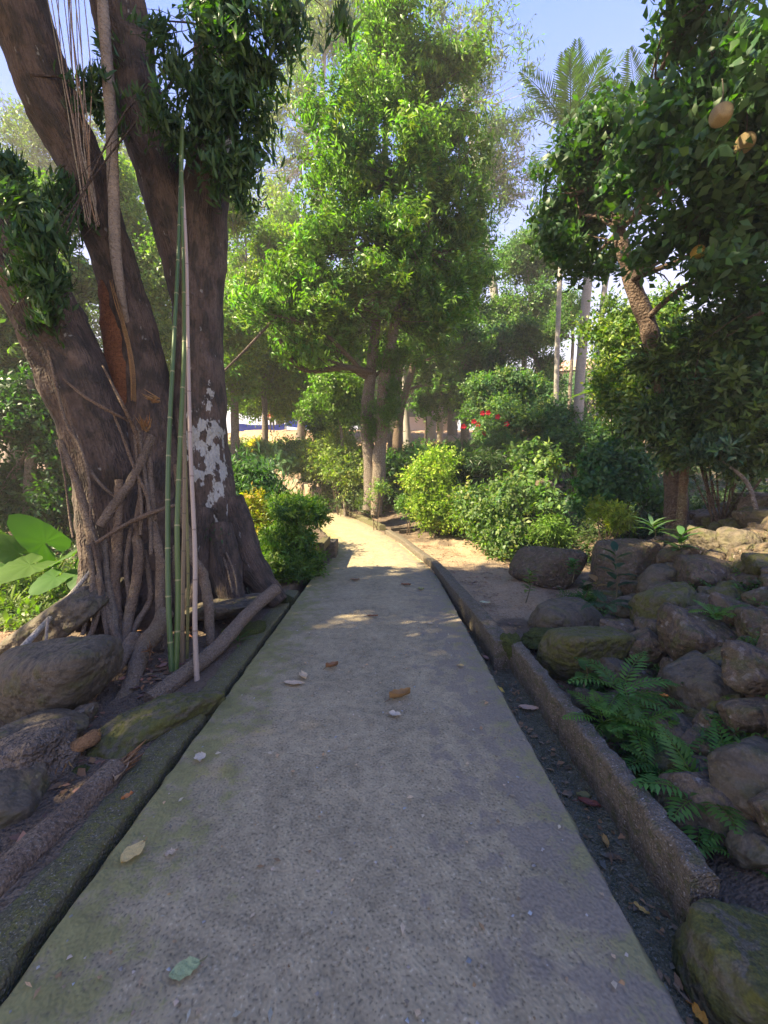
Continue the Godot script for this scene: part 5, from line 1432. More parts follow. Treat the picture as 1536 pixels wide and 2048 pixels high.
func fruit_tree() -> void:
	nz.seed = 14
	var b := ground_at(Vector3(4.271, 1.162, -6.200).x, -6.2)
	var t := thing("fruit_tree", "dark broad-leaved fruit tree overhanging the stone bank, bearing round yellowish fruit", "tree", b)
	var mb := MB.new()
	tube(mb, [b - Vector3(0, 0.2, 0)] + [Vector3(4.113, 2.161, -6.200), Vector3(3.881, 2.998, -6.200), Vector3(3.666, 3.683, -6.200), Vector3(3.433, 4.222, -6.200), Vector3(3.240, 4.887, -6.200), Vector3(3.124, 5.541, -6.200)], [0.16, 0.13, 0.12, 0.11, 0.1, 0.08, 0.05], 18, 0.08, 0.15, 5.0, Color(0.62, 0.52, 0.46), true, 0.4)
	part(t, "trunk", mb, M.bark)
	var dark := [[Vector3(3.343, 5.617, -4.600), Vector3(0.53, 0.70, 1.00)], [Vector3(3.329, 4.917, -4.800), Vector3(0.61, 0.61, 0.90)], [Vector3(3.523, 4.809, -4.400), Vector3(0.46, 0.61, 0.90)], [Vector3(3.414, 4.498, -5.200), Vector3(0.54, 0.54, 0.80)], [Vector3(3.834, 4.434, -5.000), Vector3(0.52, 0.47, 0.80)], [Vector3(3.020, 6.076, -4.600), Vector3(0.32, 0.43, 0.80)], [Vector3(3.487, 5.549, -4.200), Vector3(0.44, 0.59, 0.90)], [Vector3(3.391, 4.097, -5.400), Vector3(0.44, 0.44, 0.70)], [Vector3(3.816, 3.794, -5.000), Vector3(0.58, 0.35, 0.80)], [Vector3(4.110, 4.264, -4.800), Vector3(0.33, 0.45, 0.80)], [Vector3(4.001, 3.207, -4.600), Vector3(0.43, 0.48, 0.80)]]
	var lit := [[Vector3(2.991, 6.011, -6.600), Vector3(0.54, 0.46, 0.70)], [Vector3(2.869, 5.319, -6.600), Vector3(0.61, 0.46, 0.70)], [Vector3(3.236, 6.270, -6.400), Vector3(0.60, 0.45, 0.70)], [Vector3(3.435, 5.476, -6.200), Vector3(0.58, 0.58, 0.80)], [Vector3(3.180, 4.827, -6.600), Vector3(0.46, 0.38, 0.60)], [Vector3(2.723, 5.651, -6.800), Vector3(0.40, 0.32, 0.50)]]
	mb = MB.new()
	boughs(mb, [Vector3(3.881, 2.998, -6.200), Vector3(3.666, 3.683, -6.200), Vector3(3.433, 4.222, -6.200), Vector3(3.240, 4.887, -6.200), Vector3(3.124, 5.541, -6.200)], dark + lit, 0.045, 601, 6, Color(0.6, 0.5, 0.45))
	part(t, "branches", mb, M.bark)
	crown(t, "crown", "broad", M.leaf, dark, 760, 0.28, 0.44, Color(0.05, 0.10, 0.04), 602, -0.05, 0.55, 0.25, 0.3, 1.2)
	crown(t, "crown", "broad", M.leaf, lit, 520, 0.26, 0.42, Color(0.05, 0.10, 0.04), 603, -0.25, 0.5, 0.2, 0.3, 1.5)
	for f in [[Vector3(2.941, 4.627, -4.000), 0.088, "large beige"], [Vector3(3.324, 4.544, -4.200), 0.082, ""], [Vector3(3.434, 3.931, -4.900), 0.072, ""]]:
		var r := rock_mesh(700 + int(f[1] * 1000), 10, 3, 5.0, 0.03, Vector3(1, 1.05, 1))
		for i in r.v.size():
			r.v[i] = r.v[i].normalized() * (0.85 + 0.15 * r.v[i].length()) * f[1] + f[0]
			r.c[i] = Color(0.40, 0.30, 0.14) if f[1] > 0.08 else Color(0.55, 0.36, 0.05)
		tube(r, [f[0] + Vector3(0, f[1] * 0.9, 0), f[0] + Vector3(0.01, f[1] + 0.1, 0), f[0] + Vector3(0.03, f[1] + 0.25, -0.05)], [0.006, 0.005, 0.005], 5, 0.1, 0.0, 1.0, Color(0.12, 0.1, 0.05))
		part(t, "fruit", r, M.peel)

func slope_plants() -> void:
	nz.seed = 15
	# beside the path, fig side
	shrub("leafy_hedge", "dense green shrub trimmed round at the path edge past the fig", "shrub", [[Vector3(-1.391, 0.816, -6.400), Vector3(0.42, 0.39, 0.45)], [Vector3(-1.598, 0.380, -6.300), Vector3(0.37, 0.40, 0.42)], [Vector3(-1.236, 0.385, -6.500), Vector3(0.27, 0.42, 0.36)], [Vector3(-1.321, 0.080, -6.300), Vector3(0.28, 0.29, 0.36)], [Vector3(-1.666, 0.102, -6.200), Vector3(0.23, 0.25, 0.32)], [Vector3(-1.215, 0.990, -6.600), Vector3(0.26, 0.27, 0.30)]], "upright", "leaf", 720, 0.16, 0.26, Color(0.085, 0.15, 0.035), 701, {"light": Color(0.16, 0.22, 0.035), "stems": 14})
	shrub("croton_shrub", "yellow-leaved shrub wedged between fig buttress and green hedge", "shrub", [[Vector3(-2.102, 0.483, -6.900), Vector3(0.24, 0.44, 0.35)], [Vector3(-1.985, 0.093, -6.800), Vector3(0.22, 0.32, 0.30)], [Vector3(-2.249, 0.948, -7.200), Vector3(0.21, 0.29, 0.30)]], "upright", "leaf", 220, 0.18, 0.28, Color(0.20, 0.22, 0.04), 702, {"light": Color(0.40, 0.30, 0.03)})
	shrub("feathery_plant", "drooping feathery dark green plant just behind the fig trunk", "plant", [[Vector3(-2.554, 1.212, -8.200), Vector3(0.34, 0.38, 0.40)], [Vector3(-2.357, 0.985, -8.000), Vector3(0.30, 0.28, 0.40)], [Vector3(-2.770, 1.549, -8.600), Vector3(0.25, 0.30, 0.40)]], "narrow", "leaf", 200, 0.4, 0.7, Color(0.06, 0.12, 0.06), 703, {"hang": 0.8})
	shrub("bush", "pale feathery bush on the far side of the path below the awnings", "shrub", [[Vector3(-4.583, 2.279, -16.000), Vector3(0.84, 0.47, 0.60)], [Vector3(-3.607, 2.055, -15.000), Vector3(0.70, 0.35, 0.50)], [Vector3(-5.318, 2.463, -16.000), Vector3(0.74, 0.37, 0.50)]], "pinnate", "leaf", 200, 0.3, 0.5, Color(0.12, 0.19, 0.08), 704)
	shrub("bush", "bright yellow-green bush row at the foot of the blue awnings", "shrub", [[Vector3(-6.315, 2.969, -24.000), Vector3(1.40, 0.45, 0.80)], [Vector3(-4.930, 2.969, -24.000), Vector3(1.12, 0.50, 0.80)], [Vector3(-7.420, 3.107, -24.000), Vector3(1.12, 0.45, 0.80)]], "small", "leaf", 360, 0.5, 0.8, Color(0.18, 0.25, 0.04), 705)
	shrub("flowering_bush", "small bush topped with a bright yellow patch near the awning", "shrub", [[Vector3(-6.490, 3.296, -22.000), Vector3(0.23, 0.23, 0.25)]], "small", "leaf", 40, 0.3, 0.45, Color(0.65, 0.50, 0.02), 706)
	# bank under the tall tree
	shrub("bush", "pale sunlit bush on the bank just before the twin trunks", "shrub", [[Vector3(-1.263, 1.934, -14.000), Vector3(0.81, 0.57, 0.70)], [Vector3(-2.044, 2.314, -15.000), Vector3(0.78, 0.52, 0.60)], [Vector3(-0.908, 1.450, -13.500), Vector3(0.63, 0.39, 0.50)], [Vector3(-1.694, 2.657, -15.000), Vector3(0.70, 0.52, 0.60)]], "small", "leaf", 760, 0.45, 0.7, Color(0.14, 0.19, 0.06), 707, {"light": Color(0.24, 0.26, 0.08)})
	shrub("bush", "grey-green bush at the foot of the slope by the climbing path", "shrub", [[Vector3(-3.007, 2.136, -17.000), Vector3(0.89, 0.49, 0.60)], [Vector3(-2.374, 1.542, -16.000), Vector3(0.74, 0.37, 0.50)], [Vector3(-3.696, 2.692, -18.000), Vector3(0.84, 0.52, 0.60)]], "oval", "leaf", 420, 0.4, 0.6, Color(0.09, 0.15, 0.06), 708)
	shrub("bush", "low dark scrubby bush among stones at the tall tree's roots", "shrub", [[Vector3(-0.996, 0.945, -13.600), Vector3(0.54, 0.28, 0.35)], [Vector3(-0.327, 0.770, -12.200), Vector3(0.31, 0.26, 0.25)], [Vector3(-1.708, 1.068, -15.000), Vector3(0.52, 0.28, 0.35)]], "small", "leaf", 380, 0.3, 0.5, Color(0.07, 0.10, 0.04), 709, {"gap": -0.05})
	shrub("sapling", "small pale seedling standing in front of the twin trunks", "plant", [[Vector3(-0.038, 1.259, -11.000), Vector3(0.13, 0.13, 0.10)], [Vector3(-0.345, 0.921, -11.400), Vector3(0.16, 0.19, 0.12)]], "oval", "leaf", 16, 0.25, 0.35, Color(0.15, 0.22, 0.06), 710, {"stems": 3})
	shrub("bush", "dark shaded bush behind the twin trunks on the uphill side", "shrub", [[Vector3(0.842, 2.015, -14.000), Vector3(0.90, 0.41, 0.70)], [Vector3(0.344, 1.528, -13.500), Vector3(0.63, 0.55, 0.60)], [Vector3(1.327, 2.095, -14.000), Vector3(0.81, 0.33, 0.60)], [Vector3(-1.064, 3.829, -16.000), Vector3(0.84, 0.74, 0.70)], [Vector3(-2.304, 3.592, -17.000), Vector3(0.89, 0.59, 0.70)]], "oval", "leaf", 900, 0.4, 0.65, Color(0.07, 0.125, 0.045), 711)
	# uphill side shrubs
	shrub("lime_bush", "tall lime-green bush glowing in sun beyond the side drain", "shrub", [[Vector3(1.183, 1.450, -10.000), Vector3(0.49, 0.49, 0.45)], [Vector3(1.051, 0.767, -9.800), Vector3(0.43, 0.51, 0.40)], [Vector3(1.505, 0.995, -9.800), Vector3(0.40, 0.57, 0.40)], [Vector3(1.321, 1.803, -10.200), Vector3(0.36, 0.30, 0.30)]], "small", "leaf", 760, 0.30, 0.5, Color(0.20, 0.28, 0.05), 712, {"light": Color(0.28, 0.34, 0.06), "stems": 10})
	shrub("dark_sapling", "small round dark green shrub on one thin stem beside the side drain", "shrub", [[Vector3(0.606, 0.785, -10.400), Vector3(0.22, 0.24, 0.20)]], "small", "leaf", 90, 0.22, 0.35, Color(0.09, 0.16, 0.03), 713, {"stems": 3})
	shrub("croton_shrub", "loose shrub with reddish stems rising from the sunlit earth", "shrub", [[Vector3(2.076, 0.782, -8.200), Vector3(0.48, 0.43, 0.45)], [Vector3(2.119, 0.402, -7.800), Vector3(0.36, 0.27, 0.35)], [Vector3(1.823, 0.951, -8.600), Vector3(0.35, 0.40, 0.40)], [Vector3(2.420, 1.151, -8.600), Vector3(0.35, 0.35, 0.40)]], "oval", "leaf", 480, 0.26, 0.42, Color(0.085, 0.14, 0.045), 714, {"light": Color(0.16, 0.19, 0.07), "stems": 14, "gap": -0.1})
	shrub("croton_shrub", "dark narrow-leaved shrub behind the lime bush", "shrub", [[Vector3(2.114, 1.450, -10.600), Vector3(0.55, 0.49, 0.50)], [Vector3(1.923, 0.977, -10.200), Vector3(0.42, 0.42, 0.40)], [Vector3(2.634, 1.831, -11.000), Vector3(0.51, 0.45, 0.50)]], "narrow", "leaf", 480, 0.35, 0.55, Color(0.05, 0.085, 0.04), 715)
	shrub("bush", "shadowed green bush mass halfway up the slope", "shrub", [[Vector3(2.433, 2.124, -13.000), Vector3(0.83, 0.33, 0.70)], [Vector3(3.334, 2.124, -13.000), Vector3(0.76, 0.42, 0.70)], [Vector3(1.747, 2.150, -13.500), Vector3(0.71, 0.28, 0.60)], [Vector3(4.182, 2.743, -15.000), Vector3(0.87, 0.52, 0.70)]], "pinnate", "leaf", 300, 0.35, 0.6, Color(0.06, 0.12, 0.05), 716)
	var hib := shrub("hibiscus_shrub", "tall hibiscus shrub dotted with red flowers on the slope", "shrub", [[Vector3(3.825, 3.340, -15.000), Vector3(1.05, 0.87, 0.90)], [Vector3(4.822, 4.279, -15.500), Vector3(1.08, 0.81, 0.90)], [Vector3(3.227, 4.279, -15.500), Vector3(0.63, 0.72, 0.60)], [Vector3(5.201, 3.112, -14.500), Vector3(0.67, 0.67, 0.70)], [Vector3(4.418, 4.909, -16.000), Vector3(0.93, 0.56, 0.70)]], "oval", "leaf", 1100, 0.38, 0.56, Color(0.075, 0.14, 0.055), 717, {"light": Color(0.13, 0.2, 0.06)})
	rng.seed = 718
	for f in [[945,845], [954,851], [992,836], [962,829], [973,828], [925,855], [1010,850], [966,868]]:
		var mb := MB.new()
		var p := _fl(f[0], f[1])
		for k in 5:
			var a := TAU * k / 5.0
			leaf(mb, p, Vector3(cos(a), sin(a), 0.5), Vector3(0, 0.2, 1), 0.10, 0.09, 0.2, Color(0.75, 0.03, 0.06), 2)
		part(hib, "flower", mb, M.soft_leaf)
	shrub("bush", "plain green shrub with large pale leaves in the slope's middle", "shrub", [[Vector3(3.552, 1.571, -10.500), Vector3(0.55, 0.43, 0.50)], [Vector3(3.045, 1.160, -10.000), Vector3(0.41, 0.35, 0.40)], [Vector3(3.485, 1.004, -9.600), Vector3(0.39, 0.28, 0.40)], [Vector3(3.580, 2.146, -11.000), Vector3(0.51, 0.32, 0.40)]], "broad", "leaf", 260, 0.30, 0.48, Color(0.085, 0.15, 0.05), 719, {"light": Color(0.15, 0.22, 0.06)})
	shrub("bush", "mixed green shrub at the foot of the thin palms", "shrub", [[Vector3(4.932, 2.313, -12.500), Vector3(0.73, 0.44, 0.70)], [Vector3(5.565, 2.278, -12.000), Vector3(0.70, 0.42, 0.70)], [Vector3(5.614, 3.151, -13.500), Vector3(0.63, 0.63, 0.70)], [Vector3(6.103, 2.689, -12.000), Vector3(0.56, 0.42, 0.60)]], "oval", "leaf", 800, 0.34, 0.52, Color(0.08, 0.15, 0.05), 720)
	shrub("broadleaf_shrub", "big rounded broad-leaved shrub above the large boulders", "shrub", [[Vector3(4.175, 1.540, -7.800), Vector3(0.63, 0.54, 0.60)], [Vector3(3.640, 1.186, -7.600), Vector3(0.44, 0.40, 0.50)], [Vector3(4.520, 1.274, -7.600), Vector3(0.44, 0.44, 0.50)], [Vector3(4.448, 2.002, -8.000), Vector3(0.47, 0.37, 0.50)], [Vector3(4.795, 1.810, -7.800), Vector3(0.36, 0.45, 0.40)]], "broad", "leaf", 720, 0.20, 0.32, Color(0.065, 0.13, 0.055), 721, {"stems": 12})
	shrub("bush", "slender-leaved shrub tangled below the dark fruit tree", "shrub", [[Vector3(4.928, 2.794, -8.400), Vector3(0.49, 0.49, 0.50)], [Vector3(4.743, 3.254, -8.800), Vector3(0.41, 0.51, 0.50)], [Vector3(5.066, 3.314, -8.200), Vector3(0.48, 0.57, 0.50)], [Vector3(4.799, 3.979, -8.600), Vector3(0.50, 0.50, 0.50)], [Vector3(4.591, 4.691, -9.000), Vector3(0.47, 0.42, 0.50)], [Vector3(5.066, 4.547, -8.600), Vector3(0.45, 0.50, 0.50)]], "oval", "leaf", 900, 0.3, 0.46, Color(0.09, 0.16, 0.04), 722, {"light": Color(0.17, 0.23, 0.04)})
	shrub("bush", "yellow-green low shrub glowing behind the biggest boulder", "shrub", [[Vector3(3.569, 0.880, -7.000), Vector3(0.21, 0.23, 0.25)], [Vector3(3.670, 0.777, -6.800), Vector3(0.17, 0.16, 0.20)]], "upright", "leaf", 130, 0.16, 0.24, Color(0.22, 0.27, 0.04), 723, {"light": Color(0.3, 0.3, 0.05)})
	shrub("bush", "fresh green low shrub with narrow leaves left of the biggest boulder", "shrub", [[Vector3(2.960, 0.587, -7.400), Vector3(0.26, 0.19, 0.25)], [Vector3(2.746, 0.500, -7.400), Vector3(0.21, 0.15, 0.20)]], "narrow", "leaf", 130, 0.2, 0.32, Color(0.12, 0.20, 0.04), 724)
	shrub("dark_croton", "large dark croton thicket standing on top of the stone bank", "shrub", [[Vector3(4.176, 2.472, -5.600), Vector3(0.59, 0.52, 0.70)], [Vector3(3.881, 2.115, -5.800), Vector3(0.40, 0.47, 0.50)], [Vector3(4.339, 2.632, -5.200), Vector3(0.48, 0.60, 0.70)], [Vector3(4.428, 1.946, -5.400), Vector3(0.50, 0.31, 0.60)], [Vector3(4.035, 3.054, -5.900), Vector3(0.41, 0.48, 0.50)], [Vector3(4.250, 3.405, -5.600), Vector3(0.52, 0.39, 0.60)], [Vector3(4.553, 2.023, -5.000), Vector3(0.35, 0.52, 0.60)], [Vector3(4.469, 3.251, -5.000), Vector3(0.35, 0.52, 0.60)]], "upright_far", "glossy_leaf", 1300, 0.24, 0.40, Color(0.05, 0.09, 0.03), 725, {"light": Color(0.09, 0.13, 0.03), "stems": 16})
	tree("young_tree", "small tree with reddish bare trunk growing from the stone bank top", [[Vector3(4.096, 0.831, -5.900), Vector3(4.098, 1.313, -5.900), Vector3(4.115, 1.790, -5.900), Vector3(4.121, 2.193, -5.900)], [0.06, 0.055, 0.05, 0.04]], [[Vector3(4.074, 2.247, -5.800), Vector3(0.27, 0.20, 0.30)], [Vector3(3.948, 2.126, -5.900), Vector3(0.21, 0.17, 0.30)]], "upright", "glossy_leaf", 120, 0.2, 0.3, Color(0.04, 0.07, 0.03), 726, {"bark_tint": Color(1.3, 0.8, 0.55), "step": 0.06})
	tree("young_tree", "crooked bare sapling in shade at the edge of the croton thicket", [[Vector3(4.196, 0.791, -4.700), Vector3(4.061, 1.177, -4.700), Vector3(4.019, 1.450, -4.800), Vector3(3.805, 1.676, -4.900)], [0.025, 0.022, 0.02, 0.012]], [[Vector3(3.799, 1.788, -4.900), Vector3(0.17, 0.11, 0.20)]], "upright", "glossy_leaf", 40, 0.2, 0.3, Color(0.04, 0.07, 0.03), 727, {"step": 0.06})
	# strap-leaved lilies
	strap("strap-leaved lily with arching fresh green leaves on the slope", Vector3(3.683, 0.250, -8.934), 22, 0.62, 0.05, Color(0.11, 0.19, 0.05), 731)
	strap("low tuft of strap leaves beside the red-stemmed shrub", Vector3(3.202, 0.150, -8.897), 14, 0.4, 0.035, Color(0.12, 0.19, 0.045), 732)
	strap("bright grassy tuft in front of the elephant ear leaves", ground_at(Vector3(-4.640, -0.086, -5.200).x, -5.2), 30, 0.5, 0.025, Color(0.22, 0.32, 0.04), 733)
	elephant_ears()
	# ground cover that nobody could count
	strew("ground_cover", CL.oval, M.leaf, PackedVector2Array([Vector2(-5.8, 4.6), Vector2(-3.2, 4.4), Vector2(-3.0, 5.6), Vector2(-3.4, 7.5), Vector2(-7.5, 7.5)]), 620, 0.24, 0.42, Color(0.19, 0.27, 0.08), 741, false, -0.25).set_meta("label", "low sunlit leafy ground cover beside the fig")
	strew("undergrowth", CL.small, M.leaf, PackedVector2Array([Vector2(2.2, 8.4), Vector2(2.8, 7.0), Vector2(5, 6.6), Vector2(9, 7.0), Vector2(14, 16), Vector2(10, 26), Vector2(0.5, 24), Vector2(0.2, 14), Vector2(1.4, 10.5)]), 1900, 0.35, 0.75, Color(0.08, 0.13, 0.045), 742, false, -0.15)
	strew("undergrowth", CL.oval, M.leaf, PackedVector2Array([Vector2(-3, 8.0), Vector2(-9, 7.5), Vector2(-22, 20), Vector2(-14, 26), Vector2(-5.5, 17), Vector2(-2.4, 11)]), 1300, 0.4, 0.8, Color(0.07, 0.12, 0.045), 743, false, -0.2)
	strew("leaf_litter", CL.litter, M.fallen, PackedVector2Array([Vector2(-1.5, 1.2), Vector2(-6.5, 2.0), Vector2(-7, 6), Vector2(-3, 6.5), Vector2(-1.5, 5.5)]), 420, 0.16, 0.3, Color(0.36, 0.20, 0.11), 744, true, -0.2)
	strew("leaf_litter", CL.litter, M.fallen, PackedVector2Array([Vector2(1.0, 4.0), Vector2(2.2, 3.6), Vector2(4.8, 6), Vector2(3.6, 9.5), Vector2(0.6, 10.0)]), 330, 0.1, 0.24, Color(0.32, 0.22, 0.13), 745, true, -0.1)
	strew("leaf_litter", CL.litter, M.fallen, PackedVector2Array([Vector2(0, 11.5), Vector2(6, 20), Vector2(6, 32), Vector2(-4, 32), Vector2(-3, 18)]), 500, 0.3, 0.6, Color(0.36, 0.25, 0.15), 746, true, -0.2)

func _fl(px: float, py: float) -> Vector3:
	# a flower sits on the front of the hibiscus, at its own depth
	var d := 13.9 + fmod(px * 0.37, 0.5)
	return Vector3((px - 768.0) / 860.0 * d, 1.45 + (960.0 - py) / 860.0 * d, -d)

func strap(label: String, at: Vector3, n_: int, L: float, W: float, col: Color, seed_: int) -> void:
	rng.seed = seed_
	var b := ground_at(at.x, at.z)
	var t := thing("strap_plant", label, "plant", b)
	for k in n_:
		var ang: float = TAU * k * 0.382
		var mb := MB.new()
		leaf(mb, b + Vector3(cos(ang), 0, sin(ang)) * 0.03, Vector3(cos(ang), rnd(0.7, 2.2), sin(ang)), Vector3.UP, L * rnd(0.7, 1.2), W, rnd(0.35, 0.8), vary(col, 0.25), 2)
		part(t, "blade", mb, M.leaf)

func heart(mb: MB, at: Vector3, dir: Vector3, up: Vector3, L: float, col: Color) -> void:
	# heart-shaped blade with ribs standing out from the surface, stalk joining inside the notch
	var d := dir.normalized()
	var s := d.cross(up).normalized()
	var u := s.cross(d)
	var N := 26
	var K := 7
	var rows := []
	var first := mb.v.size(); var ifirst := mb.ix.size()
	for i in N + 1:
		var th := lerpf(-PI * 0.94, PI * 0.94, float(i) / N)
		var q := absf(th) / PI
		var r := 0.62 * (1.0 - 0.40 * sin(q * PI * 0.5)) * (0.55 + 0.45 * pow(1.0 - q, 0.7)) + 0.30 * exp(-pow((q - 0.78) / 0.18, 2.0)) + 0.24 * exp(-q * q * 40.0)
		var row := []
		for k in K + 1:
			var f := float(k) / K
			var pl := Vector2(cos(th), sin(th)) * r * f * L
			var z := 0.02 * L * cos(th * 11.0) * f + 0.10 * L * f * f * sin(q * PI) - 0.16 * L * f * f * (1.0 - q)
			row.append(mb.add(at + d * pl.x + s * pl.y + u * z, u, Vector2(float(i) / N, f), col))
		rows.append(row)
	for i in N:
		for k in K:
			mb.quad(rows[i][k], rows[i][k + 1], rows[i + 1][k + 1], rows[i + 1][k])
	mb.smooth(first, ifirst)
	if mb.n[rows[N / 2][3]].dot(u) < 0:
		for i in range(ifirst, mb.ix.size(), 3):
			var sw := mb.ix[i + 1]
			mb.ix[i + 1] = mb.ix[i + 2]
			mb.ix[i + 2] = sw
		mb.smooth(first, ifirst)

func elephant_ears() -> void:
	rng.seed = 751
	var leaves := [[Vector3(-4.689, 0.588, -5.900), Vector3(-0.3, 0.75, 0.5), 0.62, 0], [Vector3(-4.906, 0.482, -5.700), Vector3(-0.5, 0.5, 0.5), 0.6, 0], [Vector3(-4.199, 0.433, -5.600), Vector3(0.5, 0.3, 0.5), 0.6, 0], [Vector3(-4.499, 0.373, -5.400), Vector3(-0.2, -0.1, 0.8), 0.55, 0],
		[Vector3(-4.210, 0.483, -5.900), Vector3(0.4, 0.7, 0.4), 0.55, 1], [Vector3(-3.768, 0.266, -5.300), Vector3(0.5, -0.3, 0.6), 0.45, 1], [Vector3(-4.035, 0.257, -5.200), Vector3(-0.1, -0.2, 0.8), 0.4, 1], [Vector3(-5.059, 0.366, -5.600), Vector3(-0.6, 0.1, 0.5), 0.5, 2], [Vector3(-5.475, 0.507, -6.200), Vector3(-0.2, 0.6, 0.6), 0.5, 2], [Vector3(-5.505, 0.431, -5.800), Vector3(-0.5, 0.4, 0.5), 0.5, 2]]
	var lab := ["large elephant ear plant with broad ribbed leaves beside the fig", "smaller elephant ear plant tucked against the fig's roots", "elephant ear plant cut by the picture's edge, yellowing at one leaf"]
	var bx := [Vector3(-4.767, -0.151, -5.900), Vector3(-4.094, -0.070, -5.600), Vector3(-5.360, -0.151, -5.900)]
	for p in 3:
		var b := ground_at(bx[p].x, bx[p].z)
		var t := thing("elephant_ear", lab[p], "plant", b, "elephant ear plants by the fig")
		for l in leaves:
			if l[3] != p:
				continue
			var mb := MB.new()
			heart(mb, l[0], l[1], Vector3(0.1, 0.75, 0.55), l[2], vary(Color(0.10, 0.20, 0.04), 0.25))
			var o := part(t, "leaf", mb, M.soft_leaf)
			mb = MB.new()
			var base: Vector3 = b + Vector3(rnd(-0.08, 0.08), 0, rnd(-0.08, 0.08))
			tube(mb, [base, base.lerp(l[0], 0.55) + Vector3(0, 0.05, -0.08), l[0] - Vector3(0, 0.01, 0)], [0.018, 0.013, 0.008], 7, 0.08, 0.0, 1.0, Color(0.30, 0.34, 0.10))
			part(t, "stalk", mb, M.soft_leaf)

func fern(label: String, at: Vector3, n_: int, L: float, col: Color, seed_: int, called := "fern") -> void:
	rng.seed = seed_
	at += Vector3(-0.05, 0.04, 0.13)
	var t := thing(called, label, "fern", at, "ferns among the stones")
	for k in n_:
		var ang: float = TAU * k * 0.382 + rnd(-0.3, 0.3)
		var mb := MB.new()
		frond(mb, at + Vector3(0, 0.03, 0.03), Vector3(cos(ang), rnd(0.6, 1.7), sin(ang) + 0.25), L * rnd(0.7, 1.15), 13, L * 0.24, L * 0.055, rnd(0.8, 1.4), vary(col, 0.25), true, 0.1)
		part(t, "frond", mb, M.leaf)

func sapling(label: String, at: Vector3, h: float, n_: int, L: float, W: float, col: Color, seed_: int) -> void:
	rng.seed = seed_
	var t := thing("seedling", label, "plant", at)
	var top := at + Vector3(rnd(-0.05, 0.05), h, rnd(-0.02, 0.06))
	var mb := MB.new()
	tube(mb, [at - Vector3(0, 0.03, 0), at.lerp(top, 0.5) + Vector3(0.02, 0, 0), top], [0.007, 0.005, 0.003], 6, 0.05, 0.0, 1.0, Color(0.12, 0.10, 0.05))
	part(t, "stem", mb, M.flat)
	for k in n_:
		var ang: float = TAU * k * 0.382 + rnd(-0.2, 0.2)
		var f := lerpf(0.3, 1.0, float(k) / n_)
		mb = MB.new()
		leaf(mb, at.lerp(top, f), Vector3(cos(ang), lerpf(0.1, 0.9, f), sin(ang)), Vector3.UP, L * rnd(0.75, 1.15), W, rnd(0.2, 0.5), vary(col, 0.25), 2)
		part(t, "leaf", mb, M.leaf)

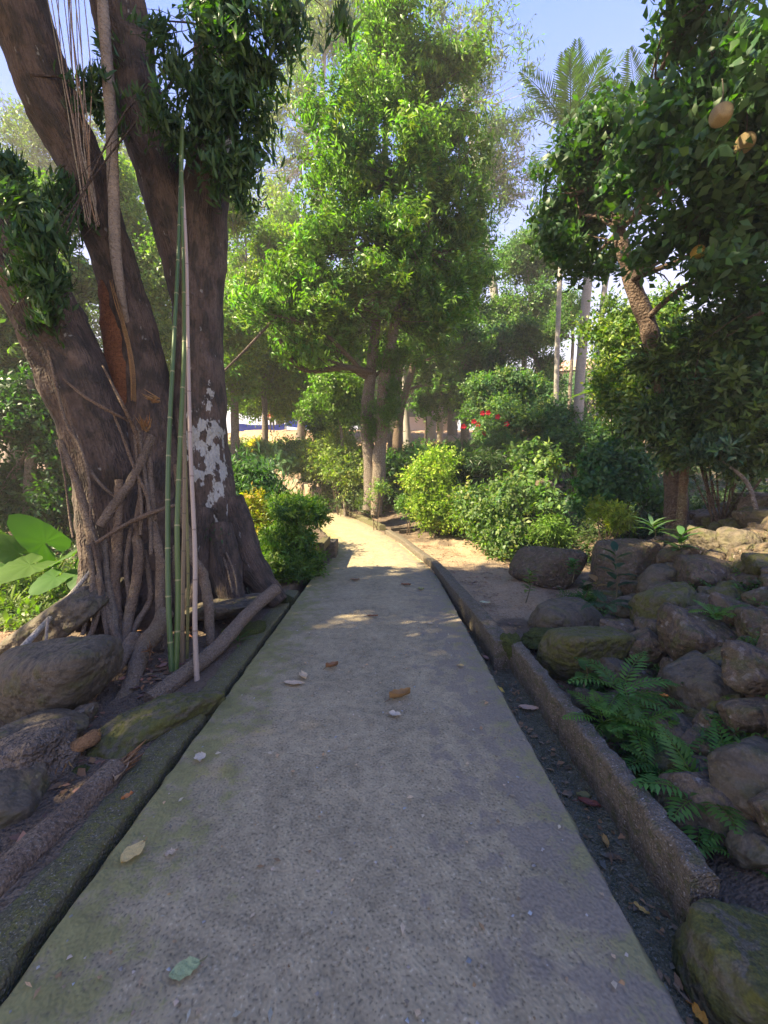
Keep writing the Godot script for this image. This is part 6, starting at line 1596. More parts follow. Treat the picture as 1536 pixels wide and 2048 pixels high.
func rocks() -> void:
	nz.seed = 16
	# fig side
	boulder("big smooth dark boulder lying before the fig's roots", Vector3(-2.168, 0.105, -2.750), Vector3(0.40, 0.28, 0.30), 0.3, 0.1, 0.22, "dark_rock", 801, {"soft": 6.0, "planes": 8, "rough": 0.07, "sub": 30})
	boulder("long sloping grey rock slab leaning up against the fig roots", Vector3(-3.003, 0.137, -3.750), Vector3(0.62, 0.17, 0.35), 0.1, 0.15, 0.62, "dark_rock", 802, {"rough": 0.1, "tint": Color(1.4, 1.35, 1.3)})
	boulder("long mossy layered rock beside the kerb, under the fallen log", Vector3(-1.401, -0.029, -2.500), Vector3(0.40, 0.13, 0.20), 0.95, 0.05, 0.12, "mossy_rock", 803, {"rough": 0.16, "soft": 12.0, "sub": 30})
	boulder("pitted brown rock catching the sun at the picture's edge", Vector3(-1.870, -0.019, -2.100), Vector3(0.26, 0.17, 0.24), 0.6, 0.0, 0.1, "pitted_rock", 804, {"soft": 14.0, "rough": 0.14, "sub": 28})
	boulder("dark rock cut by the picture's edge below the pitted one", Vector3(-1.769, -0.047, -1.850), Vector3(0.2, 0.15, 0.2), 0.2, 0.0, 0.0, "dark_rock", 805, {"soft": 14.0})
	boulder("small round brown stone beside the big smooth boulder", Vector3(-1.872, -0.006, -2.600), Vector3(0.065, 0.06, 0.06), 0.2, 0.0, 0.0, "rock", 806, {"sub": 10})
	boulder("flat moss-covered earth mound beside the broken lower log", Vector3(-1.613, -0.151, -2.150), Vector3(0.26, 0.10, 0.2), 0.8, 0.0, 0.2, "moss", 807, {"rough": 0.2, "name": "moss_mound", "cat": "moss"})
	boulder("dark flat rock under the fig's flaring trunk base", Vector3(-1.692, 0.138, -4.350), Vector3(0.42, 0.10, 0.25), 0.2, 0.0, 0.05, "dark_rock", 808, {"soft": 14.0})
	boulder("green moss-topped stone between log and mossy kerb", Vector3(-1.325, -0.023, -4.000), Vector3(0.22, 0.10, 0.16), 0.6, 0.0, 0.1, "moss", 809, {"rough": 0.2})
	boulder("dark mossy stone at the far end of the slit drain", Vector3(-1.347, 0.005, -5.100), Vector3(0.26, 0.12, 0.2), 0.0, 0.0, 0.0, "moss", 810, {"tint": Color(0.5, 0.5, 0.5)})
	boulder("low dark stone in the shade below the big boulder", Vector3(-1.971, 0.015, -2.400), Vector3(0.26, 0.07, 0.18), 0.3, 0.0, 0.0, "dark_rock", 811, {})
	boulder("moss bed filling the edge between lower log and kerb", Vector3(-1.428, -0.159, -1.620), Vector3(0.42, 0.05, 0.14), 1.15, 0.0, 0.0, "moss", 812, {"rough": 0.25, "name": "moss_mound", "cat": "moss", "tint": Color(0.75, 0.75, 0.7)})
	# drain side boulders
	boulder("large rounded boulder next to the sunlit earth, upper end of the bank", Vector3(2.294, 0.189, -5.900), Vector3(0.52, 0.34, 0.40), 0.1, 0.0, -0.06, "rock", 821, {"soft": 6.0, "rough": 0.07, "sub": 30, "tint": Color(0.85, 0.85, 0.82)})
	boulder("pale broad boulder with flat sloping top behind the dark-leaved seedling", Vector3(3.096, 0.341, -5.400), Vector3(0.60, 0.42, 0.42), 0.4, 0.1, 0.05, "rock", 822, {"soft": 10.0, "rough": 0.06, "sub": 30, "tint": Color(1.1, 1.08, 1.05)})
	boulder("smooth grey-brown boulder with mossy foot by the drain bend", Vector3(1.742, 0.096, -4.050), Vector3(0.44, 0.24, 0.32), 0.0, 0.0, -0.1, "dark_rock", 823, {"soft": 6.0, "rough": 0.06, "sub": 30, "tint": Color(1.25, 1.2, 1.15)})
	boulder("brown moss-streaked boulder right behind the drain wall's far end", Vector3(1.529, 0.073, -3.350), Vector3(0.36, 0.22, 0.26), 0.2, 0.0, 0.0, "mossy_rock", 824, {"soft": 9.0, "rough": 0.08, "sub": 30, "tint": Color(1.2, 1.0, 0.95)})
	boulder("green moss band draped between two boulders at the drain bend", Vector3(1.573, 0.060, -3.750), Vector3(0.40, 0.07, 0.16), 0.1, 0.0, 0.02, "moss", 825, {"rough": 0.25, "name": "moss_mound", "cat": "moss"})
	boulder("mossy clod at the drain corner between the two kerb ends", Vector3(1.077, 0.034, -3.550), Vector3(0.09, 0.12, 0.10), 0.1, 0.0, 0.02, "moss", 826, {"rough": 0.25, "name": "moss_mound", "cat": "moss"})
	boulder("wet grey boulder bulging into the drain at the near corner", Vector3(1.131, -0.060, -1.220), Vector3(0.20, 0.13, 0.22), 0.1, 0.0, 0.0, "mossy_rock", 827, {"soft": 7.0, "sub": 26})
	boulder("bright moss cushion on a stone beside the near end of the drain wall", Vector3(1.437, -0.184, -1.750), Vector3(0.14, 0.06, 0.12), 0.5, 0.0, -0.2, "moss", 828, {"rough": 0.2, "tint": Color(1.4, 1.4, 1.0), "name": "moss_mound", "cat": "moss"})
	# the bank of piled stones
	var t := thing("stone_bank", "bank of piled brown stones rising from the drain to the croton thicket", "stone wall", ground_at(2.4, -3.2))
	var shapes := []
	for k in 12:
		var mb := rock_mesh(840 + k, 12, 10, 30.0, 0.08)
		shapes.append(mb.mesh())
	rng.seed = 850
	var placed := []
	# the stones that show largest, then smaller ones fitted between
	var big := [[Vector3(2.003, 0.117, -2.550), Vector3(0.24, 0.21, 0.23)], [Vector3(2.278, 0.284, -2.950), Vector3(0.27, 0.18, 0.22)], [Vector3(1.781, -0.021, -2.750), Vector3(0.19, 0.13, 0.16)], [Vector3(2.353, 0.395, -3.500), Vector3(0.25, 0.18, 0.22)], [Vector3(2.427, 0.235, -2.750), Vector3(0.14, 0.13, 0.14)], [Vector3(2.210, 0.093, -2.450), Vector3(0.13, 0.17, 0.15)], [Vector3(1.967, 0.182, -3.500), Vector3(0.16, 0.12, 0.14)], [Vector3(1.995, 0.154, -3.200), Vector3(0.13, 0.14, 0.13)], [Vector3(3.046, 0.532, -3.900), Vector3(0.27, 0.18, 0.23)], [Vector3(3.321, 0.647, -3.800), Vector3(0.22, 0.15, 0.19)], [Vector3(2.910, 0.425, -3.400), Vector3(0.18, 0.15, 0.17)],
		[Vector3(2.549, 0.404, -3.400), Vector3(0.17, 0.13, 0.15)], [Vector3(2.194, 0.219, -3.400), Vector3(0.15, 0.12, 0.13)], [Vector3(1.957, -0.013, -2.150), Vector3(0.10, 0.15, 0.13)], [Vector3(1.644, -0.104, -2.600), Vector3(0.14, 0.10, 0.12)], [Vector3(1.760, -0.204, -1.950), Vector3(0.11, 0.10, 0.11)], [Vector3(3.114, 0.625, -4.400), Vector3(0.26, 0.15, 0.20)], [Vector3(3.681, 0.723, -4.600), Vector3(0.30, 0.14, 0.22)], [Vector3(3.965, 0.819, -4.500), Vector3(0.21, 0.15, 0.18)], [Vector3(1.368, -0.073, -2.750), Vector3(0.11, 0.12, 0.11)], [Vector3(1.909, -0.092, -2.450), Vector3(0.09, 0.07, 0.08)], [Vector3(2.735, 0.462, -4.200), Vector3(0.20, 0.14, 0.17)], [Vector3(2.078, 0.073, -2.950), Vector3(0.10, 0.08, 0.09)], [Vector3(1.698, 0.042, -3.100), Vector3(0.12, 0.09, 0.11)], [Vector3(1.523, -0.316, -2.050), Vector3(0.08, 0.07, 0.08)], [Vector3(2.587, 0.327, -3.050), Vector3(0.12, 0.09, 0.11)], [Vector3(2.333, 0.244, -4.000), Vector3(0.14, 0.10, 0.12)]]
	for q in big:
		placed.append([q[0], q[1]])
	var tries := 0
	while placed.size() < 290 and tries < 14000:
		tries += 1
		var d := rnd(1.5, 6.2)
		var xb := 1.55 + 0.45 * (d - 2.4)
		var x := xb + rnd(-0.12, 2.0)
		if x > 0.95 * d + 0.5 or x < 1.42:
			continue
		var r := rnd(0.07, 0.19) if tries < 3000 else (rnd(0.05, 0.12) if tries < 7000 else rnd(0.03, 0.07))
		var p := Vector3(x, land(x, d) + r * rnd(0.15, 0.7), -d)
		var ok := true
		for o in placed:
			var dd: Vector3 = p - o[0]
			if dd.length() < (o[1].x * 0.62 + r * 0.62):
				ok = false
				break
		if ok:
			placed.append([p, Vector3(r * rnd(0.9, 1.4), r * rnd(0.7, 1.0), r * rnd(0.9, 1.2))])
	for i in placed.size():
		var o := MeshInstance3D.new()
		o.name = "stone"
		o.mesh = shapes[i % 12]
		var roll := rng.randf()
		o.material_override = M.rock if roll < 0.5 else (M.dark_rock if roll < 0.70 else M.mossy_rock)
		var sc: Vector3 = placed[i][1]
		if i < 27:
			sc = Vector3(sc.x * 1.12, sc.y * 1.15, sc.x * 0.9)
		o.transform = Transform3D(Basis(Vector3.UP, rnd(0, TAU) if i >= 27 else rnd(-0.3, 0.3)) * Basis(Vector3.BACK, rnd(-0.35, 0.35)) * Basis.from_scale(sc), placed[i][0] - t.position)
		t.add_child(o, true)
	# ferns and seedlings among the stones
	var fc := Color(0.12, 0.25, 0.05)
	fern("fern spreading at the foot of the brown moss-streaked boulder", Vector3(1.501, 0.073, -2.700), 9, 0.36, fc, 861)
	fern("fern patch growing over the low stones nearest the camera", Vector3(1.501, -0.091, -2.000), 12, 0.38, fc, 862)
	fern("fern beside the near drain wall, lower of the bank's patches", Vector3(1.419, -0.262, -2.050), 9, 0.3, fc, 863)
	fern("fern tucked under the largest bank stone", Vector3(1.459, -0.029, -2.500), 11, 0.3, Color(0.13, 0.28, 0.05), 864)
	fern("small fern at the picture's edge under the tall stones", Vector3(1.928, 0.065, -2.200), 9, 0.26, Color(0.13, 0.27, 0.05), 865)
	fern("blue-green fern wedged above the grey-brown boulder", Vector3(2.021, 0.274, -3.900), 8, 0.26, Color(0.05, 0.12, 0.06), 866)
	fern("fern lit bright green in the middle of the nearest patch", Vector3(1.700, -0.086, -2.100), 12, 0.32, Color(0.11, 0.26, 0.04), 867)
	fern("dark fern low beside the bright moss cushion", Vector3(1.500, -0.149, -1.750), 7, 0.16, fc, 868)
	fern("fern filling the hollow beside the lowest bank stones", Vector3(1.492, -0.144, -2.300), 11, 0.34, fc, 884)
	fern("fern at the drain wall halfway along, below the brown boulder", Vector3(1.317, -0.026, -2.550), 9, 0.26, Color(0.13, 0.27, 0.05), 885)
	fern("fern sprouting high between the upper bank stones", Vector3(2.365, 0.421, -3.100), 8, 0.22, Color(0.13, 0.27, 0.05), 886)
	fern("fern nearest the frame's lower corner beside the wet boulder", Vector3(1.566, -0.179, -1.950), 10, 0.3, Color(0.13, 0.27, 0.05), 887)
	sapling("glossy dark-leaved seedling standing before the pale boulder", Vector3(2.363, 0.206, -4.300), 0.55, 11, 0.24, 0.075, Color(0.045, 0.09, 0.05), 871)
	sapling("pale sapling in the sun beside the large rounded boulder", Vector3(1.648, 0.061, -4.900), 0.35, 18, 0.11, 0.055, Color(0.14, 0.21, 0.05), 872)
	sapling("three-leaved seedling over the drain wall", Vector3(1.322, 0.116, -2.750), 0.14, 4, 0.13, 0.06, Color(0.09, 0.19, 0.05), 873)
	sapling("light green leafy seedling on top of the stone bank", Vector3(2.942, 0.643, -4.300), 0.28, 12, 0.24, 0.07, Color(0.09, 0.18, 0.06), 874)
	sapling("pale fern-like seedling lying over the flat boulder top", Vector3(3.110, 0.792, -4.900), 0.16, 14, 0.28, 0.045, Color(0.10, 0.18, 0.09), 875)
	sapling("yellowish seedling sprouting in a gap high in the stones", Vector3(2.099, 0.345, -2.950), 0.10, 9, 0.09, 0.04, Color(0.11, 0.2, 0.04), 876)
	sapling("leafy weed between the tall edge stones", Vector3(2.244, 0.365, -2.600), 0.1, 10, 0.08, 0.04, Color(0.08, 0.17, 0.03), 877)
	sapling("clover-leaved weed in front of the pale boulder", Vector3(2.091, 0.344, -4.700), 0.22, 16, 0.09, 0.07, Color(0.08, 0.18, 0.05), 878)
	sapling("round-leaved weed trailing over the gap between two large boulders", Vector3(2.140, 0.229, -4.500), 0.12, 16, 0.09, 0.07, Color(0.07, 0.16, 0.05), 879)
	sapling("broad single leaf weed lying by the drain wall", Vector3(1.247, -0.044, -2.350), 0.04, 3, 0.14, 0.05, Color(0.10, 0.17, 0.06), 880)
	sapling("grassy weed hanging over the upper log", Vector3(-1.335, -0.069, -3.750), 0.12, 14, 0.16, 0.022, Color(0.09, 0.17, 0.04), 881)
	sapling("dead dried leaf stalk plant with two curled brown leaves by boulders", Vector3(2.245, 0.283, -4.500), 0.12, 3, 0.2, 0.09, Color(0.32, 0.2, 0.1), 882)
	var weeds := strew("small_weeds", CL.small, M.leaf, PackedVector2Array([Vector2(1.35, 1.6), Vector2(1.9, 1.6), Vector2(2.9, 3.0), Vector2(3.6, 5.0), Vector2(2.2, 5.2), Vector2(1.5, 3.6)]), 460, 0.12, 0.26, Color(0.10, 0.20, 0.05), 883, false, -0.05)
	weeds.set_meta("label", "tiny weeds growing in the gaps of the stone bank")

func pole(label: String, pts: Array, r0: float, r1: float, col: Color, joint: Color, gap_: float, seed_: int) -> void:
	rng.seed = seed_
	var b: Vector3 = pts[0]
	var t := thing("bamboo_pole", label, "bamboo pole", b, "poles leaning on the fig")
	var rr := []
	for i in range(1, pts.size() - 1):
		pts[i] += rdir() * 0.012
	for i in pts.size():
		rr.append(lerpf(r0, r1, float(i) / (pts.size() - 1)))
	var s := spline(pts, rr, 0.02)
	var P_: PackedVector3Array = s[0]; var R: PackedFloat32Array = s[1]
	var mb := MB.new()
	var run := 0.0
	var next := gap_ * rnd(0.3, 1.0)
	var op := []
	var orr := []
	var at := []
	for i in P_.size():
		if i > 0:
			run += P_[i].distance_to(P_[i - 1])
		var k := 0.0
		if run >= next:
			at.append(i)
			next += gap_ * rnd(0.85, 1.15)
		op.append(P_[i]); orr.append(R[i])
	tube(mb, op, orr, 12, 1.0, 0.0, 1.0, col)
	var o := part(t, "cane", mb, M.bamboo)
	for i in at:
		var d: Vector3 = (P_[mini(i + 1, P_.size() - 1)] - P_[maxi(i - 1, 0)]).normalized()
		mb = MB.new()
		tube(mb, [P_[i] - d * 0.006, P_[i] - d * 0.002, P_[i] + d * 0.003, P_[i] + d * 0.006], [R[i] * 1.02, R[i] * 1.16, R[i] * 1.12, R[i] * 1.02], 12, 1.0, 0.0, 1.0, joint)
		var jo := MeshInstance3D.new()
		jo.name = "joint"
		jo.mesh = mb.mesh(t.position)
		jo.material_override = M.bamboo
		o.add_child(jo, true)

func dead_leaf(label: String, at: Vector3, turn: float, L: float, W: float, curl: float, col: Color, seed_: int, lift := 0.012) -> void:
	rng.seed = seed_
	L *= 1.2
	W *= 1.25
	var mb := MB.new()
	var N := 9
	var K := 6
	var d := Vector3(cos(turn), 0, sin(turn))
	var s := Vector3(-sin(turn), 0, cos(turn))
	var low := 0.0
	for i in N + 1:
		var f := float(i) / N
		var w := W * 0.5 * pow(sin(PI * clampf(f * 0.96 + 0.03, 0, 1)), 0.75) * (1.0 + 0.12 * nz.get_noise_2d(f * 30.0, seed_ * 3.0))
		for k in K + 1:
			var g := float(k) / K * 2.0 - 1.0
			var ww := w * (1.0 + 0.15 * nz.get_noise_2d(f * 40.0 + g, seed_ * 5.0 + g * 20.0))
			var z := curl * W * g * g + curl * L * 0.5 * (f - 0.5) * (f - 0.5) + 0.01 * nz.get_noise_2d(f * 12.0 + seed_, g * 6.0)
			mb.add(at + d * (f - 0.5) * L + s * g * ww + Vector3(0, z, 0), Vector3.UP, Vector2(f, g), vary(col, 0.06))
	for v in mb.v:
		low = minf(low, v.y - at.y)
	for i in mb.v.size():
		mb.v[i].y += lift - low
	for i in N:
		for k in K:
			var a := i * (K + 1) + k
			mb.quad(a, a + 1, a + K + 2, a + K + 1)
	mb.smooth()
	if mb.n[N * 3].y < 0:
		for i in range(0, mb.ix.size(), 3):
			var sw := mb.ix[i + 1]
			mb.ix[i + 1] = mb.ix[i + 2]
			mb.ix[i + 2] = sw
		mb.smooth()
	tube(mb, [at - d * L * 0.48 + Vector3(0, lift + 0.003 - low, 0), at - d * L * 0.62 + Vector3(0, lift + 0.002, 0) + s * 0.005, at - d * L * 0.75 + Vector3(0, lift + 0.002, 0) + s * 0.012], [0.0022, 0.0018, 0.0015], 5, 1.0, 0.0, 1.0, Color(col.r * 0.6, col.g * 0.5, col.b * 0.45))
	solo("fallen_leaf", label, "leaf", at, mb, M.fallen, "fallen leaves")

func small_things() -> void:
	nz.seed = 17
	pole("green bamboo pole bowed slightly outward, first of the leaning poles", [Vector3(-1.627, -0.012, -3.200), Vector3(-1.676, 0.515, -3.300), Vector3(-1.739, 1.091, -3.420), Vector3(-1.765, 1.695, -3.550), Vector3(-1.799, 2.553, -3.750), Vector3(-1.831, 3.386, -3.950), Vector3(-1.852, 4.069, -4.100), Vector3(-1.881, 4.738, -4.250)], 0.021, 0.013, Color(0.075, 0.14, 0.04), Color(0.30, 0.30, 0.14), 0.36, 901)
	pole("green bamboo pole with yellowed foot, second of the leaning poles", [Vector3(-1.607, -0.033, -3.220), Vector3(-1.631, 0.509, -3.320), Vector3(-1.655, 1.091, -3.420), Vector3(-1.682, 1.779, -3.580), Vector3(-1.721, 2.645, -3.780), Vector3(-1.774, 3.386, -3.950), Vector3(-1.835, 4.168, -4.120), Vector3(-1.866, 4.782, -4.250)], 0.022, 0.013, Color(0.10, 0.16, 0.04), Color(0.34, 0.32, 0.16), 0.40, 902)
	pole("brown dry split pole standing between green bamboo and tan pole", [Vector3(-1.645, -0.053, -3.400), Vector3(-1.659, 0.668, -3.500), Vector3(-1.680, 1.283, -3.600), Vector3(-1.705, 1.919, -3.720), Vector3(-1.738, 2.582, -3.850), Vector3(-1.807, 3.522, -4.050), Vector3(-1.862, 4.221, -4.200)], 0.017, 0.010, Color(0.26, 0.19, 0.11), Color(0.16, 0.12, 0.07), 0.33, 903)
	pole("olive thin pole just behind the brown split pole", [Vector3(-1.650, -0.062, -3.500), Vector3(-1.672, 0.646, -3.600), Vector3(-1.705, 1.278, -3.700), Vector3(-1.737, 1.929, -3.800), Vector3(-1.785, 2.829, -3.950), Vector3(-1.871, 3.956, -4.200)], 0.013, 0.009, Color(0.20, 0.19, 0.06), Color(0.12, 0.11, 0.05), 0.3, 904)
	pole("smooth tan pole, farthest from the other leaning poles at its foot", [Vector3(-1.370, -0.019, -3.050), Vector3(-1.408, 0.370, -3.140), Vector3(-1.458, 0.916, -3.260), Vector3(-1.540, 1.688, -3.450), Vector3(-1.632, 2.532, -3.680), Vector3(-1.739, 3.372, -3.920), Vector3(-1.837, 4.138, -4.140)], 0.019, 0.012, Color(0.42, 0.33, 0.27), Color(0.26, 0.19, 0.15), 0.42, 905)
	# leaning dry stick
	var mb := MB.new()
	tube(mb, [Vector3(-2.597, 0.043, -2.600), Vector3(-2.670, 0.125, -2.900), Vector3(-2.743, 0.265, -3.350), Vector3(-2.720, 0.417, -3.600), Vector3(-2.643, 0.645, -3.850)], [0.021, 0.024, 0.023, 0.021, 0.018], 10, 0.04, 0.1, 14.0, Color(1.2, 1.05, 0.9), true, 0.3)
	solo("dry_stick", "long dry stick leaning from the ground up to the fig roots", "stick", Vector3(-2.597, 0.043, -2.600), mb, M.pale_bark)
	mb = MB.new()
	tube(mb, [Vector3(-2.675, 0.073, -3.300), Vector3(-2.670, 0.227, -3.320), Vector3(-2.666, 0.362, -3.340)], [0.012, 0.012, 0.008], 8, 0.04, 0.15, 14.0, Color(0.9, 0.85, 0.8), true, 0.3)
	solo("dry_stick", "short upright twig in front of the sloping rock slab", "stick", Vector3(-2.675, 0.073, -3.300), mb, M.pale_bark)
	# fallen log in two lengths
	var t := thing("fallen_log", "pale-barked fallen log lying from the fig's base towards the kerb", "log", ground_at(Vector3(-1.566, -0.121, -4.000).x, -4.0))
	mb = MB.new()
	tube(mb, [Vector3(-1.103, 0.345, -4.300), Vector3(-1.199, 0.269, -4.080), Vector3(-1.301, 0.166, -3.800), Vector3(-1.370, 0.075, -3.500), Vector3(-1.432, 0.034, -3.250), Vector3(-1.506, 0.005, -3.000), Vector3(-1.580, -0.038, -2.800)], [0.060, 0.059, 0.057, 0.061, 0.060, 0.063, 0.059], 16, 0.03, 0.16, 10.0, Color(1.25, 1.2, 1.15), true, 0.6)
	part(t, "bark", mb, M.root_bark)
	mb = MB.new()
	tube(mb, [Vector3(-1.103, 0.345, -4.300), Vector3(-1.095, 0.350, -4.310)], [0.050, 0.050], 14, 0.02, 0.05, 10.0, Color(1.0, 0.95, 0.85), true)
	part(t, "cut_end", mb, M.split_wood)
	t = thing("fallen_log", "thick broken log with splintered tip running out of the picture beside the kerb", "log", ground_at(-1.45, -1.7))
	mb = MB.new()
	tube(mb, [Vector3(-1.327, 0.030, -2.030), Vector3(-1.345, 0.011, -1.900), Vector3(-1.367, -0.003, -1.740), Vector3(-1.386, -0.004, -1.580), Vector3(-1.396, -0.001, -1.460), Vector3(-1.419, 0.000, -1.270), Vector3(-1.439, 0.012, -1.100)], [0.052, 0.060, 0.061, 0.062, 0.061, 0.062, 0.059], 20, 0.03, 0.12, 9.0, Color(0.95, 0.9, 0.9), true, 0.5)
	part(t, "bark", mb, M.root_bark)
	mb = MB.new()
	rng.seed = 911
	shards(mb, Vector3(-1.338, 0.017, -2.030), Vector3(0.45, 0.18, -0.5), 22, 0.13, 0.25, 0.010, Color(0.75, 0.65, 0.6))
	part(t, "splintered_tip", mb, M.split_wood)
	# chunk of torn orange wood
	t = thing("torn_wood", "torn chunk of orange splintered wood lying beside the pitted rock", "wood", Vector3(-1.613, 0.009, -2.200) - Vector3(0, 0.05, 0))
	mb = MB.new()
	rng.seed = 912
	tube(mb, [Vector3(-1.692, 0.008, -2.180), Vector3(-1.640, 0.024, -2.220), Vector3(-1.598, 0.031, -2.300)], [0.028, 0.039, 0.035], 10, 0.02, 0.35, 18.0, Color(0.9, 0.8, 0.7), true, 0.5)
	part(t, "core", mb, M.split_wood)
	mb = MB.new()
	shards(mb, Vector3(-1.598, 0.037, -2.300), Vector3(-0.8, -0.25, 0.35), 26, 0.17, 0.16, 0.008, Color(0.95, 0.85, 0.7))
	shards(mb, Vector3(-1.671, -0.013, -2.150), Vector3(0.2, -0.5, 0.6), 8, 0.09, 0.6, 0.006, Color(1.1, 0.85, 0.6))
	part(t, "splinters", mb, M.split_wood)
	# culvert headwall by the hedge
	culvert()
	# side drain across the earth strip
	mb = MB.new()
	var dd := Vector3(0.89, 0, -0.45)
	var a := Vector3(0.302, 0.120, -10.751)
	var crossn := Vector3(0.45, 0, 0.89)
	for s in [-1.0, 1.0]:
		var q: Vector3 = a + crossn * 0.22 * s
		var v0 := mb.v.size(); var i0 := mb.ix.size()
		for i in 16:
			var f := i / 15.0
			for c in [[-0.05, -0.25], [-0.05, 0.10], [0.05, 0.10], [0.05, -0.25]]:
				var p: Vector3 = q + dd * f * 1.7 + crossn * c[0]
				mb.add(Vector3(p.x, land(p.x, -p.z) * 0.3 + 0.1 + c[1] - 0.02 + 0.01 * nz.get_noise_2d(f * 20.0, s), p.z), Vector3.UP, Vector2.ZERO, Color(0.8, 0.8, 0.78))
		for i in 15:
			for c in 3:
				var k := v0 + i * 4 + c
				mb.quad(k, k + 4, k + 5, k + 1)
		mb.smooth(v0, i0)
	solo("side_drain", "narrow side drain of two low concrete walls meeting the kerb", "drain", a - Vector3(0, 0.1, 0), mb, M.kerb_concrete)
	# beige lump of rock among the slope plants
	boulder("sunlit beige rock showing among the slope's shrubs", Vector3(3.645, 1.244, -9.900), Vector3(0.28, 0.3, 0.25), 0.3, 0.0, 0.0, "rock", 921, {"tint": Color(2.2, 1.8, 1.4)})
	# leaves on the path and in the drain
	var tan := Color(0.60, 0.46, 0.31)
	var yel := Color(0.62, 0.43, 0.16)
	var brn := Color(0.24, 0.11, 0.055)
	var H0 := 0.0
	dead_leaf("large pale yellow leaf on the path near the mossy kerb", Vector3(-0.969, 0.000, -1.557), 1.9, 0.085, 0.055, 0.08, Color(0.68, 0.50, 0.20), 931)
	dead_leaf("small cream leaf beside the large pale yellow leaf", Vector3(-0.825, 0.000, -1.555), 2.6, 0.035, 0.022, 0.1, tan, 932)
	dead_leaf("beige broad leaf lying close to the slit drain", Vector3(-0.955, 0.000, -2.131), 1.2, 0.06, 0.045, 0.12, Color(0.62, 0.53, 0.40), 933)
	dead_leaf("soft green leaf nearest the camera on the path", Vector3(-0.586, 0.000, -1.161), 2.7, 0.07, 0.045, 0.03, Color(0.36, 0.42, 0.20), 934)
	dead_leaf("curled brown leaf with golden underside in the middle of the path", Vector3(0.106, 0.000, -2.755), -0.45, 0.13, 0.055, 0.55, Color(0.35, 0.20, 0.07), 935)
	dead_leaf("cream torn leaf just nearer than the curled golden-brown one", Vector3(0.067, 0.000, -2.537), 0.4, 0.065, 0.042, 0.15, Color(0.62, 0.53, 0.40), 936)
	dead_leaf("curled dark brown leaf on the path's middle, upper one", Vector3(-0.401, 0.000, -3.218), -0.5, 0.085, 0.045, 0.5, Color(0.28, 0.14, 0.06), 937)
	dead_leaf("jagged tan leaf lying flat beside a folded one", Vector3(-0.638, 0.000, -2.950), 0.1, 0.12, 0.05, 0.1, tan, 938)
	dead_leaf("folded tan leaf upright against the jagged one", Vector3(-0.588, 0.000, -3.043), 1.0, 0.085, 0.045, 0.35, Color(0.66, 0.52, 0.34), 939)
	dead_leaf("small round straw leaf near the drain-side path edge", Vector3(0.597, 0.000, -3.236), 0.4, 0.04, 0.03, 0.1, yel, 940)
	dead_leaf("thin dark leaf lying across the path in the streak of sun", Vector3(-0.122, 0.000, -4.452), 0.1, 0.10, 0.03, 0.3, brn, 941)
	dead_leaf("brown leaf on the far shaded path by the kerb", Vector3(0.302, 0.000, -5.807), 0.2, 0.11, 0.05, 0.3, brn, 942)
	dead_leaf("grey-brown leaf on the far path near the hedge", Vector3(-0.417, 0.000, -6.100), 0.1, 0.11, 0.05, 0.3, Color(0.3, 0.2, 0.12), 943)
	dead_leaf("olive leaf on the far path close to the kerb", Vector3(0.489, 0.000, -5.592), 0.5, 0.07, 0.05, 0.2, Color(0.3, 0.3, 0.1), 944)
	dead_leaf("pale flat leaf bit near the path's centre", Vector3(0.461, 0.000, -4.216), 0.3, 0.05, 0.03, 0.1, tan, 945)
	dead_leaf("wide pinkish tan leaf in the drain", Vector3(1.006, -0.150, -2.882), 0.25, 0.11, 0.05, 0.15, Color(0.60, 0.40, 0.28), 946)
	dead_leaf("pink-brown folded leaf at the drain bend", Vector3(0.922, -0.150, -3.703), 0.9, 0.11, 0.04, 0.3, Color(0.42, 0.24, 0.18), 947)
	dead_leaf("narrow yellow leaf hanging over the path edge into the drain", Vector3(0.867, -0.120, -3.093), 1.3, 0.09, 0.022, 0.2, Color(0.70, 0.48, 0.10), 948)
	dead_leaf("dark red leaf lying in the drain", Vector3(1.006, -0.150, -1.997), 0.5, 0.085, 0.035, 0.3, Color(0.20, 0.06, 0.04), 949)
	dead_leaf("olive leaf against the dark red one in the drain", Vector3(1.006, -0.150, -2.050), 0.2, 0.06, 0.035, 0.2, Color(0.20, 0.19, 0.07), 950)
	dead_leaf("curled orange-tan leaf standing in the drain", Vector3(0.969, -0.150, -1.771), 1.7, 0.055, 0.022, 0.5, Color(0.52, 0.32, 0.11), 951)
	dead_leaf("narrow golden leaf in the near drain", Vector3(0.954, -0.150, -1.479), 0.9, 0.045, 0.014, 0.2, Color(0.60, 0.38, 0.10), 952)
	dead_leaf("bright orange leaf at the picture's lower edge", Vector3(0.937, -0.150, -1.160), 1.5, 0.045, 0.025, 0.2, Color(0.72, 0.34, 0.05), 953)
	dead_leaf("pale leaf on the earth past the drain bend", Vector3(1.160, 0.087, -4.850) * Vector3(1, 0, 1) + Vector3(0, 0.03, 0), 0.2, 0.10, 0.06, 0.1, Color(0.5, 0.5, 0.3), 954)
	dead_leaf("rust-orange leaf on the mossy kerb", Vector3(-1.132, 0.045, -1.794), 2.2, 0.04, 0.018, 0.3, Color(0.5, 0.2, 0.06), 955)
	dead_leaf("pale dried leaf hanging at the splintered log tip", Vector3(-1.283, 0.012, -2.000), 1.4, 0.12, 0.04, 0.4, Color(0.55, 0.42, 0.30), 956)
	dead_leaf("red-brown curled leaf on the earth before the lower log", Vector3(-1.748, -0.091, -2.000), 0.3, 0.10, 0.05, 0.4, Color(0.36, 0.14, 0.06), 957)
	dead_leaf("orange leaf caught on a bank stone", Vector3(1.653, 0.160, -2.450), 0.3, 0.04, 0.03, 0.2, Color(0.50, 0.20, 0.04), 958)
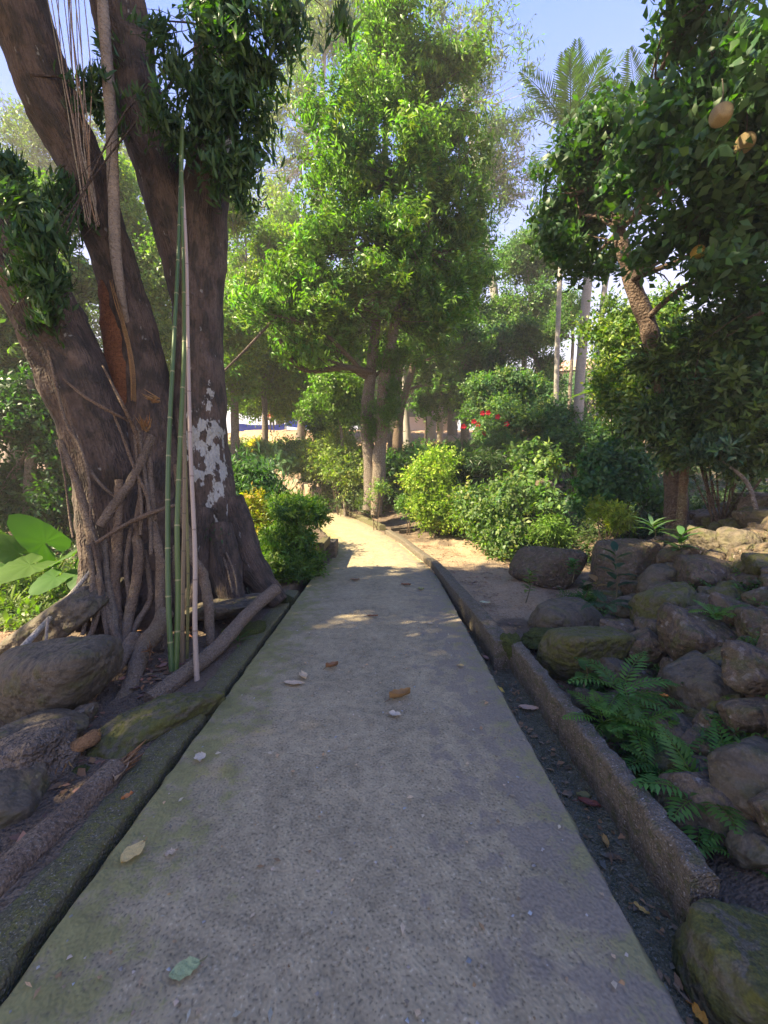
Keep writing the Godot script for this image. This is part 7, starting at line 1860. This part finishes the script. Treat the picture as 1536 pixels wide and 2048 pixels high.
	# crumbs of dry leaf on the path and silt and leaves lying in the drain
	var crumbs := MB.new()
	rng.seed = 961
	for k in 330:
		var d := pow(rng.randf(), 1.3) * 9.0 + 0.9
		var x := pathx(d) + rnd(-1, 1) * pathw(d) * 0.97
		var a2 := rnd(0, TAU)
		leaf(crumbs, Vector3(x, pathh(d) + 0.010, -d), Vector3(cos(a2), rnd(-0.1, 0.3), sin(a2)), (Vector3.UP + rdir() * 0.3).normalized(), rnd(0.012, 0.04), rnd(0.008, 0.022), rnd(-0.2, 0.4), vary(Color(0.45, 0.33, 0.2), 0.5), 1)
	for k in 420:
		var d := rnd(0.8, 4.7)
		var x := rnd(0.82, 1.05)
		var a2 := rnd(0, TAU)
		leaf(crumbs, Vector3(x, -0.140, -d), Vector3(cos(a2), rnd(-0.1, 0.3), sin(a2)), (Vector3.UP + rdir() * 0.3).normalized(), rnd(0.015, 0.06), rnd(0.008, 0.03), rnd(-0.2, 0.4), vary(Color(0.22, 0.15, 0.09), 0.6), 1)
	var co := MeshInstance3D.new()
	co.name = "leaf_crumbs"
	co.mesh = crumbs.mesh()
	co.material_override = M.fallen
	add_child(co)
	co.set_meta("kind", "stuff")
	co.set_meta("label", "crumbs of dry leaf lying on the path and in the drain")
	# grit strewn on the path
	rng.seed = 960
	var grit := MB.new()
	for k in 520:
		var d := pow(rng.randf(), 1.6) * 8.0 + 0.9
		var x := -0.13 + rnd(-0.92, 0.92)
		var g := rnd(0.003, 0.009)
		var c := Vector3(x, g * 0.4, -d)
		var cc := vary(Color(0.34, 0.30, 0.25) if rng.randf() < 0.6 else Color(0.30, 0.2, 0.1), 0.4)
		var ids := []
		for q in [Vector3(1, 0, 0), Vector3(0, 0, 1), Vector3(-1, 0, 0), Vector3(0, 0, -1), Vector3(0, 1, 0)]:
			ids.append(grit.add(c + (q + rdir() * 0.4) * g * Vector3(1, 0.6, 1), q, Vector2.ZERO, cc))
		for i in 4:
			grit.tri(ids[4], ids[(i + 1) % 4], ids[i])
	grit.smooth()
	var go := MeshInstance3D.new()
	go.name = "grit"
	go.mesh = grit.mesh()
	go.material_override = M.flat
	add_child(go)
	go.set_meta("kind", "stuff")
	go.set_meta("label", "fine grit and crumbs of leaf strewn on the path")

func _block(t: Node3D, a: Vector3, c: Vector3, called: String, col: Color, m: String) -> void:
	var mb := rock_mesh(970, 8, 1, 40.0, 0.0)
	for i in mb.v.size():
		var p := mb.v[i]
		p = p / maxf(maxf(absf(p.x), absf(p.y)), absf(p.z)) * 0.985 + p.normalized() * 0.015
		mb.v[i] = (a + c) / 2 + p * (c - a) / 2
		mb.c[i] = col
	mb.smooth()
	part(t, called, mb, M[m])

func culvert() -> void:
	var b := ground_at(-0.98, -7.6)
	var t := thing("culvert_wall", "short concrete culvert wall with dark opening at the path edge behind the hedge", "wall", b)
	_block(t, Vector3(-1.08, -0.3, -8.4), Vector3(-0.90, 0.30, -7.95), "post", Color(1.1, 1.05, 1), "kerb_concrete")
	_block(t, Vector3(-1.22, -0.3, -7.1), Vector3(-1.02, 0.42, -6.95), "post", Color(0.8, 0.75, 0.7), "kerb_moss")
	_block(t, Vector3(-1.16, -0.3, -7.95), Vector3(-1.10, 0.38, -7.1), "back_panel", Color(0.8, 0.78, 0.75), "kerb_concrete")
	_block(t, Vector3(-1.12, 0.27, -7.96), Vector3(-1.0, 0.40, -7.09), "cap", Color(0.9, 0.85, 0.8), "kerb_moss")
